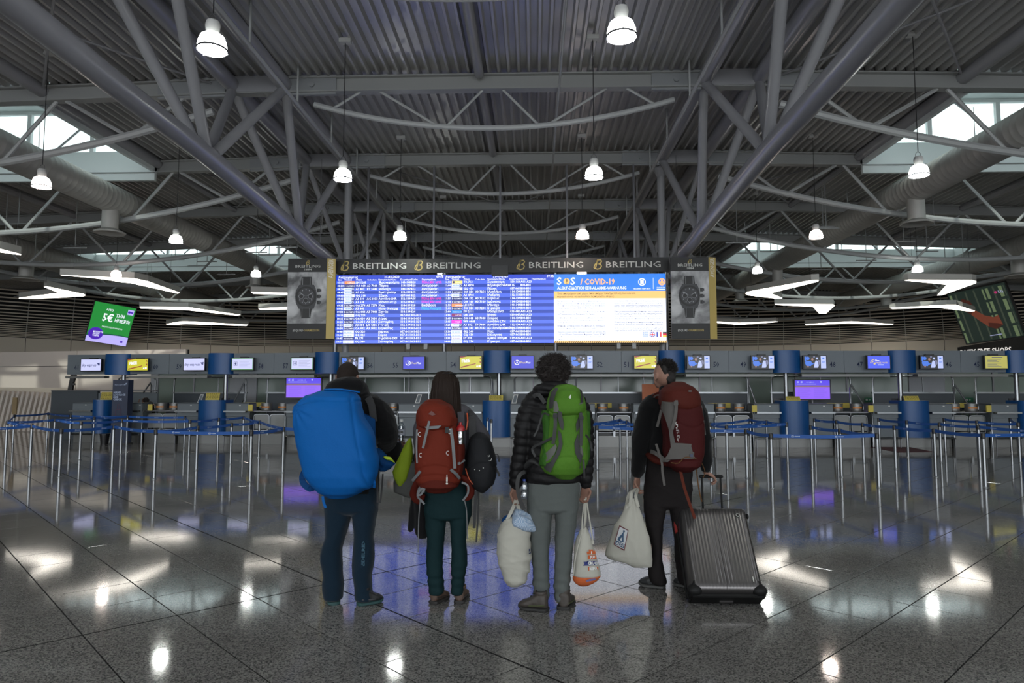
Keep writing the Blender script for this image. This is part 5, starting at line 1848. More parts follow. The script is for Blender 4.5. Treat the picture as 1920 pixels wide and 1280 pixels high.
for a, b_, g, side, d in ((540.5, 612, 626, 'left', 0), (1257, 1330, 1345, 'right', 0)):
    pa = at(a, 486, 20.95)
    x0, x1, x2 = pa.x, at(b_, 560, 20.95).x, at(g, 560, 20.95).x
    z1_, z0_ = at((a + b_) / 2, 484.5 if side == 'left' else 482, 20.95).z, at((a + b_) / 2, 635, 20.95).z
    t = thing('watch_banner', ((x0 + x1) / 2, 20.95, z0_), 'hanging banner with a wristwatch print and gold edge, %s of the departure board' % side, 'banner', 'watch banners')
    MB().box(x0, 20.95, z0_, x1, 21.0, z1_).build('panel', m_banner, t)
    H = z1_ - z0_
    f = Face((x0, 20.947, z1_), (1, 0, 0), (0, 0, -1), x1 - x0, H)
    mb = MB(); f.rect(mb, 0, .17, 1, .81, 0)
    mb.build('cloud_print', m_cloud, t)
    # gold side strip turned a little away
    xq = x2
    MB().prism([(x1 + .005, 20.95, z0_), (xq, 21.05, z0_), (xq, 21.05, z1_), (x1 + .005, 20.95, z1_)], (0, .04, 0)).build('gold_strip', m_gold, t)
    ff = Face((x1, 20.945, z1_), (xq - x1, .1, 0), (0, 0, -1), xq - x1, H)
    mb = MB()
    vs, fs = text_mesh('AVENGER', .01, 'LEFT', 1.0)
    wd = max(v[0] for v in vs)
    k = .235 * H / wd
    c = ff.p(.80, .245, 2)
    kk = (xq - x1) * .85
    mb.add([c - ff.d * (x * k) - ff.r * (y * kk) for x, y, z in vs], fs)
    mb.build('side_lettering', m_banner if False else mat('grey_gold_print', (.80, .78, .68), .5), t)
    mg, ms, m1, m2, m3 = MB(), MB(), MB(), MB(), MB()
    b_logo(f, mg, .5, .052, .055)
    f.text(ms, 'BREITLING', .18, .115, .05, 1, bold=.005, width=.64)
    f.text(ms, '1884', .41, .148, .034, 1, bold=.01, width=.18)
    f.text(ms, '#SQUAD', .16, .91, .042, 1, bold=.012, width=.27)
    f.text(mg, 'ONAMISSION', .435, .91, .042, 1, bold=.012, width=.40)
    cx, cyv = .48, .475
    # straps
    f.poly(m1, [(.36, .23), (.61, .23), (.64, .36), (.33, .36)], 1)
    f.poly(m1, [(.33, .60), (.64, .60), (.60, .745), (.37, .745)], 1)
    for u in (.385, .575):
        f.rect(m3, u, .24, u + .008, .33, 2); f.rect(m3, u, .62, u + .008, .735, 2)
    f.poly(m2, [(.30, .33), (.68, .33), (.74, .40), (.76, .475), (.74, .55), (.68, .63), (.30, .63), (.22, .55), (.20, .475), (.22, .40)], 2)
    f.disc(m1, cx, cyv, .128, 3, 28)
    f.disc(m2, cx, cyv, .105, 4, 28)
    for q in range(12):
        w = math.radians(q * 30)
        u = cx + math.sin(w) * .085 * H / (x1 - x0)
        v = cyv - math.cos(w) * .085
        f.rect(m3, u - .010, v - .007, u + .010, v + .007, 5)
    for du, dv in ((-.12, 0), (.12, 0), (0, .05)):
        f.disc(m1, cx + du, cyv + dv, .030, 5, 14)
        f.disc(m3, cx + du, cyv + dv, .030, 6, 14, .0265)
    f.poly(m3, [(cx, cyv), (cx + .17, cyv - .038), (cx + .165, cyv - .048)], 7)
    f.poly(m3, [(cx, cyv), (cx - .15, cyv - .04), (cx - .145, cyv - .05)], 7)
    f.disc(m1, .50, .26, .018, 3, 10)
    for v in (.40, .475, .55):
        f.rect(m1, .76, v - .022, .84, v + .022, 2)
        f.rect(m2, .80, v - .015, .87, v + .015, 3)
    mg.build('gold_print', m_gold, t); ms.build('lettering', m_silverprint, t)
    m1.build('watch_print', m_w1, t); m2.build('watch_case_print', m_w2, t); m3.build('watch_markings', m_w3, t)
    for u in (.2, .8):
        p = f.p(u, 0)
        MB().tube([(p.x, 20.98, z1_), (p.x, 20.98, 9.0)], .008, 5).build('hanging_wire', m_steel_dk, t)

# ================================================================ LARGE WALL SCREENS
g_gr = glow('advert_green', (0.02, 0.26, 0.045), .95)
g_grd = glow('advert_green_dark', (0.01, 0.09, 0.06), .9)
g_lav = glow('advert_lavender', (0.50, 0.45, 0.95), .95)
g_vio = glow('advert_violet', (0.07, 0.02, 0.42), 1)


def tilt_face(tl, tr, bl, br, Y0, Y1):
    """screen fixed to the leaning wall; corners given for a plane at their own depth"""
    return None


# left advert screen
def wall_screen(name, cor, Yl, Yr, leanv, lab, thick=.15):
    tl = at(*cor[0], Yl - leanv); tr = at(*cor[1], Yr - leanv); br = at(*cor[2], Yr); bl = at(*cor[3], Yl)
    r = ((tr - tl) + (br - bl)) / 2
    d = ((bl - tl) + (br - tr)) / 2
    c = (tl + tr + bl + br) / 4
    d = d - r.normalized() * d.dot(r.normalized())
    w, h = r.length, d.length
    o = c - r / 2 - d / 2
    t = thing(name, (c.x, c.y, c.z), lab, 'screen', None)
    f = Face(o, r, d, w, h)
    back = -f.n * thick
    MB().prism([f.p(-.02, -.02), f.p(1.02, -.02), f.p(1.02, 1.02), f.p(-.02, 1.02)], back).build('casing', m_steel_dk, t)
    mb = MB()
    for u in (.3, .7):
        p = f.p(u, .5) + back
        mb.bar(p, p - f.n * 1.2, .12, .12)
    mb.build('wall_arm', m_steel_dk, t)
    return t, f


t, f = wall_screen('advert_screen', [(175, 562), (251, 579), (240, 648), (163, 639)], 44.6, 46.2, .9, 'large tilted advertising screen in green and lavender on the left wall')
f.lv = .02
mb = MB(); f.rect(mb, 0, 0, 1, 1, 1); mb.build('display', g_gr, t)
mb = MB(); f.poly(mb, [(0, .84)] + [(u / 10, .83 - .09 * math.sin(u / 10 * 2.2)) for u in range(0, 11)] + [(1, .86), (1, 1), (0, 1)][0:], 2)
mb.build('display_shadow', g_grd, t)
mb = MB(); f.poly(mb, [(0, .86)] + [(u / 10, .85 - .085 * math.sin(u / 10 * 2.0)) for u in range(1, 11)] + [(1, 1), (0, 1)], 3)
f.rect(mb, .82, .06, .97, .19, 2)
mb.build('display_ground', g_lav, t)
mb = MB()
f.text(mb, '5€', .26, .44, .27, 3, bold=.02, sx=.72); f.text(mb, 'ΑΠΟ', .30, .17, .07, 3, bold=.01)
f.text(mb, 'ΤΗΝ', .56, .30, .12, 3, bold=.015, sx=.75); f.text(mb, 'ΗΜΕΡΑ!', .56, .425, .12, 3, bold=.015, sx=.72)
f.text(mb, 'ΠΑΡΚΑΡΕΤΕ ΜΕΣΑ ΣΤΟ ΑΕΡΟΔΡΟΜΙΟ', .30, .60, .045, 3, bold=.005, width=.5)
mb.build('lettering', g_txtw, t)
mb = MB(); f.disc(mb, .20, .78, .155, 4, 24, sy=1.0); f.disc(mb, .855, .12, .03, 4, 12); f.disc(mb, .86, .90, .03, 4, 12)
f.rect(mb, .885, .10, .95, .14, 4)
mb.build('display_dot', g_vio, t)
mb = MB()
for k in range(3): f.text(mb, ['ΚΛΕΙΣΤΕ', 'ΘΕΣΗ', 'ΤΩΡΑ'][k], .13, .75 + k * .05, .05, 5, bold=.02)
mb.build('dot_lettering', g_txtw, t)

# right dark green screen with red shape
g_dk = glow('wall_screen_dark', (0.012, 0.020, 0.016), 1)
g_gb = glow('wall_screen_green', (0.10, 0.135, 0.07), 1)
g_gb2 = glow('wall_screen_green_dim', (0.035, 0.045, 0.032), 1)
g_arm = glow('wall_screen_red', (0.12, 0.032, 0.018), 1)
g_arm2 = glow('wall_screen_red_dark', (0.045, 0.012, 0.008), 1)
t, f = wall_screen('video_screen', [(1787, 552), (1893, 524), (1911, 633), (1803, 643)], 44.0, 41.0, .9, 'large tilted dark green video screen on the right wall')
f.lv = .02
mb = MB(); f.rect(mb, 0, 0, 1, 1, 1); mb.build('display', g_dk, t)
a, c = MB(), MB()
for u, w in ((.60, .03), (.66, .05), (.88, .06), (.96, .02), (.02, .04)):
    for k in range(4):
        f.rect(a if w > .025 else c, u, .04 + k * .25, u + w, .24 + k * .25, 2)
for u in (.12, .30, .45, .78): f.rect(c, u, .03, u + .03, .97, 2)
a.build('display_bars', g_gb, t); c.build('display_dim_bars', g_gb2, t)
mb = MB()
f.poly(mb, [(.28, .46), (.36, .38), (.50, .52), (.64, .58), (.72, .55), (.74, .74), (.62, .80), (.50, .74), (.38, .60)], 3)
mb.build('display_arm', g_arm, t)
mb = MB(); f.poly(mb, [(.14, .22), (.22, .14), (.34, .20), (.38, .36), (.28, .46), (.20, .38)], 3); f.poly(mb, [(.50, .74), (.62, .80), (.74, .74), (.68, .70), (.52, .66)], 4)
mb.build('display_arm_shadow', g_arm2, t)
mb = MB(); f.disc(mb, .82, .14, .025, 4, 14); mb.build('corner_logo', glow('corner_logo_red', (.35, .03, .12), 1), t)
mb = MB(); f.text(mb, 'LG', .86, .165, .07, 4, bold=.02); f.rect(mb, .46, .90, .66, .915, 3); mb.build('lettering', g_gtx, t)

# dark shop front with lettering, far right
p0 = at(1795, 648, 43.0); p1 = at(1935, 640, 38.5)
t = thing('shop_front', (p0.x, p0.y, 4.0), 'dark shop front high on the right with white letters DUTY FREE SHOPS', 'shop')
MB().prism([(p0.x, p0.y, 3.0), (p1.x, p1.y, 3.0), (p1.x, p1.y, p1.z + .35), (p0.x, p0.y, p0.z - .1)], (.5, .4, 0)).build('front', m_void, t)
f = Face((p0.x, p0.y - .05, 5.0), (p1 - p0).xy.to_3d(), (0, 0, -1), (p1 - p0).xy.length, 2.0)
mb = MB(); f.text(mb, 'DUTY FREE SHOPS', .03, .55, .22, 4, bold=.02, width=.70); mb.build('lettering', glow('shop_letters', (0.75, 0.72, 0.68), .9), t)

# ================================================================ SOFT SHAPES: lofts joined by a voxel skin
def ring(c, a, b, ax, ay, n=20, e=2.0):
    """superellipse ring round c in directions ax (radius a) and ay (radius b)"""
    P = []
    for j in range(n):
        w = 2 * math.pi * j / n
        cs, sn = math.cos(w), math.sin(w)
        k = 2.0 / e
        x = math.copysign(abs(cs) ** k, cs) * a
        y = math.copysign(abs(sn) ** k, sn) * b
        P.append(Vector(c) + ax * x + ay * y)
    return P


def loft(mb, rings):
    n = len(rings[0])
    base = []
    for r in rings: base += r
    fs = []
    for i in range(len(rings) - 1):
        for j in range(n):
            j2 = (j + 1) % n
            fs.append((i * n + j, i * n + j2, (i + 1) * n + j2, (i + 1) * n + j))
    # end caps as fans
    c0 = sum(rings[0], Vector()) / n
    c1 = sum(rings[-1], Vector()) / n
    k = len(base)
    base += [c0, c1]
    for j in range(n):
        fs.append((k, (j + 1) % n, j))
        fs.append((k + 1, (len(rings) - 1) * n + j, (len(rings) - 1) * n + (j + 1) % n))
    return mb.add(base, fs)


def rows(mb, rws, e=2.2, n=28, dome=True, rmin=0.0):
    """rws: (py, xl_px, xr_px, Yc, half depth[, e]) from top to bottom -> lofted body"""
    R = []
    for r in rws:
        py, xl, xr, Yc, hd = r[:5]
        ee = r[5] if len(r) > 5 else e
        a = at(xl, py, Yc); b = at(xr, py, Yc)
        c = (a + b) / 2
        R.append(ring(c, (b - a).length / 2, hd, Vector((1, 0, 0)), Vector((0, 1, 0)), n, ee))
    if dome:
        def capring(R0, R1):
            c0 = sum(R0, Vector()) / n; c1 = sum(R1, Vector()) / n
            d = (c0 - c1).normalized()
            sz = min((R0[0] - c0).length, (R0[n // 4] - c0).length)
            out = []
            for k_, s_ in ((.35, .82), (.55, .45)):
                out.append([c0 + (p - c0) * s_ + d * sz * k_ * .5 for p in R0])
            return out
        top = capring(R[0], R[1])
        bot = capring(R[-1], R[-2])
        R = top[::-1] + R + bot
    return loft(mb, R)


def cap(mb, pts, rad, n=16, flat=1.0, up=None):
    """round ended limb through points"""
    pts = [Vector(p) for p in pts]
    rad = list(rad)
    # round ends
    d0 = (pts[0] - pts[1]).normalized(); d1 = (pts[-1] - pts[-2]).normalized()
    P = [pts[0] + d0 * rad[0] * .92, pts[0] + d0 * rad[0] * .65] + pts + [pts[-1] + d1 * rad[-1] * .65, pts[-1] + d1 * rad[-1] * .92]
    Rr = [rad[0] * .38, rad[0] * .76] + rad + [rad[-1] * .76, rad[-1] * .38]
    return mb.tube(P, Rr, n, True, flat, up)


def smooth_path(pts, rad, k=3):
    """Catmull-Rom refinement"""
    pts = [Vector(p) for p in pts]
    n = len(pts)
    P, Q = [], []
    for i in range(n - 1):
        p0, p1, p2, p3 = pts[max(i - 1, 0)], pts[i], pts[i + 1], pts[min(i + 2, n - 1)]
        for q in range(k):
            t = q / k
            P.append(0.5 * ((2 * p1) + (p2 - p0) * t + (2 * p0 - 5 * p1 + 4 * p2 - p3) * t * t + (3 * p1 - p0 - 3 * p2 + p3) * t ** 3))
            Q.append(rad[i] * (1 - t) + rad[i + 1] * t)
    P.append(pts[-1]); Q.append(rad[-1])
    return P, Q


def ball(mb, c, rx, ry, rz_, R=None, n=14):
    bm = bmesh.new()
    bmesh.ops.create_uvsphere(bm, u_segments=n + 6, v_segments=n, radius=1)
    for v in bm.verts: v.co = Vector((v.co.x * rx, v.co.y * ry, v.co.z * rz_))
    return mb.bm(bm, c, R)


def skin(mb, name, m, parent, voxel=0.010, smooth=4, fn=None, label=None, kind=None, decim=None):
    """turn the overlapping closed shapes into ONE continuous surface"""
    o0 = wpos(parent)
    me = bpy.data.meshes.new(name)
    me.from_pydata([(p[0] - o0.x, p[1] - o0.y, p[2] - o0.z) for p in mb.v], [], mb.f)
    me.update()
    bm = bmesh.new(); bm.from_mesh(me)
    bmesh.ops.recalc_face_normals(bm, faces=bm.faces)
    bm.to_mesh(me); bm.free()
    t = bpy.data.objects.new(name, me)
    COL.objects.link(t)
    md = t.modifiers.new('r', 'REMESH'); md.mode = 'VOXEL'; md.voxel_size = voxel
    if smooth:
        ms = t.modifiers.new('s', 'SMOOTH'); ms.factor = .5; ms.iterations = smooth
    dg = bpy.context.evaluated_depsgraph_get()
    me2 = bpy.data.meshes.new_from_object(t.evaluated_get(dg))
    bpy.data.objects.remove(t)
    bpy.data.meshes.remove(me)
    me2.name = name
    if fn is not None:
        n = len(me2.vertices)
        co = np.empty(n * 3); me2.vertices.foreach_get('co', co); co = co.reshape(-1, 3)
        no = np.empty(n * 3); me2.vertices.foreach_get('normal', no); no = no.reshape(-1, 3)
        w = co + np.array(o0)
        d = fn(w, no)
        co = co + (no * d[:, None] if d.ndim == 1 else d)
        me2.vertices.foreach_set('co', co.reshape(-1))
    me2.materials.clear()
    me2.materials.append(m)
    me2.polygons.foreach_set('use_smooth', [True] * len(me2.polygons))
    me2.update()
    o = bpy.data.objects.new(name, me2)
    link(o, parent)
    if label: o['label'] = label
    if kind: o['kind'] = kind
    return o


_rs = np.random.RandomState(4)
_W = [(_rs.uniform(-1, 1, 3), _rs.uniform(0, 6.28)) for _ in range(24)]


def wrinkle(amp=0.004, f=26.0, stretch=(1, 1, 1), seed=0, ridge=True):
    """sum of warped waves: soft cloth folds"""
    st = np.array(stretch)

    def fn(w, no):
        p = w * st
        a = np.zeros(len(w))
        warp = np.sin(p @ np.array([3.1, 5.7, 4.3]) * 1.7 + seed) * .05
        for i in range(5):
            k, ph = _W[(i + seed * 5) % 24]
            k = k / np.linalg.norm(k)
            s = np.sin((p @ k + warp) * f * (0.6 + .35 * i) + ph + seed)
            a += (1 - np.abs(s)) ** 2 / (1 + i * .6) if ridge else s / (1 + i * .6)
        a -= a.mean()
        return a * amp * 1.9
    return fn


def add_fn(*fs):
    return lambda w, no: sum(f(w, no) for f in fs)


def strap(mb, pts, w=.025, th=.004, out=(0, -1, 0)):
    """flat webbing through points; pts world vectors, flat side towards 'out'"""
    pts, _ = smooth_path(pts, [1] * len(pts), 3)
    out = Vector(out).normalized()
    vs = []
    k = len(pts)
    for i, p in enumerate(pts):
        t = (pts[min(i + 1, k - 1)] - pts[max(i - 1, 0)]).normalized()
        s = t.cross(out)
        if s.length < 1e-4: s = Vector((1, 0, 0))
        s.normalize()
        nn = s.cross(t).normalized()
        for a, b in ((-1, -1), (1, -1), (1, 1), (-1, 1)):
            vs.append(p + s * (a * w / 2) + nn * (b * th / 2))
    fs = []
    for i in range(k - 1):
        for j in range(4):
            fs.append((i * 4 + j, i * 4 + (j + 1) % 4, i * 4 + 4 + (j + 1) % 4, i * 4 + 4 + j))
    fs += [(3, 2, 1, 0), tuple(4 * (k - 1) + j for j in range(4))]
    return mb.add(vs, fs)


def pp(Y, *xy):
    """list of pixels at one depth -> points"""
    return [at(x, y, Y) for x, y in xy]


def pd(*xyY):
    return [at(x, y, Y) for x, y, Y in xyY]


m_skin = mat('skin', (0.20, 0.105, 0.075), 0.6, spec=.4, var=.12, vscale=30)
m_skin2 = mat('skin_pale', (0.24, 0.13, 0.095), 0.6, spec=.4, var=.1, vscale=30)
m_jblack = mat('black_fleece', (0.006, 0.006, 0.0065), 0.95, spec=.08, bump=.4, bscale=300, sheen=.1)
m_jpuff = mat('black_down_nylon', (0.0075, 0.007, 0.0075), 0.55, spec=.18)
m_eye = mat('eye_white', (.6, .6, .58), .3)
m_iris = mat('iris', (.05, .03, .02), .2)
m_lip = mat('lips', (.28, .10, .08), .5)


def hand(mb, wrist, dirn, palm_n, thumb_side, s=1.0, curl=1.0, spread=.5):
    """a hand: palm plus four unequal bent fingers and a thumb. dirn = along the hand, palm_n = side the fingers curl to,
    thumb_side = +1/-1 along cross(dirn, palm_n)"""
    d = Vector(dirn).normalized()
    pn = Vector(palm_n); pn = (pn - d * pn.dot(d)).normalized()
    sd = d.cross(pn).normalized() * thumb_side
    w = Vector(wrist)
    # palm: flattened block, rounded
    for q in (-1, -.33, .33, 1):
        a = w + sd * (q * .020 * s) + d * .008 * s
        b = w + sd * (q * .031 * s) + d * (.085 - abs(q - .2) * .006) * s
        cap(mb, [a, (a + b) / 2 + pn * .002, b], [.013 * s, .0145 * s, .0125 * s], 10)
    tips = []
    L = {1: (.040, .026, .020), .33: (.044, .030, .022), -.33: (.041, .028, .021), -1: (.032, .020, .018)}
    for q, (l1, l2, l3) in L.items():
        b = w + sd * (q * .0315 * s) + d * (.088 - abs(q - .2) * .006) * s
        a1 = 0.55 * curl; a2 = 1.45 * curl; a3 = 2.25 * curl
        p1 = b + (d * math.cos(a1) + pn * math.sin(a1)) * l1 * s
        p2 = p1 + (d * math.cos(a2) + pn * math.sin(a2)) * l2 * s
        p3 = p2 + (d * math.cos(a3) + pn * math.sin(a3)) * l3 * s
        cap(mb, [b - d * .01 * s, b, p1, p2, p3], [.0098 * s, .0095 * s, .0088 * s, .0080 * s, .0070 * s], 10)
        tips.append(p3)
    # thumb leaves the side of the palm near its base
    t0 = w + sd * .022 * s + d * .022 * s
    t1 = t0 + (sd * .75 + d * .65 + pn * .35).normalized() * .038 * s
    t2 = t1 + (sd * .15 + d * .85 + pn * .7).normalized() * .030 * s
    t3 = t2 + (d * .75 - sd * .25 + pn * .8).normalized() * .022 * s
    cap(mb, [t0, t1, t2, t3], [.0135 * s, .0115 * s, .0100 * s, .0082 * s], 10)
    return tips


def head(root, mb, c, face, s=1.0, tilt=0.0):
    """skull, jaw, nose, ears added to the body mesh; c = centre of head, face = direction it looks"""
    f = Vector(face).normalized()
    u = Vector((0, 0, 1)); u = (u - f * u.dot(f)).normalized()
    r = f.cross(u).normalized()
    R = Matrix((r, f, u)).transposed()
    ball(mb, c + u * .015 * s - f * .008 * s, .074 * s, .093 * s, .100 * s, R)
    ball(mb, c - u * .040 * s + f * .030 * s, .054 * s, .060 * s, .066 * s, R)
    ball(mb, c - u * .082 * s + f * .062 * s, .026 * s, .022 * s, .022 * s, R)
    # brow, nose, lips, cheek
    cap(mb, [c + u * .022 * s + f * .083 * s - r * .03 * s, c + u * .024 * s + f * .088 * s, c + u * .022 * s + f * .083 * s + r * .03 * s], [.010 * s] * 3, 8)
    cap(mb, [c + u * .012 * s + f * .086 * s, c - u * .012 * s + f * .100 * s, c - u * .026 * s + f * .104 * s], [.008 * s, .010 * s, .012 * s], 8)
    for q in (-1, 1):
        ball(mb, c - u * .028 * s + f * .092 * s + r * (q * .011 * s), .008 * s, .008 * s, .007 * s, R, 8)
        cap(mb, [c - u * .052 * s + f * .086 * s, c - u * .052 * s + f * .080 * s + r * q * .02 * s], [.0085 * s, .006 * s], 8)
        # ear with rim
        e = c - u * .008 * s - f * .012 * s + r * (q * .078 * s)
        ring_ = [e + u * math.cos(w) * .028 * s + f * (math.sin(w) * .016 * s - .004 * s * math.cos(w)) + r * q * .006 * s for w in [i * 2 * math.pi / 9 for i in range(10)]]
        mb.tube(ring_, .0058 * s, 8, True)
        ball(mb, e, .006 * s, .013 * s, .024 * s, R, 8)
    for q in (-1, 1):
        for nm, mt, rr, off in (('eye', m_eye, .0125, .078), ('iris', m_iris, .0062, .0862)):
            pass
    return R, r, f, u


def eyes(root, c, face, s=1.0):
    f = Vector(face).normalized(); u = Vector((0, 0, 1)); u = (u - f * u.dot(f)).normalized(); r = f.cross(u).normalized()
    for q in (-1, 1):
        mb = MB(); ball(mb, c + u * .006 * s + f * .080 * s + r * q * .031 * s, .012 * s, .012 * s, .012 * s)
        e = mb.build('eye', m_eye, root, smooth=True)
        mb = MB(); ball(mb, c + u * .006 * s + f * .0885 * s + r * q * .031 * s, .0055 * s, .0055 * s, .0055 * s)
        mb.build('iris', m_iris, e, smooth=True)
    mb = MB()
    cap(mb, [c - u * .053 * s + f * .0905 * s - r * .018 * s, c - u * .052 * s + f * .0945 * s, c - u * .053 * s + f * .0905 * s + r * .018 * s], [.003 * s, .0055 * s, .003 * s], 8)
    mb.build('mouth', m_lip, root, smooth=True)


def shoe(root, toe_px, heel_px, Yh, Yt, m_up, m_sole, H=.105, wd=.050, label=None, m_det=None, lace=True):
    """walking shoe from heel to toe; px at sole level. Built lying along heel->toe on the floor"""
    h = at(heel_px[0], heel_px[1], Yh); t = at(toe_px[0], toe_px[1], Yt)
    h.z = 0; t.z = 0
    d = (t - h); L = d.length; d.normalize()
    sd = Vector((d.y, -d.x, 0))
    up = Vector((0, 0, 1))
    prof = [(-.00, .36, .040, .085), (.05, .78, .062, .10), (.18, .90, .062, .105), (.32, .86, .058, .10), (.45, .88, .05, .085), (.6, .98, .044, .065), (.75, 1.0, .038, .052), (.88, .88, .032, .042), (.97, .55, .026, .032), (1.0, .25, .022, .024)]
    R = []
    for a, w, zc_, hh in prof:
        c = h + d * (a * L) + up * (.018 + hh * H / .105 * .5)
        R.append(ring(c, w * wd, hh * H / .105 * .5, sd, up, 18, 2.6))
    mb = MB(); loft(mb, R)
    sh = skin(mb, 'shoe', m_up, root, .007, 3, wrinkle(.0012, 60, seed=3))
    # sole with a slight rocker and lugs
    R = []
    for a, w, zz in [(-.03, .5, .0), (.02, .85, 0), (.2, .98, 0), (.42, .88, .0), (.62, 1.05, 0), (.8, 1.05, .0), (.93, .8, .006), (1.02, .40, .012)]:
        c = h + d * (a * L) + up * (.013 + zz)
        R.append(ring(c, w * wd * 1.05, .013, sd, up, 18, 4))
    mb = MB(); loft(mb, R)
    mb.build('sole', m_sole, sh, smooth=True)
    if m_det is not None:
        mb = MB()
        for q in (-1, 1):
            mb.tube([h + d * L * .05 + sd * q * wd * .80 + up * .05, h + d * L * .3 + sd * q * wd * .93 + up * .045, h + d * L * .6 + sd * q * wd * 1.0 + up * .04], .006, 6)
        mb.build('side_band', m_det, sh, smooth=True)
    if lace:
        for k in range(3):
            a = .42 + k * .08
            z = .115 - k * .016
            mb = MB(); mb.tube([h + d * L * a - sd * .02 + up * (z * H / .105), h + d * L * (a + .02) + up * ((z + .006) * H / .105), h + d * L * a + sd * .02 + up * (z * H / .105)], .003, 5)
            mb.build('lace', m_det or m_sole, sh)
    # ankle collar
    mb = MB(); mb.lathe(h + d * L * .24 + up * (.095 * H / .105 + .012), [(.043, 0), (.047, .012), (.043, .024), (.036, .02)], 16, cap=False)
    mb.build('collar', m_up, sh, smooth=True)
    return sh


def inner_body(mb, root, hips, knees, ankles, chest, shoulders, elbows, wrists, neck, s=1.0):
    """slim body under the clothes, one surface with head and hands"""
    for q in (0, 1):
        cap(mb, [hips[q], knees[q], ankles[q]], [.070 * s, .048 * s, .034 * s], 12)
        cap(mb, [ankles[q], ankles[q] + Vector((0, .06, -.045))], [.032 * s, .022 * s], 10)
        P, Q = smooth_path([chest + (shoulders[q] - chest) * .5, shoulders[q], elbows[q], wrists[q]], [.05 * s, .045 * s, .036 * s, .026 * s], 4)
        cap(mb, P, Q, 12)
    pel = (hips[0] + hips[1]) / 2
    R = []
    for t, a, b in ((-.06, .10, .08), (.05, .135, .095), (.25, .125, .085), (.5, .12, .09), (.75, .14, .10), (.93, .13, .085), (1.0, .07, .06)):
        R.append(ring(pel.lerp(chest + Vector((0, 0, .13 * s)), t), a * s, b * s, Vector((1, 0, 0)), Vector((0, 1, 0)), 18, 2.2))
    loft(mb, R)
    cap(mb, [chest + Vector((0, 0, .10 * s)), neck], [.058 * s, .054 * s], 14)


# strand hair helper: many thin tapered curls as one part
def hair_tufts(name, m, root, c, R, n, length, rad=.004, seed=1, curl=0.0, region=None, down=.3, kind='stuff'):
    rr = random.Random(seed)
    mb = MB()
    for i in range(n):
        while True:
            z = rr.uniform(-1, 1); w = rr.uniform(0, 2 * math.pi); k = math.sqrt(1 - z * z)
            v = Vector((k * math.cos(w), k * math.sin(w), z))
            if region is None or region(v): break
        p = c + Vector((v.x * R[0], v.y * R[1], v.z * R[2]))
        d = (v + Vector((rr.uniform(-.4, .4), rr.uniform(-.4, .4), rr.uniform(-.4, .4) - down))).normalized()
        L = length * rr.uniform(.6, 1.3)
        pts = [p - v * .006]
        a1 = d.cross(Vector((rr.uniform(-1, 1), rr.uniform(-1, 1), rr.uniform(-1, 1)))).normalized()
        a2 = d.cross(a1)
        ph = rr.uniform(0, 6.28)
        for q in range(1, 5):
            t = q / 4
            pts.append(p + d * L * t + (a1 * math.cos(ph + t * 6.5) + a2 * math.sin(ph + t * 6.5)) * curl * (0.4 + t * .6) + Vector((0, 0, -down * L * t * t * .5)))
        mb.tube(pts, [rad, rad, rad * .8, rad * .6, rad * .2], 4, False)
    return mb.build(name, m, root, smooth=True, kind=kind)

# ================================================================ TRAVELLER 1: black jacket, cap of dark hair, enormous blue pack
Yb = 5.30
p1 = thing('person', (-.40, Yb, 0), 'leftmost traveller, black jacket and dark blue trousers, wearing the huge blue pack', 'person', 'travellers')
hipL, hipR = at(636, 915, Yb), at(684, 915, Yb)
hc = at(652, 708, Yb + .02)
mb = MB()
sh_ = (at(618, 748, Yb), at(698, 752, Yb))
el = (at(600, 830, Yb + .02), at(732, 808, Yb + .10))
wr = (at(602, 880, Yb + .28), at(728, 832, Yb + .30))
inner_body(mb, p1, (hipL, hipR), (at(624, 1020, Yb), at(686, 1020, Yb)), (at(624, 1110, Yb), at(686, 1112, Yb)), at(658, 765, Yb), sh_, el, wr, at(652, 728, Yb))
head(p1, mb, hc, (.05, 1, -.02), 1.02)
hand(mb, at(727, 832, Yb + .30), (1, .25, .0), (-.2, -.9, .35), 1, .98, .8)
hand(mb, wr[0], (.5, .8, -.1), (.6, -.4, -.5), 1, .98, .7)
skin(mb, 'body', m_skin, p1, .0068, 2)
eyes(p1, hc, (.05, 1, -.02), 1.02)
# knitted dark cap-like hair
mb = MB()
ball(mb, hc + Vector((0, -.004, .022)), .083, .102, .100)
cap(mb, [hc + Vector((0, -.045, -.01)), hc + Vector((0, -.045, -.055))], [.07, .055], 14)
skin(mb, 'hair', mat('hair_dark_brown', (0.016, 0.011, 0.009), .85, spec=.2, bump=.6, bscale=140), p1, .008, 2, wrinkle(.0015, 120, seed=2))
# jacket
mb = MB()
rows(mb, [(738, 628, 680, Yb, .085), (752, 611, 700, Yb, .115), (772, 604, 706, Yb, .14), (810, 606, 706, Yb, .15), (850, 608, 706, Yb, .15), (900, 606, 710, Yb, .145), (922, 606, 710, Yb, .14)], 2.3)
P, Q = smooth_path([at(640, 752, Yb), sh_[0], at(600, 790, Yb), el[0], at(600, 862, Yb + .16), wr[0] - Vector((0, .03, 0))], [.07, .085, .08, .072, .064, .052])
cap(mb, P, Q)
P, Q = smooth_path([at(668, 752, Yb), at(696, 760, Yb), at(716, 785, Yb + .03), at(725, 815, Yb + .08), at(724, 832, Yb + .20), at(722, 833, Yb + .28)], [.07, .092, .098, .088, .070, .05])
cap(mb, P, Q)
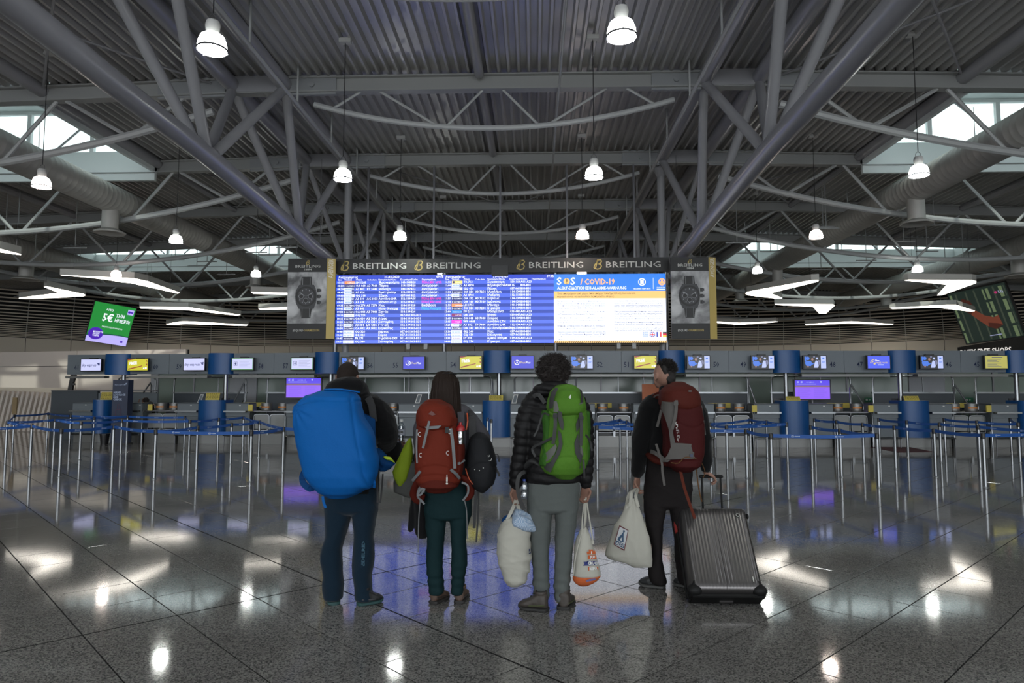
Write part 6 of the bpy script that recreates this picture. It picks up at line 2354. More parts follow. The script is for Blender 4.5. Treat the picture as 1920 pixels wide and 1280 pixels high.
# hood rolled behind the neck
P, Q = smooth_path([at(617, 730, Yb - .02), at(630, 722, Yb - .09), at(652, 719, Yb - .11), at(674, 723, Yb - .09), at(683, 733, Yb - .02)], [.04, .052, .055, .052, .042])
cap(mb, P, Q)
cap(mb, [at(652, 735, Yb), at(652, 722, Yb)], [.10, .085], 16)
skin(mb, 'jacket', m_jblack, p1, .009, 4, wrinkle(.0045, 17, (1, 1, 1.4), 1))
# trousers
m_tr1 = mat('trousers_dark_blue', (0.005, 0.0145, 0.026), .85, spec=.1, bump=.3, bscale=220, sheen=.1)
mb = MB()
rows(mb, [(900, 609, 708, Yb, .125), (925, 608, 709, Yb, .135), (945, 609, 708, Yb, .13), (955, 611, 707, Yb, .125)], 2.4)
rows(mb, [(940, 609, 662, Yb, .115), (975, 610, 656, Yb, .105), (1005, 610, 648, Yb, .095), (1028, 603, 642, Yb, .09), (1050, 601, 642, Yb + .0, .09), (1080, 606, 642, Yb, .085), (1117, 606.5, 642.5, Yb, .085), (1121, 607, 642, Yb, .083)], 2.3)
rows(mb, [(940, 659, 709, Yb, .115), (975, 662, 705, Yb, .105), (1005, 664, 700, Yb, .095), (1035, 662, 701, Yb, .09), (1060, 662, 700, Yb, .09), (1080, 664, 696, Yb, .085), (1115, 665, 699, Yb, .085), (1122, 666, 700, Yb, .085)], 2.3)
tr = skin(mb, 'trousers', m_tr1, p1, .009, 3, wrinkle(.0042, 13, (1, 1, .9), 2))
# lettering down the right calf
f = Face(at(676, 1062, Yb - .098), (0, 0, 1), (1, 0, 0), .19, .035)
mb = MB(); f.text(mb, 'EDELRID', .02, .85, .95, 0, bold=.03, width=.96)
mb.build('leg_lettering', mat('teal_print', (0.012, 0.06, 0.095), .6), tr)
m_sh1 = mat('shoe_black', (0.010, 0.010, 0.011), .6)
m_sole1 = mat('sole_teal', (0.015, 0.05, 0.05), .7)
shoe(p1, (627, 1122), (627, 1133), Yb + .22, Yb + .22, m_sh1, m_sole1) if False else None
shoe(p1, (620, 1108), (627, 1133), Yb - .06, Yb + .20, m_sh1, m_sole1)
shoe(p1, (716, 1128), (672, 1136), Yb - .06, Yb + .06, m_sh1, m_sole1, wd=.052, m_det=mat('shoe_grey', (.05, .05, .055), .6))

# the blue pack
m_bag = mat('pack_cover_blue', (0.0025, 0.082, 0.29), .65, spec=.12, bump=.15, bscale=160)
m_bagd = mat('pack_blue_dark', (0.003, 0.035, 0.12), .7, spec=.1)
yp = Yb - .38
pk = thing('backpack', (-.40, yp, 1.0), 'enormous bright blue duffel-like pack on the back of the leftmost traveller', 'backpack', 'travel packs')
mb = MB()
rows(mb, [(736, 590, 668, yp, .10, 2.4), (745, 572, 675, yp, .15, 2.5), (765, 556, 678, yp, .19, 2.6), (795, 555.5, 690, yp, .205, 2.6), (825, 560, 702, yp, .21, 2.6), (860, 566, 708, yp, .21, 2.6),
          (890, 573, 707, yp, .20, 2.6), (908, 586, 701, yp, .18, 2.5), (922, 598, 682, yp, .14, 2.4), (929, 610, 664, yp, .09, 2.3)], 2.6, 36)


def bagfn(w, no):
    d = wrinkle(.0035, 6.0, (1, 1, 1.1), 4)(w, no)
    # gathered folds at the upper left corner and along the right edge
    cx, cz = at(566, 762, yp).x, at(566, 762, yp).z
    r = np.hypot(w[:, 0] - cx, w[:, 2] - cz)
    d += .008 * np.sin(np.arctan2(w[:, 2] - cz, w[:, 0] - cx) * 14) * np.exp(-(r / .13) ** 2)
    ex = at(692, 840, yp).x
    d += .010 * np.sin(w[:, 2] * 34 + w[:, 0] * 30) * np.exp(-((w[:, 0] - ex) / .05) ** 2)
    # seam line of the lid near the top
    sz = at(640, 748, yp).z + (w[:, 0] - at(600, 748, yp).x) * -.05
    d -= .006 * np.exp(-((w[:, 2] - sz) / .008) ** 2)
    ex2 = at(676, 800, yp).x + (at(676, 800, yp).z - w[:, 2]) * .22
    d -= .007 * np.exp(-((w[:, 0] - ex2) / .010) ** 2)
    return d


skin(mb, 'pack_body', m_bag, pk, .0105, 3, bagfn)
mb = MB()
P, Q = smooth_path([at(609, 730, yp - .06), at(640, 730, yp - .08), at(673, 735, yp - .03)], [.012, .016, .012])
cap(mb, P, Q, 8, .5)
skin(mb, 'lid_roll', m_bag, pk, .005, 2)
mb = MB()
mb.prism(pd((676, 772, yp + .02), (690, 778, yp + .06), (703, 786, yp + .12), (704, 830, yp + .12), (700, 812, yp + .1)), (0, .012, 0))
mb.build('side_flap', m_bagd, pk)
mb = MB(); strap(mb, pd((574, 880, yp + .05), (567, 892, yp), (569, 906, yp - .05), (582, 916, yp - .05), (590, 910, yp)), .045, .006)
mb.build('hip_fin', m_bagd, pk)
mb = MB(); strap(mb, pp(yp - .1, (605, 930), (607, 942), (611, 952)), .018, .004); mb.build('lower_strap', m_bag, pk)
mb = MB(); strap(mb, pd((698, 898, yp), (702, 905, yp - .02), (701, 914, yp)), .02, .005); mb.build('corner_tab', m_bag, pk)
m_web = mat('webbing_black', (0.012, 0.012, 0.013), .7)
m_webg = mat('webbing_grey', (0.12, 0.125, 0.13), .7)
mb = MB(); strap(mb, pd((690, 745, Yb - .13), (697, 760, Yb - .14), (701, 790, Yb - .15)), .05, .02); mb.build('shoulder_strap', m_web, pk)
mb = MB(); strap(mb, pp(yp + .2, (706, 888), (708, 915), (708, 942)), .014, .004); strap(mb, pp(yp + .2, (718, 888), (716, 915), (713, 942)), .012, .004)
strap(mb, pp(yp + .2, (707, 940), (714, 941)), .012, .006); mb.build('hanging_buckle_strap', m_web, pk)

# blue sleeve with lime patch tied at the side
js = thing('tied_jacket', (at(722, 868, Yb - .1).x, Yb - .1, .95), 'blue jacket with a lime patch tied at the hip of the leftmost traveller', 'jacket')
mb = MB()
P, Q = smooth_path(pd((700, 848, Yb - .08), (712, 856, Yb - .10), (724, 868, Yb - .12), (736, 868, Yb - .10)), [.035, .05, .045, .025])
cap(mb, P, Q)
cap(mb, pd((706, 862, Yb - .1), (716, 879, Yb - .12), (730, 876, Yb - .1)), [.03, .03, .02])
skin(mb, 'sleeve', m_bagd, js, .008, 2, wrinkle(.005, 26, seed=6))
mb = MB()
cap(mb, pd((722, 857, Yb - .16), (732, 860, Yb - .15), (740, 867, Yb - .13)), [.016, .018, .010], 10, .6)
skin(mb, 'lime_patch', mat('lime_fabric', (0.36, 0.50, 0.02), .6), js, .006, 1, wrinkle(.003, 40, seed=7))

# dark belly bag and water bottle
bb = thing('belly_bag', (at(742, 846, Yb + .26).x, Yb + .26, 1.1), 'small black bag held in front of the leftmost traveller', 'bag')
mb = MB()
rows(mb, [(830, 728, 752, Yb + .26, .05), (838, 722, 755, Yb + .26, .08), (852, 720, 755, Yb + .26, .09), (864, 722, 750, Yb + .26, .07)], 2.6, 22)
skin(mb, 'bag_body', m_jblack, bb, .009, 2, wrinkle(.003, 20, seed=8))
wb_ = at(752, 829, Yb + .22)
wt = thing('water_bottle', wb_, 'clear plastic water bottle with a white label in the hand of the leftmost traveller', 'bottle', 'water bottles')
h_ = (at(752, 788, Yb + .22).z - wb_.z)
prof = [(.001, 0), (.028, .002), (.033, .01), (.033, .14), (.031, .15), (.034, .17), (.033, .30), (.034, .36), (.034, .62), (.031, .66), (.033, .70), (.030, .78), (.018, .88), (.0125, .92), (.0125, .955)]
MB().lathe(wb_, [(r, z * h_ if z > .02 else z) for r, z in prof], 20, cap=False).build('body', m_bottle, wt, smooth=True)
MB().lathe(wb_ + Vector((0, 0, h_ * .945)), [(.0145, 0), (.0145, .016), (.012, .018), (0, .018)], 16).build('cap', m_white, wt, smooth=True)
o = MB().lathe(wb_ + Vector((0, 0, h_ * .34)), [(.0345, 0), (.0345, h_ * .26)], 20, cap=False).build('label', mat('bottle_label', (.34, .36, .42), .5), wt, smooth=True)
f = Face(wb_ + Vector((-.026, -.0335, h_ * .56)), (1, -.05, 0), (0, 0, -1), .052, .03)
mb = MB(); f.text(mb, 'κορπι', .02, .7, .8, 0, bold=.03, width=.9); mb.build('label_lettering', m_ink, wt)

# ================================================================ TRAVELLER 2: woman, red pack
Yb = 5.34
p2 = thing('person', (.35, Yb, 0), 'woman with long brown hair and dark green trousers, wearing the orange-red pack', 'person', 'travellers')
hc = at(838, 724, Yb)
face = (.10, 1, -.02)
mb = MB()
sh_ = (at(800, 778, Yb), at(872, 776, Yb))
el = (at(790, 848, Yb + .06), at(905, 828, Yb + .08))
wr = (at(790, 868, Yb + .30), at(893, 850, Yb + .30))
inner_body(mb, p2, (at(822, 925, Yb), at(858, 925, Yb)), (at(818, 1020, Yb), at(859, 1020, Yb)), (at(819, 1108, Yb), at(857, 1110, Yb)), at(838, 795, Yb), sh_, el, wr, at(838, 750, Yb), .92)
head(p2, mb, hc, face, .95)
hand(mb, wr[0], (.2, 1, -.1), (.5, 0, -.5), 1, .88, .7)
hand(mb, wr[1], (-.2, 1, -.1), (-.5, 0, -.5), -1, .88, .7)
skin(mb, 'body', m_skin2, p2, .0068, 2)
eyes(p2, hc, face, .95)
mb = MB()
ball(mb, hc + Vector((0, -.008, .018)), .088, .102, .094)
rows(mb, [(700, 818, 851, Yb - .03, .06), (715, 811, 861, Yb - .03, .085), (735, 808, 862, Yb - .04, .085), (752, 807, 864, Yb - .05, .07), (768, 808, 865, Yb - .06, .055), (777, 822, 865, Yb - .07, .04), (782, 845, 864, Yb - .07, .03)], 2.1, 26)
m_hair2 = mat('hair_brown_long', (0.012, 0.006, 0.0035), .6, spec=.18, bump=.5, bscale=40, stretch=(6, 6, .5))


def strands(w, no):
    a = np.arctan2(w[:, 1] - Yb, w[:, 0] - hc.x)
    return .0022 * np.sin(a * 46 + np.sin(w[:, 2] * 18) * 1.6) + .002 * np.sin(a * 23 + w[:, 2] * 9)


skin(mb, 'hair', m_hair2, p2, .0068, 2, strands)
sg = MB()
pts = [hc + Vector((math.cos(w) * .075, math.sin(w) * .085 - .005, .090 - .010 * math.sin(w))) for w in [math.radians(d) for d in range(180, 361, 20)]]
sg.tube(pts, .004, 6)
s0 = sg.build('sunglasses', m_black, p2, smooth=True)
for q in (-1, 1):
    mb = MB(); ball(mb, hc + Vector((q * .034, .062, .078)), .027, .010, .020); mb.build('lens', m_black, s0, smooth=True)
# grey jacket
m_greyj = mat('grey_softshell', (0.070, 0.068, 0.076), .8, spec=.1, bump=.3, bscale=250)
mb = MB()
rows(mb, [(765, 812, 864, Yb, .07), (780, 797, 880, Yb, .10), (800, 796, 884, Yb, .12), (840, 798, 882, Yb, .125), (880, 797, 882, Yb, .122), (905, 796, 884, Yb, .12), (912, 797, 883, Yb, .118)], 2.3)
for pts, rad in (([at(852, 768, Yb), at(870, 775, Yb), at(890, 797, Yb + .01), at(906, 822, Yb + .05), at(902, 845, Yb + .16), wr[1]], [.055, .064, .062, .058, .05, .036]),
                 ([at(822, 768, Yb), sh_[0], at(788, 810, Yb), el[0], at(786, 862, Yb + .15), wr[0]], [.055, .064, .058, .054, .05, .036])):
    P, Q = smooth_path(pts, rad)
    cap(mb, P, Q)
cap(mb, [at(838, 775, Yb), at(838, 762, Yb)], [.08, .064], 16)
skin(mb, 'jacket', m_greyj, p2, .0085, 3, wrinkle(.004, 24, seed=9))
m_tr2 = mat('trousers_dark_green', (0.0065, 0.020, 0.0225), .8, spec=.1, bump=.2, bscale=220)
mb = MB()
rows(mb, [(898, 797, 884, Yb, .125), (925, 797, 885, Yb, .135), (950, 797, 885, Yb, .135), (966, 798, 884, Yb, .13)], 2.4)
rows(mb, [(950, 797.5, 841, Yb, .11), (975, 799, 838, Yb, .105), (1010, 801, 833, Yb, .09), (1035, 799, 831, Yb, .083), (1060, 799, 830, Yb, .078), (1085, 801, 830, Yb, .07), (1105, 804, 832, Yb, .068), (1111, 804, 831, Yb, .066)], 2.2)
rows(mb, [(950, 840, 885, Yb, .11), (975, 843, 880, Yb, .105), (1010, 846, 874, Yb, .09), (1035, 847, 876, Yb, .083), (1060, 847, 875, Yb, .078), (1085, 847, 872, Yb, .07), (1105, 846, 871, Yb, .068), (1111, 846, 871, Yb, .066)], 2.2)
skin(mb, 'trousers', m_tr2, p2, .0085, 2, add_fn(wrinkle(.0035, 12, (1, 1, 1.6), 3), lambda w, no: .004 * np.sin(w[:, 2] * 90) * np.exp(-((w[:, 2] - .17) / .09) ** 2)))
m_sh2 = mat('shoe_brown', (0.075, 0.045, 0.032), .65)
m_sole2 = mat('sole_black', (0.015, 0.013, 0.012), .7)
m_dt2 = mat('shoe_dark_brown', (0.025, 0.016, 0.013), .6)
shoe(p2, (838, 1118), (811, 1135), Yb - .05, Yb + .13, m_sh2, m_sole2, wd=.045, m_det=m_dt2)
shoe(p2, (872, 1112), (860, 1132), Yb - .04, Yb + .19, m_sh2, m_sole2, wd=.045, m_det=m_dt2)

# red pack
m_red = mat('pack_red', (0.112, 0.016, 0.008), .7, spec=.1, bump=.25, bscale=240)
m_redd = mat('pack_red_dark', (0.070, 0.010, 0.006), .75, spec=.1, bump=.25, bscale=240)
yp = Yb - .27
pk = thing('backpack', (.32, yp, 1.1), 'orange-red trekking pack with grey straps on the back of the long-haired woman', 'backpack', 'travel packs')
mb = MB()
rows(mb, [(790, 782, 856, yp, .14, 2.6), (820, 781, 859, yp, .15, 2.7), (855, 780, 862, yp, .155, 2.7), (882, 779, 864, yp, .16, 2.6), (900, 779, 865, yp, .155, 2.5), (912, 786, 858, yp, .12, 2.3), (918, 798, 843, yp, .08, 2.2)], 2.6, 32)


def redfn(w, no):
    d = wrinkle(.0022, 14, seed=10)(w, no)
    for py, sl in ((882, .05),):
        z = at(820, py, yp).z + .05 * (1 - ((w[:, 0] - at(821, 880, yp).x) / .17) ** 2)
        d -= .008 * np.exp(-((w[:, 2] - z) / .007) ** 2)
    z = at(820, 893, yp).z + .028 * (1 - ((w[:, 0] - at(821, 880, yp).x) / .15) ** 2)
    d -= .006 * np.exp(-((w[:, 2] - z) / .006) ** 2)
    return d


skin(mb, 'pack_body', m_red, pk, .008, 2, redfn)
mb = MB()
rows(mb, [(754, 797, 834, yp, .10, 2.3), (760, 789, 846, yp, .14, 2.4), (772, 783, 853, yp, .165, 2.5), (786, 781, 857, yp, .175, 2.6), (797, 783, 856, yp - .0, .172, 2.6), (802, 790, 850, yp, .16, 2.6)], 2.5, 32)
skin(mb, 'lid', m_red, pk, .008, 2, wrinkle(.004, 17, (1, 1, 1.5), 11))
mb = MB()
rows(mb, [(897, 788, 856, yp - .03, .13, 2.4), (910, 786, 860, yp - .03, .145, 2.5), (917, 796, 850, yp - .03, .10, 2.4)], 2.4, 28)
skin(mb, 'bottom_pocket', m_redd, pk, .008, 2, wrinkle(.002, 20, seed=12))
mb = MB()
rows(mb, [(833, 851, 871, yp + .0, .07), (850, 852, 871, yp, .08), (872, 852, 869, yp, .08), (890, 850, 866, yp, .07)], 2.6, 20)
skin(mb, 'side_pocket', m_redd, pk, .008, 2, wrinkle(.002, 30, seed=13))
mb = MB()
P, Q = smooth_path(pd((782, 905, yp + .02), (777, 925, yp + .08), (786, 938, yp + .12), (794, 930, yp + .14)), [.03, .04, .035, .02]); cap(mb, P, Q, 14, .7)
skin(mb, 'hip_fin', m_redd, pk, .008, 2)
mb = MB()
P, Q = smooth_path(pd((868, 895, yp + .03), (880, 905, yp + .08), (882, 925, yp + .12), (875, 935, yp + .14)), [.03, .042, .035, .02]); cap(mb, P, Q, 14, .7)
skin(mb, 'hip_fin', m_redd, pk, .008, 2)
yf = yp - .175
for nm, pts, w in (('compression_strap', [(805, 789, yf), (800, 810, yf - .01), (793, 840, yf)], .017), ('compression_strap', [(845, 803, yf), (849, 830, yf - .005), (853, 878, yf + .01)], .022),
                   ('compression_strap', [(782, 805, yf + .08), (781, 840, yf + .06), (782, 868, yf + .05)], .012), ('side_strap', [(788, 883, yf + .02), (781, 892, yf + .05), (773, 901, yf + .1)], .02),
                   ('side_strap', [(845, 880, yf), (855, 888, yf + .03), (862, 897, yf + .08)], .02),
                   ('side_strap', [(871, 862, yf + .15), (862, 868, yf + .1), (858, 869, yf + .1)], .018)):
    mb = MB(); strap(mb, pd(*pts), w, .005); mb.build(nm, m_webg, pk)
mb = MB()
mb.prism(pd((796, 800, yf - .002), (828, 797, yf - .006), (822, 803, yf - .008), (801, 805, yf - .004)), (0, .004, 0)); mb.build('reflective_strip', m_webg, pk)
for cx_, cyy in ((787, 814), (843, 809), (789, 853), (840, 849)):
    c = at(cx_, cyy, yf + .02 if cx_ < 800 else yf - .005)
    pts = [c + Vector((math.cos(w) * .012, 0, math.sin(w) * .014)) for w in [math.radians(d) for d in range(60, 301, 30)]]
    MB().tube(pts, .0022, 5).build('gear_loop', m_silverprint, pk)
MB().box(at(844, 0, yf).x - .012, yf - .012, at(0, 810, yf).z, at(844, 0, yf).x + .014, yf, at(0, 799, yf).z).build('buckle', m_web, pk)
for pts in ([(796, 908, yf + .05), (786, 915, yf + .08), (783, 930, yf + .10), (790, 938, yf + .12), (796, 945, yf + .12)], [(797, 914, yf + .03), (790, 926, yf + .04), (784, 928, yf + .05), (788, 918, yf + .04), (798, 913, yf + .03)],
            [(866, 904, yf + .05), (877, 910, yf + .06), (877, 925, yf + .08), (868, 938, yf + .1)]):
    mb = MB(); strap(mb, pd(*pts), .014, .004); mb.build('belt_webbing', m_webg, pk)
for pts in ([(788, 938, yf + .12), (785, 975, yf + .12), (784, 1035, yf + .13)], [(871, 938, yf + .1), (875, 960, yf + .11), (876, 1010, yf + .12)]):
    mb = MB(); mb.tube(smooth_path(pd(*pts), [1] * len(pts))[0], .004, 6); mb.build('cord', m_webg, pk)
c = at(838, 903, yf - .01)
MB().lathe(c, [(.001, 0), (.006, .002), (.006, .03), (.003, .034), (.003, .05)], 8).lathe(c - Vector((0, 0, .012)), [(.001, -.008), (.008, -.004), (.008, .004), (.001, .008)], 8).build('zip_pull', m_silverprint, pk)
mb = MB(); mb.prism(pd((803, 776, yf - .003), (809, 770, yf - .004), (817, 777, yf - .008), (811, 779, yf - .006)), (0, .002, 0)); mb.build('emblem', mat('faded_emblem', (.11, .04, .035), .7), pk)
mb = MB(); strap(mb, pd((792, 775, Yb - .10), (786, 800, Yb - .12), (784, 840, Yb - .13)), .05, .02); strap(mb, pd((864, 772, Yb - .10), (866, 800, Yb - .12), (868, 840, Yb - .10)), .05, .02)
mb.build('shoulder_strap', m_greyj, pk)
# drinking bottle in the side pocket
c = at(863, 838, yp - .02)
wt = thing('drinking_bottle', c, 'clear drinking bottle with a red lid in the side pocket of the orange-red pack', 'bottle', 'water bottles')
MB().lathe(c, [(.001, 0), (.028, .002), (.030, .01), (.030, .115), (.027, .125)], 18, cap=False).build('body', m_bottle, wt, smooth=True)
MB().lathe(c, [(.031, .118), (.033, .12), (.033, .14), (.024, .155), (.012, .165), (.010, .18), (.001, .182)], 18).build('lid', mat('red_lid', (.28, .012, .015), .35), wt, smooth=True)

# black daypack on her right
m_blk = mat('daypack_black', (0.0095, 0.0100, 0.0115), .7, spec=.15, bump=.2, bscale=220)
yd = Yb - .16
pk = thing('daypack', (.68, yd, 1.0), 'black rounded daypack with orange trim on the right shoulder of the woman', 'backpack')
mb = MB()
rows(mb, [(812, 892, 908, yd, .05), (820, 882, 917, yd, .09), (835, 877, 924, yd, .115), (855, 874, 929, yd, .125), (875, 873, 932, yd, .13), (892, 876, 931, yd, .125), (908, 884, 926, yd, .11), (918, 893, 915, yd, .08), (923, 900, 910, yd, .05)], 2.3, 30)


def dayfn(w, no):
    d = wrinkle(.003, 14, seed=15)(w, no)
    z = at(900, 880, yd).z + .06 * np.sin((w[:, 0] - at(875, 880, yd).x) * 12)
    return d - .007 * np.exp(-((w[:, 2] - z) / .006) ** 2)


dp = skin(mb, 'pack_body', m_blk, pk, .0085, 3, dayfn)
mb = MB(); strap(mb, pd((878, 774, Yb - .09), (884, 780, Yb - .12), (886, 800, Yb - .14), (886, 822, Yb - .14)), .055, .022); mb.build('shoulder_strap', m_web, pk)
mb = MB(); strap(mb, pd((876, 775, Yb - .115), (877, 790, Yb - .150), (874, 806, Yb - .155)), .010, .016); mb.build('orange_trim', mat('orange_trim', (0.36, 0.055, 0.012), .6), pk)
mb = MB(); mb.tube(smooth_path(pd((873, 878, yd - .06), (880, 898, yd - .08), (890, 910, yd - .08), (898, 916, yd - .06)), [1] * 4)[0], .005, 6); mb.build('orange_piping', _M['orange_trim'], pk)
mb = MB(); strap(mb, pp(yd - .02, (893, 920), (891, 950), (889, 990)), .022, .004); mb.build('hanging_strap', m_web, pk)
mb = MB(); strap(mb, pp(yd + .0, (897, 920), (897, 955), (893, 1016)), .014, .004); mb.build('hanging_strap', m_web, pk)
mb = MB(); mb.tube(smooth_path(pd((928, 851, yd), (934, 853, yd), (936, 862, yd)), [1] * 3)[0], .003, 5); mb.lathe(at(936, 863, yd), [(.001, -.012), (.008, -.008), (.007, .01), (.001, .014)], 8)
mb.build('cord_toggle', m_web, pk)
mb = MB(); strap(mb, pd((931, 880, yd), (935, 888, yd), (936, 893, yd)), .016, .004); mb.build('side_tab', m_web, pk)
c = at(918, 860, yd - .115)
mb = MB()
for k in range(7):
    w = math.radians(95 + k * 22)
    mb.tube([c + Vector((math.cos(w) * .016, 0, math.sin(w) * .016)), c + Vector((math.cos(w) * .028, .002, math.sin(w) * .028))], .0012, 4)
mb.tube([c + Vector((math.cos(w) * .014, 0, math.sin(w) * .014)) for w in [math.radians(d) for d in range(200, 400, 25)]], .0014, 4)
mb.build('emblem', m_silverprint, pk)
mb = MB()
for px, py in ((890, 880), (899, 882), (906, 877)): mb.lathe(at(px, py, yd - .128), [(.001, -.004), (.005, 0), (.001, .004)], 6)
mb.build('zip_pulls', m_silverprint, pk, kind='stuff')

# lime and grey bundle on her left, black garment hanging
m_lime = mat('lime_jacket', (0.20, 0.28, 0.018), .7, spec=.1, bump=.2, bscale=120)
m_gr = mat('grey_cloth', (0.055, 0.056, 0.052), .8)
yb_ = Yb + .02
t = thing('cloth_bundle', (.1, yb_, 1.0), 'lime green and grey garment carried between the two left travellers', 'garment')
mb = MB()
rows(mb, [(820, 768, 772, yb_, .015), (835, 760, 774, yb_, .035), (852, 751, 775, yb_, .05), (868, 742, 773, yb_, .06), (884, 735, 768, yb_, .065), (896, 737, 764, yb_, .06), (908, 743, 758, yb_, .04), (914, 748, 754, yb_, .02)], 2.2, 24)
skin(mb, 'lime_part', m_lime, t, .008, 2, wrinkle(.008, 11, (1.4, 1, .5), 17))
mb = MB()
rows(mb, [(868, 762, 786, yb_ + .02, .05), (890, 744, 788, yb_ + .03, .06), (905, 737, 790, yb_ + .03, .06), (922, 738, 788, yb_ + .03, .055), (930, 758, 786, yb_ + .03, .04)], 2.4, 24)
skin(mb, 'grey_part', m_gr, t, .008, 2, wrinkle(.004, 18, seed=18))
t = thing('black_garment', (.13, Yb + .05, .75), 'black garment with dangling sleeves hanging at the left hip of the long-haired woman', 'garment')
mb = MB()
rows(mb, [(925, 776, 797, Yb + .05, .04), (945, 776, 800, Yb + .05, .045), (975, 777, 800, Yb + .05, .04), (1000, 779, 801, Yb + .05, .035), (1008, 783, 800, Yb + .05, .02)], 2.4, 20)
P, Q = smooth_path(pp(Yb + .06, (776, 930), (774, 960), (770, 992)), [.025, .028, .022]); cap(mb, P, Q, 12)
skin(mb, 'cloth', m_jblack, t, .008, 2, wrinkle(.006, 16, (1.5, 1, .4), 19))
mb = MB(); strap(mb, pd((790, 800, Yb - .05), (783, 850, Yb - .08), (783, 890, Yb - .06), (784, 925, Yb + .02)), .02, .006); mb.build('hanging_loop', m_webg, t)

# ================================================================ TRAVELLER 3: curly hair, puffer, green pack
Yb = 5.26
p3 = thing('person', (1.12, Yb, 0), 'person with big curly hair and black down jacket, wearing the green pack', 'person', 'travellers')
hc = at(1038, 694, Yb)
face = (-.12, 1, -.02)
sh_ = (at(1000, 748, Yb), at(1080, 748, Yb))
el = (at(978, 830, Yb - .02), at(1100, 830, Yb))
wr = (at(966, 912, Yb + .02), at(1098, 908, Yb + .02))
mb = MB()
inner_body(mb, p3, (at(1014, 920, Yb), at(1060, 920, Yb)), (at(1014, 1020, Yb), at(1058, 1020, Yb)), (at(1016, 1118, Yb), at(1054, 1120, Yb)), at(1040, 775, Yb), sh_, el, wr, at(1038, 725, Yb))
head(p3, mb, hc, face, 1.0)
hand(mb, wr[0] + Vector((0, 0, -.002)), (.02, .05, -1), (.25, -.4, 0), 1, 1.0, .95)
hand(mb, wr[1] + Vector((0, 0, -.002)), (-.03, .02, -1), (-.25, -.4, 0), -1, 1.0, 1.0)
skin(mb, 'body', m_skin, p3, .0068, 2)
eyes(p3, hc, face, 1.0)
m_hair3 = mat('hair_curly_dark', (0.014, 0.010, 0.009), .7, spec=.35)
mb = MB()
ball(mb, hc + Vector((0, -.02, .015)), .112, .112, .100)
rows(mb, [(700, 1012, 1066, Yb - .05, .06), (712, 1017, 1062, Yb - .05, .05), (719, 1022, 1056, Yb - .05, .04)], 2, 20)
hr = skin(mb, 'hair', m_hair3, p3, .009, 2, wrinkle(.010, 42, seed=21))
hair_tufts('curls', m_hair3, hr, hc + Vector((0, -.02, .012)), (.112, .112, .100), 900, .032, .0030, 5, .010, lambda v: v.y < .55 or v.z > .35, .15)
# puffer jacket
mb = MB()
rows(mb, [(742, 1008, 1068, Yb, .08), (755, 990, 1092, Yb, .12), (780, 986, 1096, Yb, .15), (815, 988, 1094, Yb, .155), (855, 988, 1092, Yb, .15), (890, 985, 1088, Yb, .145), (901, 985, 1087, Yb, .14)], 2.3)
armsP = []
for pts, rad in (([at(1012, 750, Yb), at(1000, 756, Yb), at(987, 785, Yb), at(982, 815, Yb - .01), at(978, 850, Yb), at(970, 885, Yb + .01), at(967.5, 905, Yb + .02)], [.07, .085, .082, .076, .070, .062, .054]),
                 ([at(1068, 750, Yb), at(1082, 756, Yb), at(1094, 785, Yb), at(1097, 815, Yb), at(1098, 850, Yb + .01), at(1098, 885, Yb + .01), at(1098, 903, Yb + .02)], [.07, .08, .074, .068, .064, .058, .052])):
    P, Q = smooth_path(pts, rad)
    cap(mb, P, Q)
P, Q = smooth_path([at(1006, 738, Yb - .01), at(1015, 731, Yb - .08), at(1038, 728, Yb - .10), at(1060, 732, Yb - .08), at(1070, 740, Yb - .01)], [.045, .055, .058, .055, .045])
cap(mb, P, Q)
cap(mb, [at(1038, 742, Yb), at(1038, 728, Yb)], [.10, .082], 16)
quilt = lambda w, no: np.abs(np.sin((w[:, 2] + .02 * np.sin(w[:, 0] * 6)) * math.pi / .062)) ** .55 * .011 - .008
skin(mb, 'jacket', m_jpuff, p3, .0085, 2, add_fn(quilt, wrinkle(.002, 34, seed=22)))
m_tr3 = mat('trousers_grey_green', (0.085, 0.094, 0.090), .85, spec=.1, bump=.2, bscale=260)
mb = MB()
rows(mb, [(895, 989, 1087, Yb, .12), (915, 988, 1087, Yb, .135), (935, 988, 1086, Yb, .135), (952, 989, 1085, Yb, .13)], 2.4)
rows(mb, [(940, 989, 1038, Yb, .115), (970, 990, 1035, Yb, .108), (1000, 993, 1032, Yb, .098), (1030, 995, 1030, Yb, .088), (1060, 998, 1030, Yb, .082), (1090, 999, 1030, Yb, .078), (1115, 1000, 1031, Yb, .076), (1122, 1001, 1030, Yb, .074)], 2.2)
rows(mb, [(940, 1037, 1085, Yb, .115), (970, 1040, 1082, Yb, .108), (1000, 1042, 1078, Yb, .098), (1030, 1040, 1075, Yb, .088), (1060, 1039.5, 1072, Yb, .082), (1090, 1039, 1069, Yb, .078), (1115, 1039, 1068, Yb, .076), (1124, 1040, 1067, Yb, .074)], 2.2)
skin(mb, 'trousers', m_tr3, p3, .0085, 2, add_fn(wrinkle(.0045, 12, (1, 1, 1.5), 6), lambda w, no: .0045 * np.sin(w[:, 2] * 85 + w[:, 0] * 12) * np.exp(-((w[:, 2] - .15) / .10) ** 2)))
m_sh3 = mat('shoe_olive_brown', (0.040, 0.032, 0.026), .6)
m_so3 = mat('sole_dark', (0.014, 0.013, 0.012), .7)
m_d3 = mat('shoe_green_trim', (0.035, 0.04, 0.012), .6)
shoe(p3, (974, 1142), (1027, 1149), Yb - .10, Yb - .04, m_sh3, m_so3, .115, .055, m_det=m_d3)
shoe(p3, (1068, 1128), (1055, 1147), Yb - .08, Yb + .14, m_sh3, m_so3, .115, .055, m_det=m_d3)

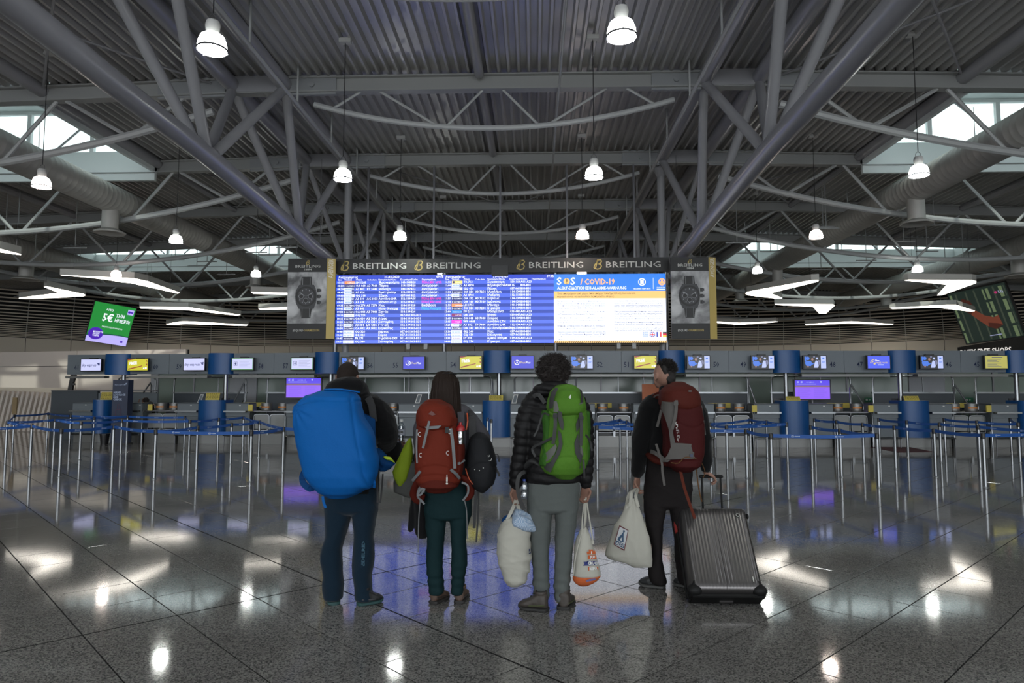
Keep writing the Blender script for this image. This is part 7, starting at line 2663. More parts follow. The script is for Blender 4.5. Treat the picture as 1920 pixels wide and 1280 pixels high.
# green pack
m_gn = mat('pack_green', (0.062, 0.155, 0.017), .7, spec=.1, bump=.25, bscale=200, var=.25, vscale=5)
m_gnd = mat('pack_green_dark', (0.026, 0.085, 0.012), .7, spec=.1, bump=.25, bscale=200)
m_gk = mat('pack_charcoal', (0.022, 0.022, 0.022), .7)
m_gg = mat('pack_mid_grey', (0.085, 0.088, 0.078), .7)
yp = Yb - .30
pk = thing('backpack', (1.17, yp, 1.1), 'bright green trekking pack with charcoal panels on the back of the curly-haired traveller', 'backpack', 'travel packs')
mb = MB()
rows(mb, [(770, 1024, 1100, yp, .145, 2.5), (800, 1022, 1103, yp, .155, 2.6), (830, 1016, 1104, yp, .16, 2.6), (855, 1011, 1102, yp, .16, 2.6), (875, 1013, 1098, yp, .15, 2.5), (886, 1022, 1093, yp, .13, 2.4), (893, 1040, 1080, yp, .09, 2.3)], 2.5, 32)


def gfn(w, no):
    d = wrinkle(.0028, 15, seed=24)(w, no)
    z = at(1062, 861, yp).z + .03 * (1 - ((w[:, 0] - at(1062, 861, yp).x) / .11) ** 2)
    return d - .007 * np.exp(-((w[:, 2] - z) / .006) ** 2) * (np.abs(w[:, 0] - at(1062, 861, yp).x) < .13)


skin(mb, 'pack_body', m_gn, pk, .008, 2, gfn)
mb = MB()
rows(mb, [(726, 1040, 1083, yp + .02, .09, 2.3), (733, 1031, 1091, yp + .01, .13, 2.4), (748, 1026, 1096, yp, .16, 2.5), (764, 1024, 1099, yp - .01, .17, 2.5), (772, 1027, 1097, yp - .01, .165, 2.5)], 2.4, 30)
lid = skin(mb, 'lid', m_gn, pk, .008, 2, wrinkle(.003, 14, seed=25))
# side pockets
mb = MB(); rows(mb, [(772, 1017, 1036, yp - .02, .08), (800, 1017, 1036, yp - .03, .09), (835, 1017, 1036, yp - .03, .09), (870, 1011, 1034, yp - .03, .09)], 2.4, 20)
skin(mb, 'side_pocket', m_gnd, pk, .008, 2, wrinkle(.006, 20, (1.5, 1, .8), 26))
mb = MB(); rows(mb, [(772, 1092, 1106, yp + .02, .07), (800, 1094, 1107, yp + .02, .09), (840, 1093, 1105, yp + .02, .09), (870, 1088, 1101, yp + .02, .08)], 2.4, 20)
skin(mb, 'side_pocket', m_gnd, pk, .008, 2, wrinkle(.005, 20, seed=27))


def patch(name, m, pts, Yf, parent, bulge=.0, th=.006):
    """sewn panel: polygon that follows the curved front of a pack (px outline, conforming depth)"""
    n = len(pts)
    P = pp(Yf, *pts)
    c = sum(P, Vector()) / n
    mb = MB()
    mb.prism(P, (0, th + .03, 0))
    return mb.build(name, m, parent)


def conform(name, m, poly, parent, xc_px, half_px, Yc, hd, e=2.6, lift=.006, step=2.0, th=.004):
    """panel cut from polygon (pixels), laid on a superellipse front of half width half_px about xc_px at depth Yc-hd"""
    ys = [p[1] for p in poly]
    y = min(ys)
    mb = MB()
    grid = []
    while y <= max(ys) + .01:
        xs_ = []
        for i in range(len(poly)):
            (xa, ya), (xb, yb2) = poly[i], poly[(i + 1) % len(poly)]
            if (ya <= y < yb2) or (yb2 <= y < ya):
                xs_.append(xa + (xb - xa) * (y - ya) / (yb2 - ya))
        xs_.sort()
        if len(xs_) >= 2:
            a, b = xs_[0], xs_[-1]
            row = []
            for k in range(5):
                x = a + (b - a) * k / 4
                q = min(abs(x - xc_px) / half_px, .985)
                Yf = Yc - hd * (1 - q ** e) ** (1 / e) - lift
                row.append(at(x, y, Yf))
            grid.append(row)
        y += step
    n = len(grid)
    if n > 1:
        vs = [v for row in grid for v in row]
        vs += [v + Vector((0, th, 0)) for v in vs]
        N = 5 * n
        fs = []
        for i in range(n - 1):
            a = i * 5
            fs += [(a + k, a + k + 1, a + k + 6, a + k + 5) for k in range(4)] + [(N + a + k + 5, N + a + k + 6, N + a + k + 1, N + a + k) for k in range(4)]
            fs += [(a, a + 5, N + a + 5, N + a), (a + 4, N + a + 4, N + a + 9, a + 9)]
        fs += [(k + 1, k, N + k, N + k + 1) for k in range(4)] + [(N - 5 + k, N - 4 + k, 2 * N - 4 + k, 2 * N - 5 + k) for k in range(4)]
        mb.add(vs, fs)
    if mb.v: return mb.build(name, m, parent, smooth=True)


def gconf(name, m, poly, **k):
    return conform(name, m, poly, pk, 1060, 44, yp, .165, lift=.008, **k)


gconf('charcoal_panel', m_gk, [(1047, 770), (1053, 772), (1057, 795), (1056, 808), (1050, 800), (1045, 778)])
gconf('charcoal_panel', m_gk, [(1089, 770), (1092, 775), (1087, 800), (1081, 811), (1080, 795)])
gconf('charcoal_panel', m_gk, [(1046, 805), (1052, 812), (1055, 832), (1050, 850), (1040, 868), (1032, 886), (1022, 880), (1014, 868), (1030, 868), (1042, 850), (1048, 832)])
gconf('charcoal_panel', m_gk, [(1084, 812), (1077, 830), (1079, 850), (1088, 868), (1090, 875), (1086, 880), (1094, 850), (1086, 835)])
gconf('grey_panel', m_gg, [(1042, 832), (1044, 838), (1040, 850), (1030, 862), (1018, 868), (1022, 850)])
gconf('grey_panel', m_gg, [(1088, 832), (1092, 840), (1094, 856), (1088, 848)])
conform('lid_charcoal_panel', m_gk, [(1042, 726), (1047, 728), (1042, 738), (1038, 752), (1036, 768), (1029, 768), (1030, 748), (1034, 734)], lid, 1061, 37, yp, .172, lift=.004)
conform('lid_charcoal_panel', m_gk, [(1086, 728), (1091, 732), (1094, 745), (1094, 760), (1088, 756), (1090, 742)], lid, 1061, 37, yp, .172, lift=.004)
conform('lid_grey_panel', m_gg, [(1038, 752), (1044, 752), (1048, 766), (1046, 774), (1038, 772)], lid, 1061, 37, yp, .172, lift=.006)
conform('lid_grey_panel', m_gg, [(1084, 758), (1092, 754), (1092, 772), (1084, 774)], lid, 1061, 37, yp, .172, lift=.006)
mb = MB(); f = Face(at(1065, 739, yp - .178), (1, 0, 0), (0, 0, -1), .035, .035); f.text(mb, 'd', .1, .8, 1.0, 0, bold=.03); mb.build('lid_emblem', m_silverprint, lid)
yf = yp - .165
for nm, pts, w in (('compression_strap', [(1041, 774, yf), (1041, 800, yf - .01), (1037, 832, yf)], .024), ('compression_strap', [(1089, 774, yf + .0), (1090, 800, yf), (1089, 835, yf + .01)], .022),
                   ('side_strap', [(1029, 778, yf + .02), (1018, 776, yf + .08), (1008, 805, yf + .1), (1001, 818, yf + .1)], .012),
                   ('side_strap', [(1036, 820, yf), (1018, 829, yf + .05), (1003, 836, yf + .1), (998, 843, yf + .12), (1004, 856, yf + .1)], .016),
                   ('side_strap', [(1098, 815, yf + .05), (1106, 826, yf + .1), (1110, 845, yf + .12)], .014), ('side_strap', [(1094, 862, yf + .02), (1095, 880, yf + .02), (1096, 896, yf + .05)], .014)):
    mb = MB(); strap(mb, pd(*pts), w, .006); mb.build(nm, m_gk, pk)
for px, py in ((1041, 780), (1090, 783)):
    c = at(px, py, yf - .012)
    MB().bbox(c, .016, .006, .014, bev=.003).build('buckle', m_web, pk)
mb = MB(); strap(mb, pd((1000, 743, Yb - .11), (1010, 740, Yb - .14), (1022, 756, Yb - .17)), .03, .012); mb.build('shoulder_strap', m_gk, pk)
mb = MB(); strap(mb, pd((1076, 740, Yb - .11), (1068, 736, Yb - .14), (1060, 745, Yb - .16)), .05, .02); mb.build('shoulder_strap', m_gk, pk)
mb = MB()
P, Q = smooth_path(pd((1012, 872, Yb - .16), (1000, 864, Yb - .13), (990, 872, Yb - .05), (984, 884, Yb + .05)), [.02, .035, .035, .025]); cap(mb, P, Q, 12, .6)
skin(mb, 'hip_fin', m_gk, pk, .008, 2)

# strap with small bottle hanging from his left side
t = thing('strap_loop', (at(978, 920, Yb - .1).x, Yb - .1, .8), 'black strap hanging from the hip belt of the green pack beside a clear bottle', 'strap')
mb = MB(); strap(mb, pd((984, 884, Yb - .12), (975, 890, Yb - .14), (970, 905, Yb - .14), (973, 930, Yb - .13), (983, 955, Yb - .12)), .028, .006); mb.build('webbing', m_gk, t)
c = at(983, 934, Yb - .06)
wt = thing('water_bottle', c, 'small clear bottle with a blue cap beside the curly-haired traveller', 'bottle', 'water bottles')
MB().lathe(c, [(.001, 0), (.025, .002), (.028, .01), (.028, .05), (.025, .055), (.028, .06), (.028, .10), (.02, .122), (.012, .13)], 18, cap=False).build('body', m_bottle, wt, smooth=True)
MB().lathe(c + Vector((0, 0, .128)), [(.013, 0), (.013, .014), (.0, .015)], 12).build('cap', mat('blue_cap', (.02, .05, .25), .4), wt)

# white tote with cloth
m_cotton = mat('cotton_natural', (0.36, 0.35, 0.305), .9, spec=.1, bump=.25, bscale=420)
yt = Yb - .04
t = thing('tote_bag', (at(964, 1040, yt).x, yt, .45), 'full off-white cotton bag with blue checked cloth sticking out on top', 'bag', 'carrier bags')
mb = MB()
rows(mb, [(972, 944, 984, yt, .07, 2.1), (982, 939, 992, yt, .095, 2.2), (1000, 934, 995, yt, .11, 2.3), (1022, 931, 996, yt, .12, 2.3), (1045, 932, 996, yt, .12, 2.3), (1068, 938, 994, yt, .115, 2.3), (1085, 944, 988, yt, .10, 2.3), (1095, 951, 979, yt, .07, 2.2)], 2.3, 30)


def totefn(w, no):
    return wrinkle(.0035, 18, (.8, 1, 1.6), 31)(w, no) + .003 * np.sin(w[:, 2] * 70 + w[:, 0] * 20) * np.clip((w[:, 0] - at(960, 1040, yt).x) * 8, 0, 1)


skin(mb, 'bag_body', m_cotton, t, .0085, 2, totefn)
hnd = wr[0] + Vector((.005, -.02, -.10))
for pts in ([at(951, 974, yt - .05), at(960, 956, yt - .02), hnd], [at(951, 974, yt + .05), at(960, 956, yt + .03), hnd], [at(978, 974, yt - .05), at(974, 958, yt - .03), hnd + Vector((.004, 0, 0))]):
    strap(MB(), pts, .025, .004).build('handle', m_cotton, t)
mb = MB(); f = Face(at(990, 1022, yt - .100), (.55, .75, 0), (0, 0, -1), .05, .09); f.rect(mb, .1, .3, .35, .5, 1); f.rect(mb, .1, .6, .6, .7, 1); mb.build('print', mat('navy_print', (.015, .025, .08), .7), t)
ck = bpy.data.materials.new('blue_check_cloth')
ck.use_nodes = True
nt = ck.node_tree
b = nt.nodes['Principled BSDF']; b.inputs['Roughness'].default_value = .9
tc = nt.nodes.new('ShaderNodeTexCoord'); ch = nt.nodes.new('ShaderNodeTexChecker'); ch.inputs['Scale'].default_value = 110
ch.inputs['Color1'].default_value = (.36, .42, .50, 1); ch.inputs['Color2'].default_value = (.17, .25, .36, 1)
nt.links.new(tc.outputs['Object'], ch.inputs['Vector']); nt.links.new(ch.outputs[0], b.inputs['Base Color'])
c2 = thing('checked_cloth', (at(980, 975, yt).x, yt, .7), 'crumpled light blue checked cloth poking out of the full white bag', 'cloth')
mb = MB()
rows(mb, [(957, 966, 980, yt - .02, .04), (965, 960, 992, yt - .03, .07), (975, 957, 999, yt - .04, .085), (984, 958, 1003, yt - .05, .08), (992, 975, 1003, yt - .06, .05)], 2.1, 24)
skin(mb, 'cloth', ck, c2, .008, 2, wrinkle(.007, 24, seed=33))
c3 = thing('blue_bundle', (at(950, 973, yt).x, yt, .72), 'dark blue garment edge showing at the mouth of the full white bag', 'cloth')
mb = MB(); cap(mb, pd((946, 976, yt), (952, 971, yt - .02), (958, 968, yt)), [.025, .028, .02], 10)
skin(mb, 'cloth', m_bagd, c3, .008, 1)

# drawstring bag
m_or = mat('orange_cotton', (0.42, 0.085, 0.018), .8, bump=.2, bscale=300)
yt = Yb - .02
t = thing('drawstring_bag', (at(1100, 1040, yt).x, yt, .5), 'cotton drawstring bag with orange bottom and orange and blue printed lettering', 'bag', 'carrier bags')
mb = MB()
rows(mb, [(988, 1091, 1101, yt, .02, 2), (996, 1086, 1104, yt, .04, 2), (1008, 1081, 1108, yt, .06, 2.1), (1025, 1077, 1113, yt, .075, 2.2), (1045, 1075.5, 1119, yt, .085, 2.2), (1064, 1075, 1125, yt, .09, 2.2), (1074, 1074.5, 1126, yt, .09, 2.2), (1078, 1074, 1125.5, yt, .089, 2.2)], 2.2, 28, dome=False)


def dsfn(w, no):
    zz = np.clip((w[:, 2] - .52) * 8, 0, 1)
    return wrinkle(.002, 16, seed=35)(w, no) + zz * .006 * np.sin((w[:, 0] - at(1095, 1000, yt).x) * 150)


skin(mb, 'bag_body', m_cotton, t, .0075, 1, dsfn)
mb = MB()
rows(mb, [(1078, 1073.5, 1126, yt, .091, 2.2), (1086, 1073, 1121, yt, .085, 2.2), (1092, 1077, 1113, yt, .07, 2.2), (1095, 1082, 1106, yt, .05, 2.1)], 2.2, 28)
skin(mb, 'orange_bottom', m_or, t, .0075, 2, wrinkle(.002, 20, seed=36))
hnd = wr[1] + Vector((-.01, -.02, -.105))
mb = MB()
for pts in ([at(1091, 994, yt - .02), at(1092, 970, yt), hnd], [at(1094, 992, yt), at(1097, 970, yt), hnd], [at(1096, 990, yt + .02), at(1099, 968, yt), hnd + Vector((.006, 0, 0))]):
    P, Q = smooth_path(pts, [1] * 3); mb.tube(P, .0055, 6)
P, Q = smooth_path([at(1112, 1018, yt - .02), at(1108, 990, yt - .01), at(1103, 960, yt), hnd + Vector((.01, 0, .01))], [1] * 4); mb.tube(P, .006, 6)
P, Q = smooth_path([at(1075, 1078, yt - .06), at(1080, 1040, yt - .085), at(1089, 1005, yt - .05), at(1092, 990, yt)], [1] * 4); mb.tube(P, .005, 6)
mb.build('cord', m_cotton, t, smooth=True, kind='stuff')
MB().bbox(at(1111, 1016, yt - .02), .010, .012, .014, bev=.003).build('eyelet_tab', m_cotton, t)


def front(px, py, Yc, xc, half, hd, lift=.004, e=2.2):
    q = min(abs(px - xc) / half, .97)
    return at(px, py, Yc - hd * (1 - q ** e) ** (1 / e) - lift)


def print_poly(mb, pts, Yc, xc, half, hd, lift=.004):
    mb.add([front(x, y, Yc, xc, half, hd, lift) for x, y in pts], [tuple(range(len(pts)))])


def print_text(mb, body, x, y, hpx, wpx, Yc, xc, half, hd, lift=.007, bold=.04, slope=0.0):
    vs, fs = text_mesh(body, bold, 'LEFT', 1.0)
    w = max(v[0] for v in vs)
    mb.add([front(x + v[0] / w * wpx, y - v[1] / .72 * hpx + slope * v[0] / w * wpx, Yc, xc, half, hd, lift) for v in vs], fs)


kw = dict(Yc=yt, xc=1100, half=26, hd=.09)
mb = MB()
print_poly(mb, [(1100, 1034), (1104, 1034), (1104, 1030), (1112, 1030), (1112, 1033), (1116, 1032), (1117, 1039), (1101, 1039)], **kw)
print_poly(mb, [(1102, 1040.5), (1118, 1040.5), (1118.5, 1048), (1102, 1048)], **kw)
print_poly(mb, [(1103, 1062), (1121.5, 1062), (1122, 1069), (1103, 1069.5)], **kw)
mb.build('orange_print', m_or, t)
m_pb = mat('blue_print', (0.015, 0.022, 0.12), .7)
mb = MB()
print_poly(mb, [(1093, 1060.5), (1096, 1057), (1094, 1053), (1101, 1052.5), (1101, 1051), (1120, 1051), (1121, 1059), (1101, 1060)], lift=.005, **kw)
mb.build('blue_print', m_pb, t)
mb = MB()
print_text(mb, 'SUP', 1106, 1046.5, 4.6, 10, **kw); print_text(mb, 'CRUCI', 1102, 1058, 5.5, 18, **kw); print_text(mb, 'REPU', 1105, 1068, 5, 14, **kw)
print_text(mb, 'I', 1108, 1038, 5, 2, **kw)
mb.build('lettering', m_white, t)
mb = MB()
print_poly(mb, [(1098, 1088), (1106, 1085), (1116, 1084), (1118, 1086.5), (1108, 1089), (1100, 1090.5)], Yc=yt, xc=1098, half=26, hd=.092, lift=.006)
mb.build('lower_print', mat('purple_print', (.10, .09, .2), .7), t)

# ================================================================ TRAVELLER 4: dark red pack, suitcase
Yb = 5.80
p4 = thing('person', (2.05, Yb, 0), 'rightmost traveller, short dark hair and black fleece, wearing the dark red pack', 'person', 'travellers')
hc = at(1243, 704, Yb)
face = (-.52, 1, .05)
sh_ = (at(1222, 758, Yb), at(1300, 755, Yb))
el = (at(1203, 830, Yb), at(1318, 835, Yb + .02))
wr = (at(1195, 893, Yb + .02), at(1323, 884, Yb + .02))
mb = MB()
inner_body(mb, p4, (at(1234, 890, Yb), at(1275, 890, Yb)), (at(1228, 985, Yb), at(1277, 985, Yb)), (at(1232, 1085, Yb), at(1283, 1088, Yb)), at(1258, 780, Yb), sh_, el, wr, at(1250, 735, Yb))
head(p4, mb, hc, face, 1.02)
hand(mb, wr[0], (-.12, 0, -1), (.4, -.35, 0), 1, 1.02, .95)
# right hand: reaches down to the suitcase grip, fingers over it
hand(mb, at(1322, 883, Yb + .05), (.82, .06, -.50), (-.5, .1, -.85), 1, 1.0, 1.05)
skin(mb, 'body', m_skin2, p4, .0070, 2)
eyes(p4, hc, face, 1.02)
m_hair4 = mat('hair_short_dark', (0.012, 0.010, 0.009), .7, spec=.3)
mb = MB()
ball(mb, hc + Vector((.026, -.014, .044)), .078, .094, .080)
ball(mb, hc + Vector((.046, -.050, -.010)), .052, .050, .066)
hr = skin(mb, 'hair', m_hair4, p4, .008, 2, wrinkle(.004, 50, seed=41))
hair_tufts('hair_tips', m_hair4, hr, hc + Vector((.026, -.014, .044)), (.076, .092, .078), 700, .026, .0026, 9, .003, lambda v: v.z > -.15 and not (v.x < -.2 and v.z < .45), -.15)
mb = MB()
rows(mb, [(745, 1232, 1290, Yb, .09), (758, 1214, 1310, Yb, .12), (785, 1212, 1312, Yb, .15), (820, 1214, 1308, Yb, .15), (855, 1214, 1300, Yb, .145), (872, 1214, 1297, Yb, .14)], 2.3)
for pts, rad in (([at(1236, 752, Yb), at(1221, 762, Yb), at(1210, 795, Yb), at(1203, 830, Yb), at(1198, 865, Yb + .01), at(1195, 886, Yb + .02)], [.075, .095, .088, .076, .064, .052]),
                 ([at(1285, 752, Yb), at(1302, 762, Yb), at(1314, 800, Yb), at(1320, 835, Yb + .01), at(1323, 862, Yb + .02), at(1323, 876, Yb + .02)], [.075, .085, .075, .064, .056, .046])):
    P, Q = smooth_path(pts, rad)
    cap(mb, P, Q)
cap(mb, [at(1252, 748, Yb), at(1248, 732, Yb + .01)], [.085, .062], 16)
skin(mb, 'jacket', m_jblack, p4, .009, 3, wrinkle(.004, 17, (1, 1, 1.3), 42))
m_tr4 = mat('trousers_brown_black', (0.014, 0.012, 0.012), .9, spec=.08, bump=.3, bscale=220)
mb = MB()
rows(mb, [(860, 1214, 1297, Yb, .125), (885, 1210, 1297, Yb, .14), (905, 1208, 1296, Yb, .14), (925, 1207, 1295, Yb, .135), (945, 1207, 1294, Yb, .13)], 2.4)
rows(mb, [(930, 1206, 1256, Yb, .125), (960, 1207, 1247, Yb, .11), (990, 1213, 1243, Yb, .10), (1020, 1220, 1241, Yb, .09), (1035, 1221, 1242, Yb, .088), (1060, 1217, 1243, Yb, .09), (1082, 1216, 1247, Yb, .092), (1090, 1218, 1248, Yb, .09)], 2.2)
rows(mb, [(930, 1250, 1295, Yb, .125), (960, 1256, 1294, Yb, .11), (990, 1262, 1292, Yb, .10), (1030, 1266, 1291, Yb, .09), (1060, 1269, 1292, Yb, .09), (1085, 1272, 1296, Yb, .09), (1092, 1274, 1297, Yb, .088)], 2.2)
skin(mb, 'trousers', m_tr4, p4, .009, 2, wrinkle(.0055, 12, (1, 1, 1.3), 43))
m_sh4 = mat('shoe_black_grey', (0.012, 0.013, 0.014), .6)
m_so4 = mat('sole_grey', (0.055, 0.055, 0.052), .7)
shoe(p4, (1199, 1096), (1246, 1106), Yb - .02, Yb + .06, m_sh4, m_so4, .11, .052, m_det=mat('shoe_grey_trim', (.03, .032, .034), .6))
shoe(p4, (1266, 1096), (1296, 1108), Yb - .02, Yb + .10, m_sh4, m_so4, .11, .050, m_det=_M['shoe_grey_trim'])

# dark red pack
m_dr = mat('pack_dark_red', (0.043, 0.0065, 0.0065), .7, spec=.1, bump=.2, bscale=200, var=.15, vscale=5)
m_drl = mat('pack_rust_lid', (0.058, 0.0105, 0.007), .7, spec=.1, bump=.2, bscale=200)
m_pg = mat('pack_grey', (0.088, 0.082, 0.077), .8, spec=.1, bump=.2, bscale=220)
yp = Yb - .30
pk = thing('backpack', (2.2, yp, 1.1), 'dark red trekking pack with grey side panels on the rightmost traveller', 'backpack', 'travel packs')
mb = MB()
rows(mb, [(755, 1238, 1313, yp, .15, 2.5), (790, 1240, 1319, yp, .165, 2.6), (820, 1244, 1320, yp, .17, 2.6), (845, 1243, 1319, yp, .17, 2.6), (862, 1246, 1316, yp, .16, 2.5), (874, 1252, 1310, yp, .14, 2.4), (880, 1262, 1298, yp, .10, 2.3)], 2.5, 32)


def rfn(w, no):
    d = wrinkle(.003, 13, seed=45)(w, no)
    xc_ = at(1290, 800, yp).x
    z = at(1290, 788, yp).z - .05 * (1 - ((w[:, 0] - xc_) / .12) ** 2)
    d -= .007 * np.exp(-((w[:, 2] - z) / .007) ** 2) * (np.abs(w[:, 0] - xc_) < .13)
    return d


skin(mb, 'pack_body', m_dr, pk, .008, 2, rfn)
mb = MB()
rows(mb, [(719, 1257, 1288, yp + .02, .08, 2.3), (724, 1247, 1300, yp + .01, .12, 2.4), (734, 1239, 1308, yp, .155, 2.5), (746, 1237, 1313, yp, .172, 2.5), (757, 1238, 1313, yp, .175, 2.6), (764, 1244, 1310, yp, .165, 2.6)], 2.5, 30)
lid = skin(mb, 'lid', m_drl, pk, .008, 2, wrinkle(.0045, 13, seed=46))
mb = MB()
rows(mb, [(862, 1246, 1314, yp - .02, .155, 2.4), (872, 1250, 1312, yp - .02, .16, 2.4), (880, 1262, 1300, yp - .02, .11, 2.3)], 2.4, 28)
skin(mb, 'bottom_pocket', m_dr, pk, .008, 2, wrinkle(.002, 20, seed=47))


def rconf(name, m, poly, lift=.008):
    return conform(name, m, poly, pk, 1280, 41, yp, .17, lift=lift)


rconf('grey_panel', m_pg, [(1241, 752), (1268, 754), (1268, 762), (1262, 800), (1262, 812), (1266, 830), (1272, 842), (1290, 852), (1308, 848), (1318, 832), (1319, 846), (1312, 858), (1290, 862), (1262, 858), (1252, 866), (1240, 868), (1252, 852), (1258, 838), (1254, 805), (1246, 780), (1239, 765)])
for nm, pts, w in (('compression_strap', [(1268, 750, yp - .19), (1267, 775, yp - .19), (1260, 805, yp - .18)], .024), ('side_strap', [(1240, 768, yp - .05), (1236, 785, yp - .04), (1232, 800, yp - .02)], .02),
                   ('side_strap', [(1315, 760, yp - .04), (1319, 790, yp - .04), (1322, 815, yp - .04)], .012), ('belt_strap', [(1230, 832, yp + .0), (1236, 850, yp - .03), (1241, 868, yp - .05), (1242, 885, yp - .05), (1246, 910, yp - .05)], .018)):
    mb = MB(); strap(mb, pd(*pts), w, .006); mb.build(nm, m_pg, pk)
MB().bbox(at(1267, 756, yp - .20), .018, .007, .016, bev=.004).build('buckle', m_pg, pk)
mb = MB()
P, Q = smooth_path(pd((1250, 868, yp + .02), (1232, 862, yp + .08), (1222, 856, yp + .18), (1216, 852, yp + .26)), [.045, .055, .045, .03]); cap(mb, P, Q, 14, .6)
skin(mb, 'hip_fin', m_drl, pk, .008, 2)
mb = MB(); strap(mb, pd((1246, 862, yp - .05), (1230, 850, yp - .0), (1220, 846, yp + .08)), .03, .006); mb.build('fin_panel', m_pg, pk)
mb = MB()
for k, (px, py) in enumerate(((1269, 797), (1271, 808), (1272, 818))):
    c = at(px, py, yp - .178)
    mb.tube([c + Vector((-.008, 0, .006)), c + Vector((.006, 0, .008)), c + Vector((.006, 0, -.012))], .0018, 4)
mb.build('side_lettering', m_silverprint, pk, kind='stuff')
mb = MB(); f = Face(at(1270, 790, yp - .185), (.1, 0, -1), (-1, 0, -.1), .16, .018); f.text(mb, 'VI 50+ 1O', .0, .9, .8, 0, bold=.01, width=.95); mb.build('volume_lettering', m_silverprint, pk)
MB().bbox(at(1296, 854, yp - .175), .012, .004, .013).build('maker_tab', mat('tab_dark_blue', (.012, .018, .05), .5), pk)
mb = MB(); c = at(1294, 733, yp - .165)
mb.bbox(c, .012, .003, .006); mb.build('lid_tab', m_pg, lid)
m_cord = mat('ochre_cord', (0.10, 0.05, 0.02), .8, spec=.1)
mb = MB()
mb.tube(smooth_path(pd((1258, 867, yp - .15), (1272, 868, yp - .17), (1284, 857, yp - .18), (1300, 858, yp - .17), (1310, 862, yp - .12), (1318, 856, yp - .1), (1314, 848, yp - .1), (1308, 858, yp - .12)), [1] * 8)[0], .0035, 6)
mb.tube(smooth_path(pd((1306, 880, yp - .08), (1308, 900, yp - .05), (1312, 925, yp - .04), (1316, 940, yp - .03)), [1] * 4)[0], .005, 6)
mb.tube(smooth_path(pd((1316, 868, yp - .05), (1322, 885, yp), (1318, 896, yp + .02)), [1] * 3)[0], .003, 6)
mb.build('elastic_cord', m_cord, pk, kind='stuff')
mb = MB(); strap(mb, pd((1276, 882, yp - .1), (1282, 910, yp - .09), (1290, 935, yp - .09), (1303, 972, yp - .09)), .022, .004); mb.build('hanging_strap', mat('rust_webbing', (.085, .020, .012), .8, spec=.1), pk)
mb = MB(); strap(mb, pd((1228, 744, Yb - .06), (1236, 740, Yb - .12), (1246, 745, Yb - .17)), .05, .02); mb.build('shoulder_strap', m_drl, pk)
mb = MB(); strap(mb, pd((1222, 748, Yb - .02), (1230, 741, Yb - .08), (1238, 741, Yb - .13)), .012, .026); mb.build('strap_edge', m_pg, pk)

# tote with square printed logo
yt = Yb - .12
t = thing('tote_bag', (at(1180, 1010, yt).x, yt, .5), 'off-white cotton tote with a framed blue letter logo, left of the suitcase', 'bag', 'carrier bags')
prof = [(934, 1180, 1190), (948, 1172, 1196), (965, 1163, 1203), (985, 1152, 1210), (1005, 1145, 1218), (1025, 1137, 1221), (1040, 1133, 1223), (1048, 1140, 1224), (1056, 1172, 1224), (1063, 1195, 1223)]
mb = MB()
hdp = [.015, .03, .045, .06, .07, .075, .07, .06, .045, .025]
rows(mb, [(y, a, b, yt, h, 2.2) for (y, a, b), h in zip(prof, hdp)], 2.2, 30)


def t4(w, no):
    d = wrinkle(.0035, 13, (1.2, 1, .9), 51)(w, no)
    x0_ = at(1188, 935, yt).x; z0_ = at(1188, 935, yt).z
    a = np.arctan2(w[:, 0] - x0_, z0_ - w[:, 2])
    r = np.hypot(w[:, 0] - x0_, z0_ - w[:, 2])
    return d + .006 * np.sin(a * 13 + 1) * np.exp(-r / .25)


skin(mb, 'bag_body', m_cotton, t, .0085, 2, t4)
hnd = wr[0] + Vector((-.005, -.015, -.10))
for pts in ([at(1181, 949, yt - .04), at(1183, 935, yt - .04), at(1185, 922, yt - .0), hnd], [at(1197, 950, yt - .03), at(1192, 930, yt - .0), hnd + Vector((.01, 0, 0))], [at(1174, 950, yt + .03), at(1180, 925, yt + .05), hnd]):
    strap(MB(), pts, .025, .004).build('handle', m_cotton, t)
kw = dict(Yc=yt, xc=1178, half=46, hd=.072)
TL, TR, BR, BL = (1161.5, 984), (1178.5, 994), (1171, 1033), (1150.5, 1020.5)


def sq(u, v):
    x = (TL[0] * (1 - u) + TR[0] * u) * (1 - v) + (BL[0] * (1 - u) + BR[0] * u) * v
    y = (TL[1] * (1 - u) + TR[1] * u) * (1 - v) + (BL[1] * (1 - u) + BR[1] * u) * v + 1.2 * math.sin(u * 6)
    return x, y


def lay(name, m, polys, lift):
    mb = MB()
    for poly in polys: print_poly(mb, [sq(u, v) for u, v in poly], lift=lift, **kw)
    return mb.build(name, m, t)


m_nv = mat('logo_navy', (0.018, 0.055, 0.11), .7)
lay('logo_frame', mat('logo_maroon', (0.09, 0.012, 0.018), .7), [[(0, 0), (.5, 0), (1, 0), (1, .5), (1, 1), (.5, 1), (0, 1), (0, .5)]], .006)
lay('logo_ground', mat('logo_white', (.40, .41, .42), .7), [[(.07, .05), (.5, .05), (.93, .05), (.93, .5), (.93, .95), (.5, .95), (.07, .95), (.07, .5)]], .009)
lay('logo_letter', m_nv, [[(.46, .12), (.66, .12), (.70, .18), (.60, .24), (.78, .68), (.62, .68), (.56, .44), (.40, .56), (.36, .66), (.18, .66), (.22, .52), (.42, .34), (.52, .22)], [(.30, .60), (.62, .66), (.58, .71), (.28, .66)]], .012)
lay('logo_bar', m_nv, [[(.10, .72), (.5, .72), (.90, .72), (.90, .92), (.5, .92), (.10, .92)]], .012)
mb = MB()
vs, fs = text_mesh('ALDI', .03, 'LEFT', 1.0)
w_ = max(v[0] for v in vs)
mb.add([front(*sq(.16 + v[0] / w_ * .66, .895 - v[1] / .72 * .15), lift=.015, **kw) for v in vs], fs)
mb.build('logo_lettering', mat('logo_white', (.4, .41, .42), .7), t)

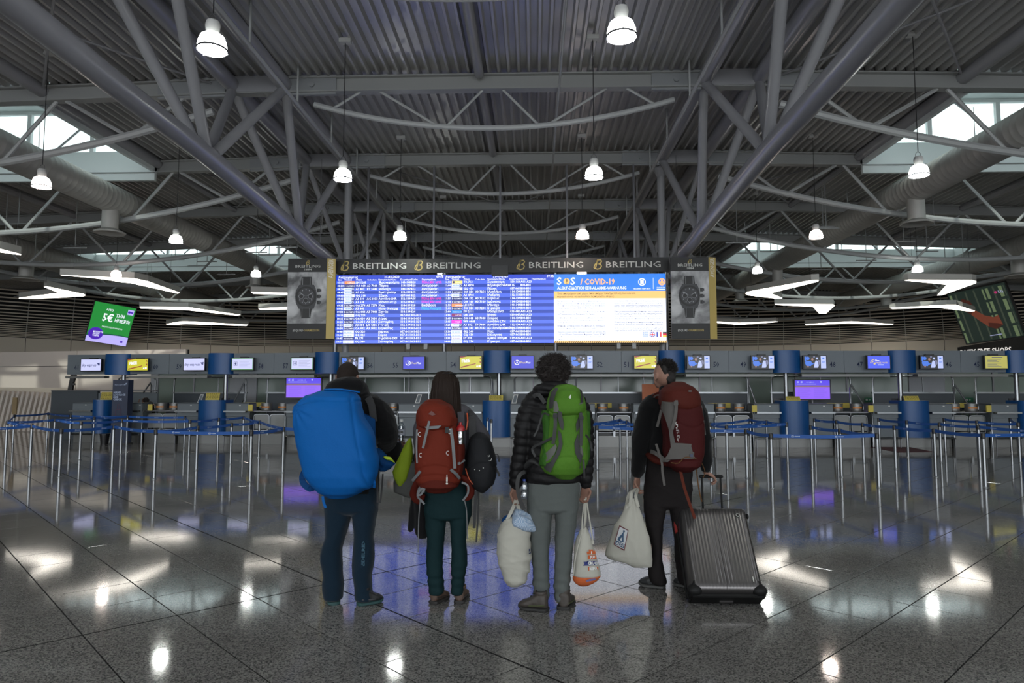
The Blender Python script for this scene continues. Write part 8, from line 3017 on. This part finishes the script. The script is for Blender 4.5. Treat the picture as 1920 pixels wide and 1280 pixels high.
# ================================================================ SUITCASE
P0 = (at(1296, 1112, 5.27) + at(1437, 1112, 5.27)) / 2
A = at(1295, 1110, 5.27); B = at(1437.5, 1110, 5.27)
Ct = at(1286, 947, 5.70); D = at(1411, 949, 5.70)
r = (B - A).normalized(); r.z = 0; r.normalize()
mid0 = (A + B) / 2; mid1 = (Ct + D) / 2
u = (mid1 - mid0).normalized()
u = (u - r * u.dot(r)).normalized()
nrm = r.cross(u).normalized()           # front face normal (towards the camera and up)
if nrm.y > 0: nrm = -nrm
Hs = (mid1 - mid0).length
Ws = .555
TH = .27
sc = thing('suitcase', (mid0.x, mid0.y + .15, 0), 'large dark grey ribbed hard-shell suitcase tilted on its wheels by an extended handle', 'suitcase')
Ms = Matrix((r, u, nrm)).transposed()
m_case = mat('case_gunmetal', (0.115, 0.108, 0.107), .30, .8, .5)
m_blk2 = mat('case_black', (0.006, 0.006, 0.006), .55, spec=.2)


def sp(x, y, z): return mid0 + r * x + u * y + nrm * z


# front shell: ribbed face with rounded edges
mb = MB()
nx = 130
R_ = []
xsn = [-Ws / 2 + Ws * i / nx for i in range(nx + 1)]
n_r = 15


def shell(sign, z0, depth):
    """ribbed half shell; sign +1 front"""
    mb = MB()
    ys = [0, .004, .012, .025, .045, .09, Hs * .5, Hs - .09, Hs - .045, Hs - .025, Hs - .012, Hs - .004, Hs]
    vs = []
    for y in ys:
        ey = min(y, Hs - y)
        ky = math.sqrt(max(0, 1 - (1 - min(ey / .045, 1)) ** 2))
        for x in xsn:
            ex = Ws / 2 - abs(x)
            kx = math.sqrt(max(0, 1 - (1 - min(ex / .045, 1)) ** 2))
            k = min(kx, 1) * ky
            rib = .0045 * abs(math.sin(math.pi * (x + Ws / 2) / Ws * 22)) ** .5 * min(1, ex / .03) * min(1, ey / .06 + .15)
            vs.append(sp(x, y, z0 + sign * (depth * (.30 + .70 * k) + rib)))
    m = len(xsn)
    fs = []
    for i in range(len(ys) - 1):
        for j in range(m - 1):
            fs.append((i * m + j, i * m + j + 1, (i + 1) * m + j + 1, (i + 1) * m + j))
    # rim back to seam
    b0 = len(vs)
    border = [j for j in range(m)] + [i * m + m - 1 for i in range(1, len(ys))] + [(len(ys) - 1) * m + j for j in range(m - 2, -1, -1)] + [i * m for i in range(len(ys) - 2, 0, -1)]
    for b in border:
        v = vs[b]
        zz = (v - mid0).dot(nrm)
        vs.append(v - nrm * (zz - z0))
    k = len(border)
    for i in range(k):
        j = (i + 1) % k
        fs.append((border[i], border[j], b0 + j, b0 + i))
    fs.append(tuple(b0 + i for i in range(k)))
    return mb.add(vs, fs)


shell(1, -TH / 2 + .004, TH / 2 - .006).build('front_shell', m_case, sc, smooth=True)
shell(-1, -TH / 2 - .004, TH / 2 - .02).build('back_shell', m_case, sc, smooth=True)
mb = MB()
e = .004
for a, b in ((sp(-Ws / 2 - e, 0, -TH / 2), sp(-Ws / 2 - e, Hs, -TH / 2)), (sp(Ws / 2 + e, 0, -TH / 2), sp(Ws / 2 + e, Hs, -TH / 2)), (sp(-Ws / 2, -e, -TH / 2), sp(Ws / 2, -e, -TH / 2)), (sp(-Ws / 2, Hs + e, -TH / 2), sp(Ws / 2, Hs + e, -TH / 2))):
    mb.tube([a, b], .011, 8)
mb.build('seam_frame', m_blk2, sc, smooth=True)
# bottom plate and corner guards, wheels
mb = MB(); mb.bbox(sp(0, -.012, -TH * .5), Ws / 2 - .01, .014, TH / 2 - .03, Ms, bev=.006); mb.build('bottom_plate', m_blk2, sc)
mb = MB(); mb.bbox(sp(-.0, -.03, -TH * .42), .05, .006, .012, Ms); mb.build('foot_grip', m_case, sc)
for q in (-1, 1):
    mb = MB()
    ball(mb, sp(q * (Ws / 2 - .035), .028, -.035), .058, .045, .045, Ms)
    ball(mb, sp(q * (Ws / 2 - .015), .012, -.07), .034, .034, .06, Ms)
    cap(mb, [sp(q * (Ws / 2 - .02), .03, -.01), sp(q * (Ws / 2 - .035), .085, .0)], [.018, .008], 10)
    skin(mb, 'corner_guard', m_blk2, sc, .006, 2)
    wc = sp(q * (Ws / 2 - .055), -.012, -TH + .055)
    wc.z = .0285
    ax = Matrix((Vector((0, 1, 0)), Vector((0, 0, 1)), r)).transposed()
    MB().lathe(wc, [(.012, -.017), (.026, -.017), (.028, -.012), (.028, .012), (.026, .017), (.012, .017)], 20, ax).build('wheel', m_blk2, sc, smooth=True)
    mb = MB(); cap(mb, [sp(q * (Ws / 2 - .055), .02, -TH + .06), wc + Vector((0, 0, .018))], [.036, .024], 12)
    mb.build('wheel_housing', m_blk2, sc, smooth=True)
for y in (Hs - .04, ):
    mb = MB(); ball(mb, sp(Ws / 2 + .004, y - .03, -.05), .012, .022, .02, Ms); mb.build('side_stud', m_blk2, sc, smooth=True)
mb = MB(); mb.bbox(sp(-Ws / 2 - .014, Hs - .1, -TH / 2), .010, .075, .018, Ms, bev=.004); mb.build('side_handle', mat('red_tag', (.22, .015, .012), .6), sc)
c = sp(Ws / 2 - .09, Hs - .088, .003)
mb = MB(); mb.lathe(c, [(.001, .006), (.013, .006), (.017, .003), (.017, -.002)], 18, Ms); mb.build('round_badge', m_blk2, sc, smooth=True)
mb = MB(); mb.lathe(c, [(.011, .007), (.014, .007)], 18, Ms, cap=False); mb.build('badge_ring', m_silverprint, sc)
mb = MB(); mb.bbox(sp(Ws / 2 - .075, .1, .0045), .003, .02, .001, Ms); mb.build('small_badge', m_silverprint, sc)
mb = MB(); mb.bbox(sp(-.0, .0, -TH * .2), .035, .012, .008, Ms, bev=.003); mb.build('latch', m_blk2, sc)
# telescopic handle
g0, g1 = at(1316, 893, 5.86), at(1350.5, 893, 5.86)
b0, b1 = sp((g0 - mid0).dot(r) + .002, Hs - .01, -TH * .72), sp((g1 - mid0).dot(r) + .01, Hs - .01, -TH * .72)
for g, b in ((g0, b0), (g1, b1)):
    MB().tube([b, g], .0085, 10).build('handle_tube', m_blk2, sc, smooth=True)
mb = MB(); cap(mb, [g0 - Vector((.012, 0, 0)), (g0 + g1) / 2 + Vector((0, 0, .003)), g1 + Vector((.012, 0, 0))], [.013, .014, .013], 12)
mb.build('grip', m_blk2, sc, smooth=True)

# ================================================================ dark figure leaning behind the left desks
Yq = cy(rowx(275)) + .95
x_ = rowx(277, .95)
q4 = thing('person', (x_, Yq, 0), 'small distant person in dark olive clothes bending behind the desks near number 60', 'person', 'travellers')
H0 = 1.28
mb = MB()
hc = Vector((x_ - .02, Yq - .05, 1.33))
inner_body(mb, q4, (Vector((x_ + .02, Yq + .1, .85)), Vector((x_ + .2, Yq + .1, .85))), (Vector((x_ + .02, Yq - .02, .45)), Vector((x_ + .2, Yq - .02, .45))), (Vector((x_ + .02, Yq + .05, .08)), Vector((x_ + .2, Yq + .05, .08))),
           Vector((x_ + .1, Yq + .02, 1.12)), (Vector((x_ - .06, Yq, 1.2)), Vector((x_ + .25, Yq, 1.2))), (Vector((x_ - .16, Yq - .1, 1.02)), Vector((x_ + .28, Yq - .05, .98))),
           (Vector((x_ - .13, Yq - .22, 1.27)), Vector((x_ + .1, Yq - .22, 1.12))), Vector((x_ + .04, Yq, 1.25)), .9)
head(q4, mb, hc, (-.9, -.3, -.25), .95)
hand(mb, Vector((x_ - .13, Yq - .22, 1.27)), (.1, 0, 1), (.3, .3, 0), 1, .9, .7)
hand(mb, Vector((x_ + .1, Yq - .22, 1.12)), (-1, 0, .1), (0, .5, -.5), 1, .9, .6)
skin(mb, 'body', m_skin, q4, .009, 2)
eyes(q4, hc, (-.9, -.3, -.25), .95)
mb = MB(); ball(mb, hc + Vector((.03, .01, .02)), .10, .10, .10); ball(mb, hc + Vector((.06, 0, -.07)), .07, .08, .09)
skin(mb, 'hair', m_hair3, q4, .012, 2, wrinkle(.005, 40, seed=60))
mb = MB()
m_ol = mat('dark_olive_cloth', (0.018, 0.017, 0.011), .85, var=.5, vscale=12)
cap(mb, [Vector((x_ + .10, Yq + .02, 1.16)), Vector((x_ + .11, Yq + .08, .85))], [.15, .16], 18)
cap(mb, [Vector((x_ - .04, Yq, 1.17)), Vector((x_ - .15, Yq - .1, 1.02)), Vector((x_ - .135, Yq - .19, 1.20))], [.07, .062, .045], 12)
cap(mb, [Vector((x_ + .22, Yq, 1.17)), Vector((x_ + .27, Yq - .05, 1.0)), Vector((x_ + .14, Yq - .19, 1.10))], [.07, .062, .045], 12)
skin(mb, 'jacket', m_ol, q4, .012, 2, wrinkle(.004, 20, seed=61))
mb = MB()
for dx in (.02, .2):
    cap(mb, [Vector((x_ + dx, Yq + .1, .85)), Vector((x_ + dx, Yq - .02, .45)), Vector((x_ + dx, Yq + .05, .10))], [.10, .075, .06], 12)
skin(mb, 'trousers', m_jblack, q4, .012, 2)
for dx in (.02, .2):
    mb = MB(); cap(mb, [Vector((x_ + dx, Yq + .08, .045)), Vector((x_ + dx, Yq - .12, .035))], [.044, .034], 12); mb.build('shoe', m_sh1, q4, smooth=True)
print('scene done')
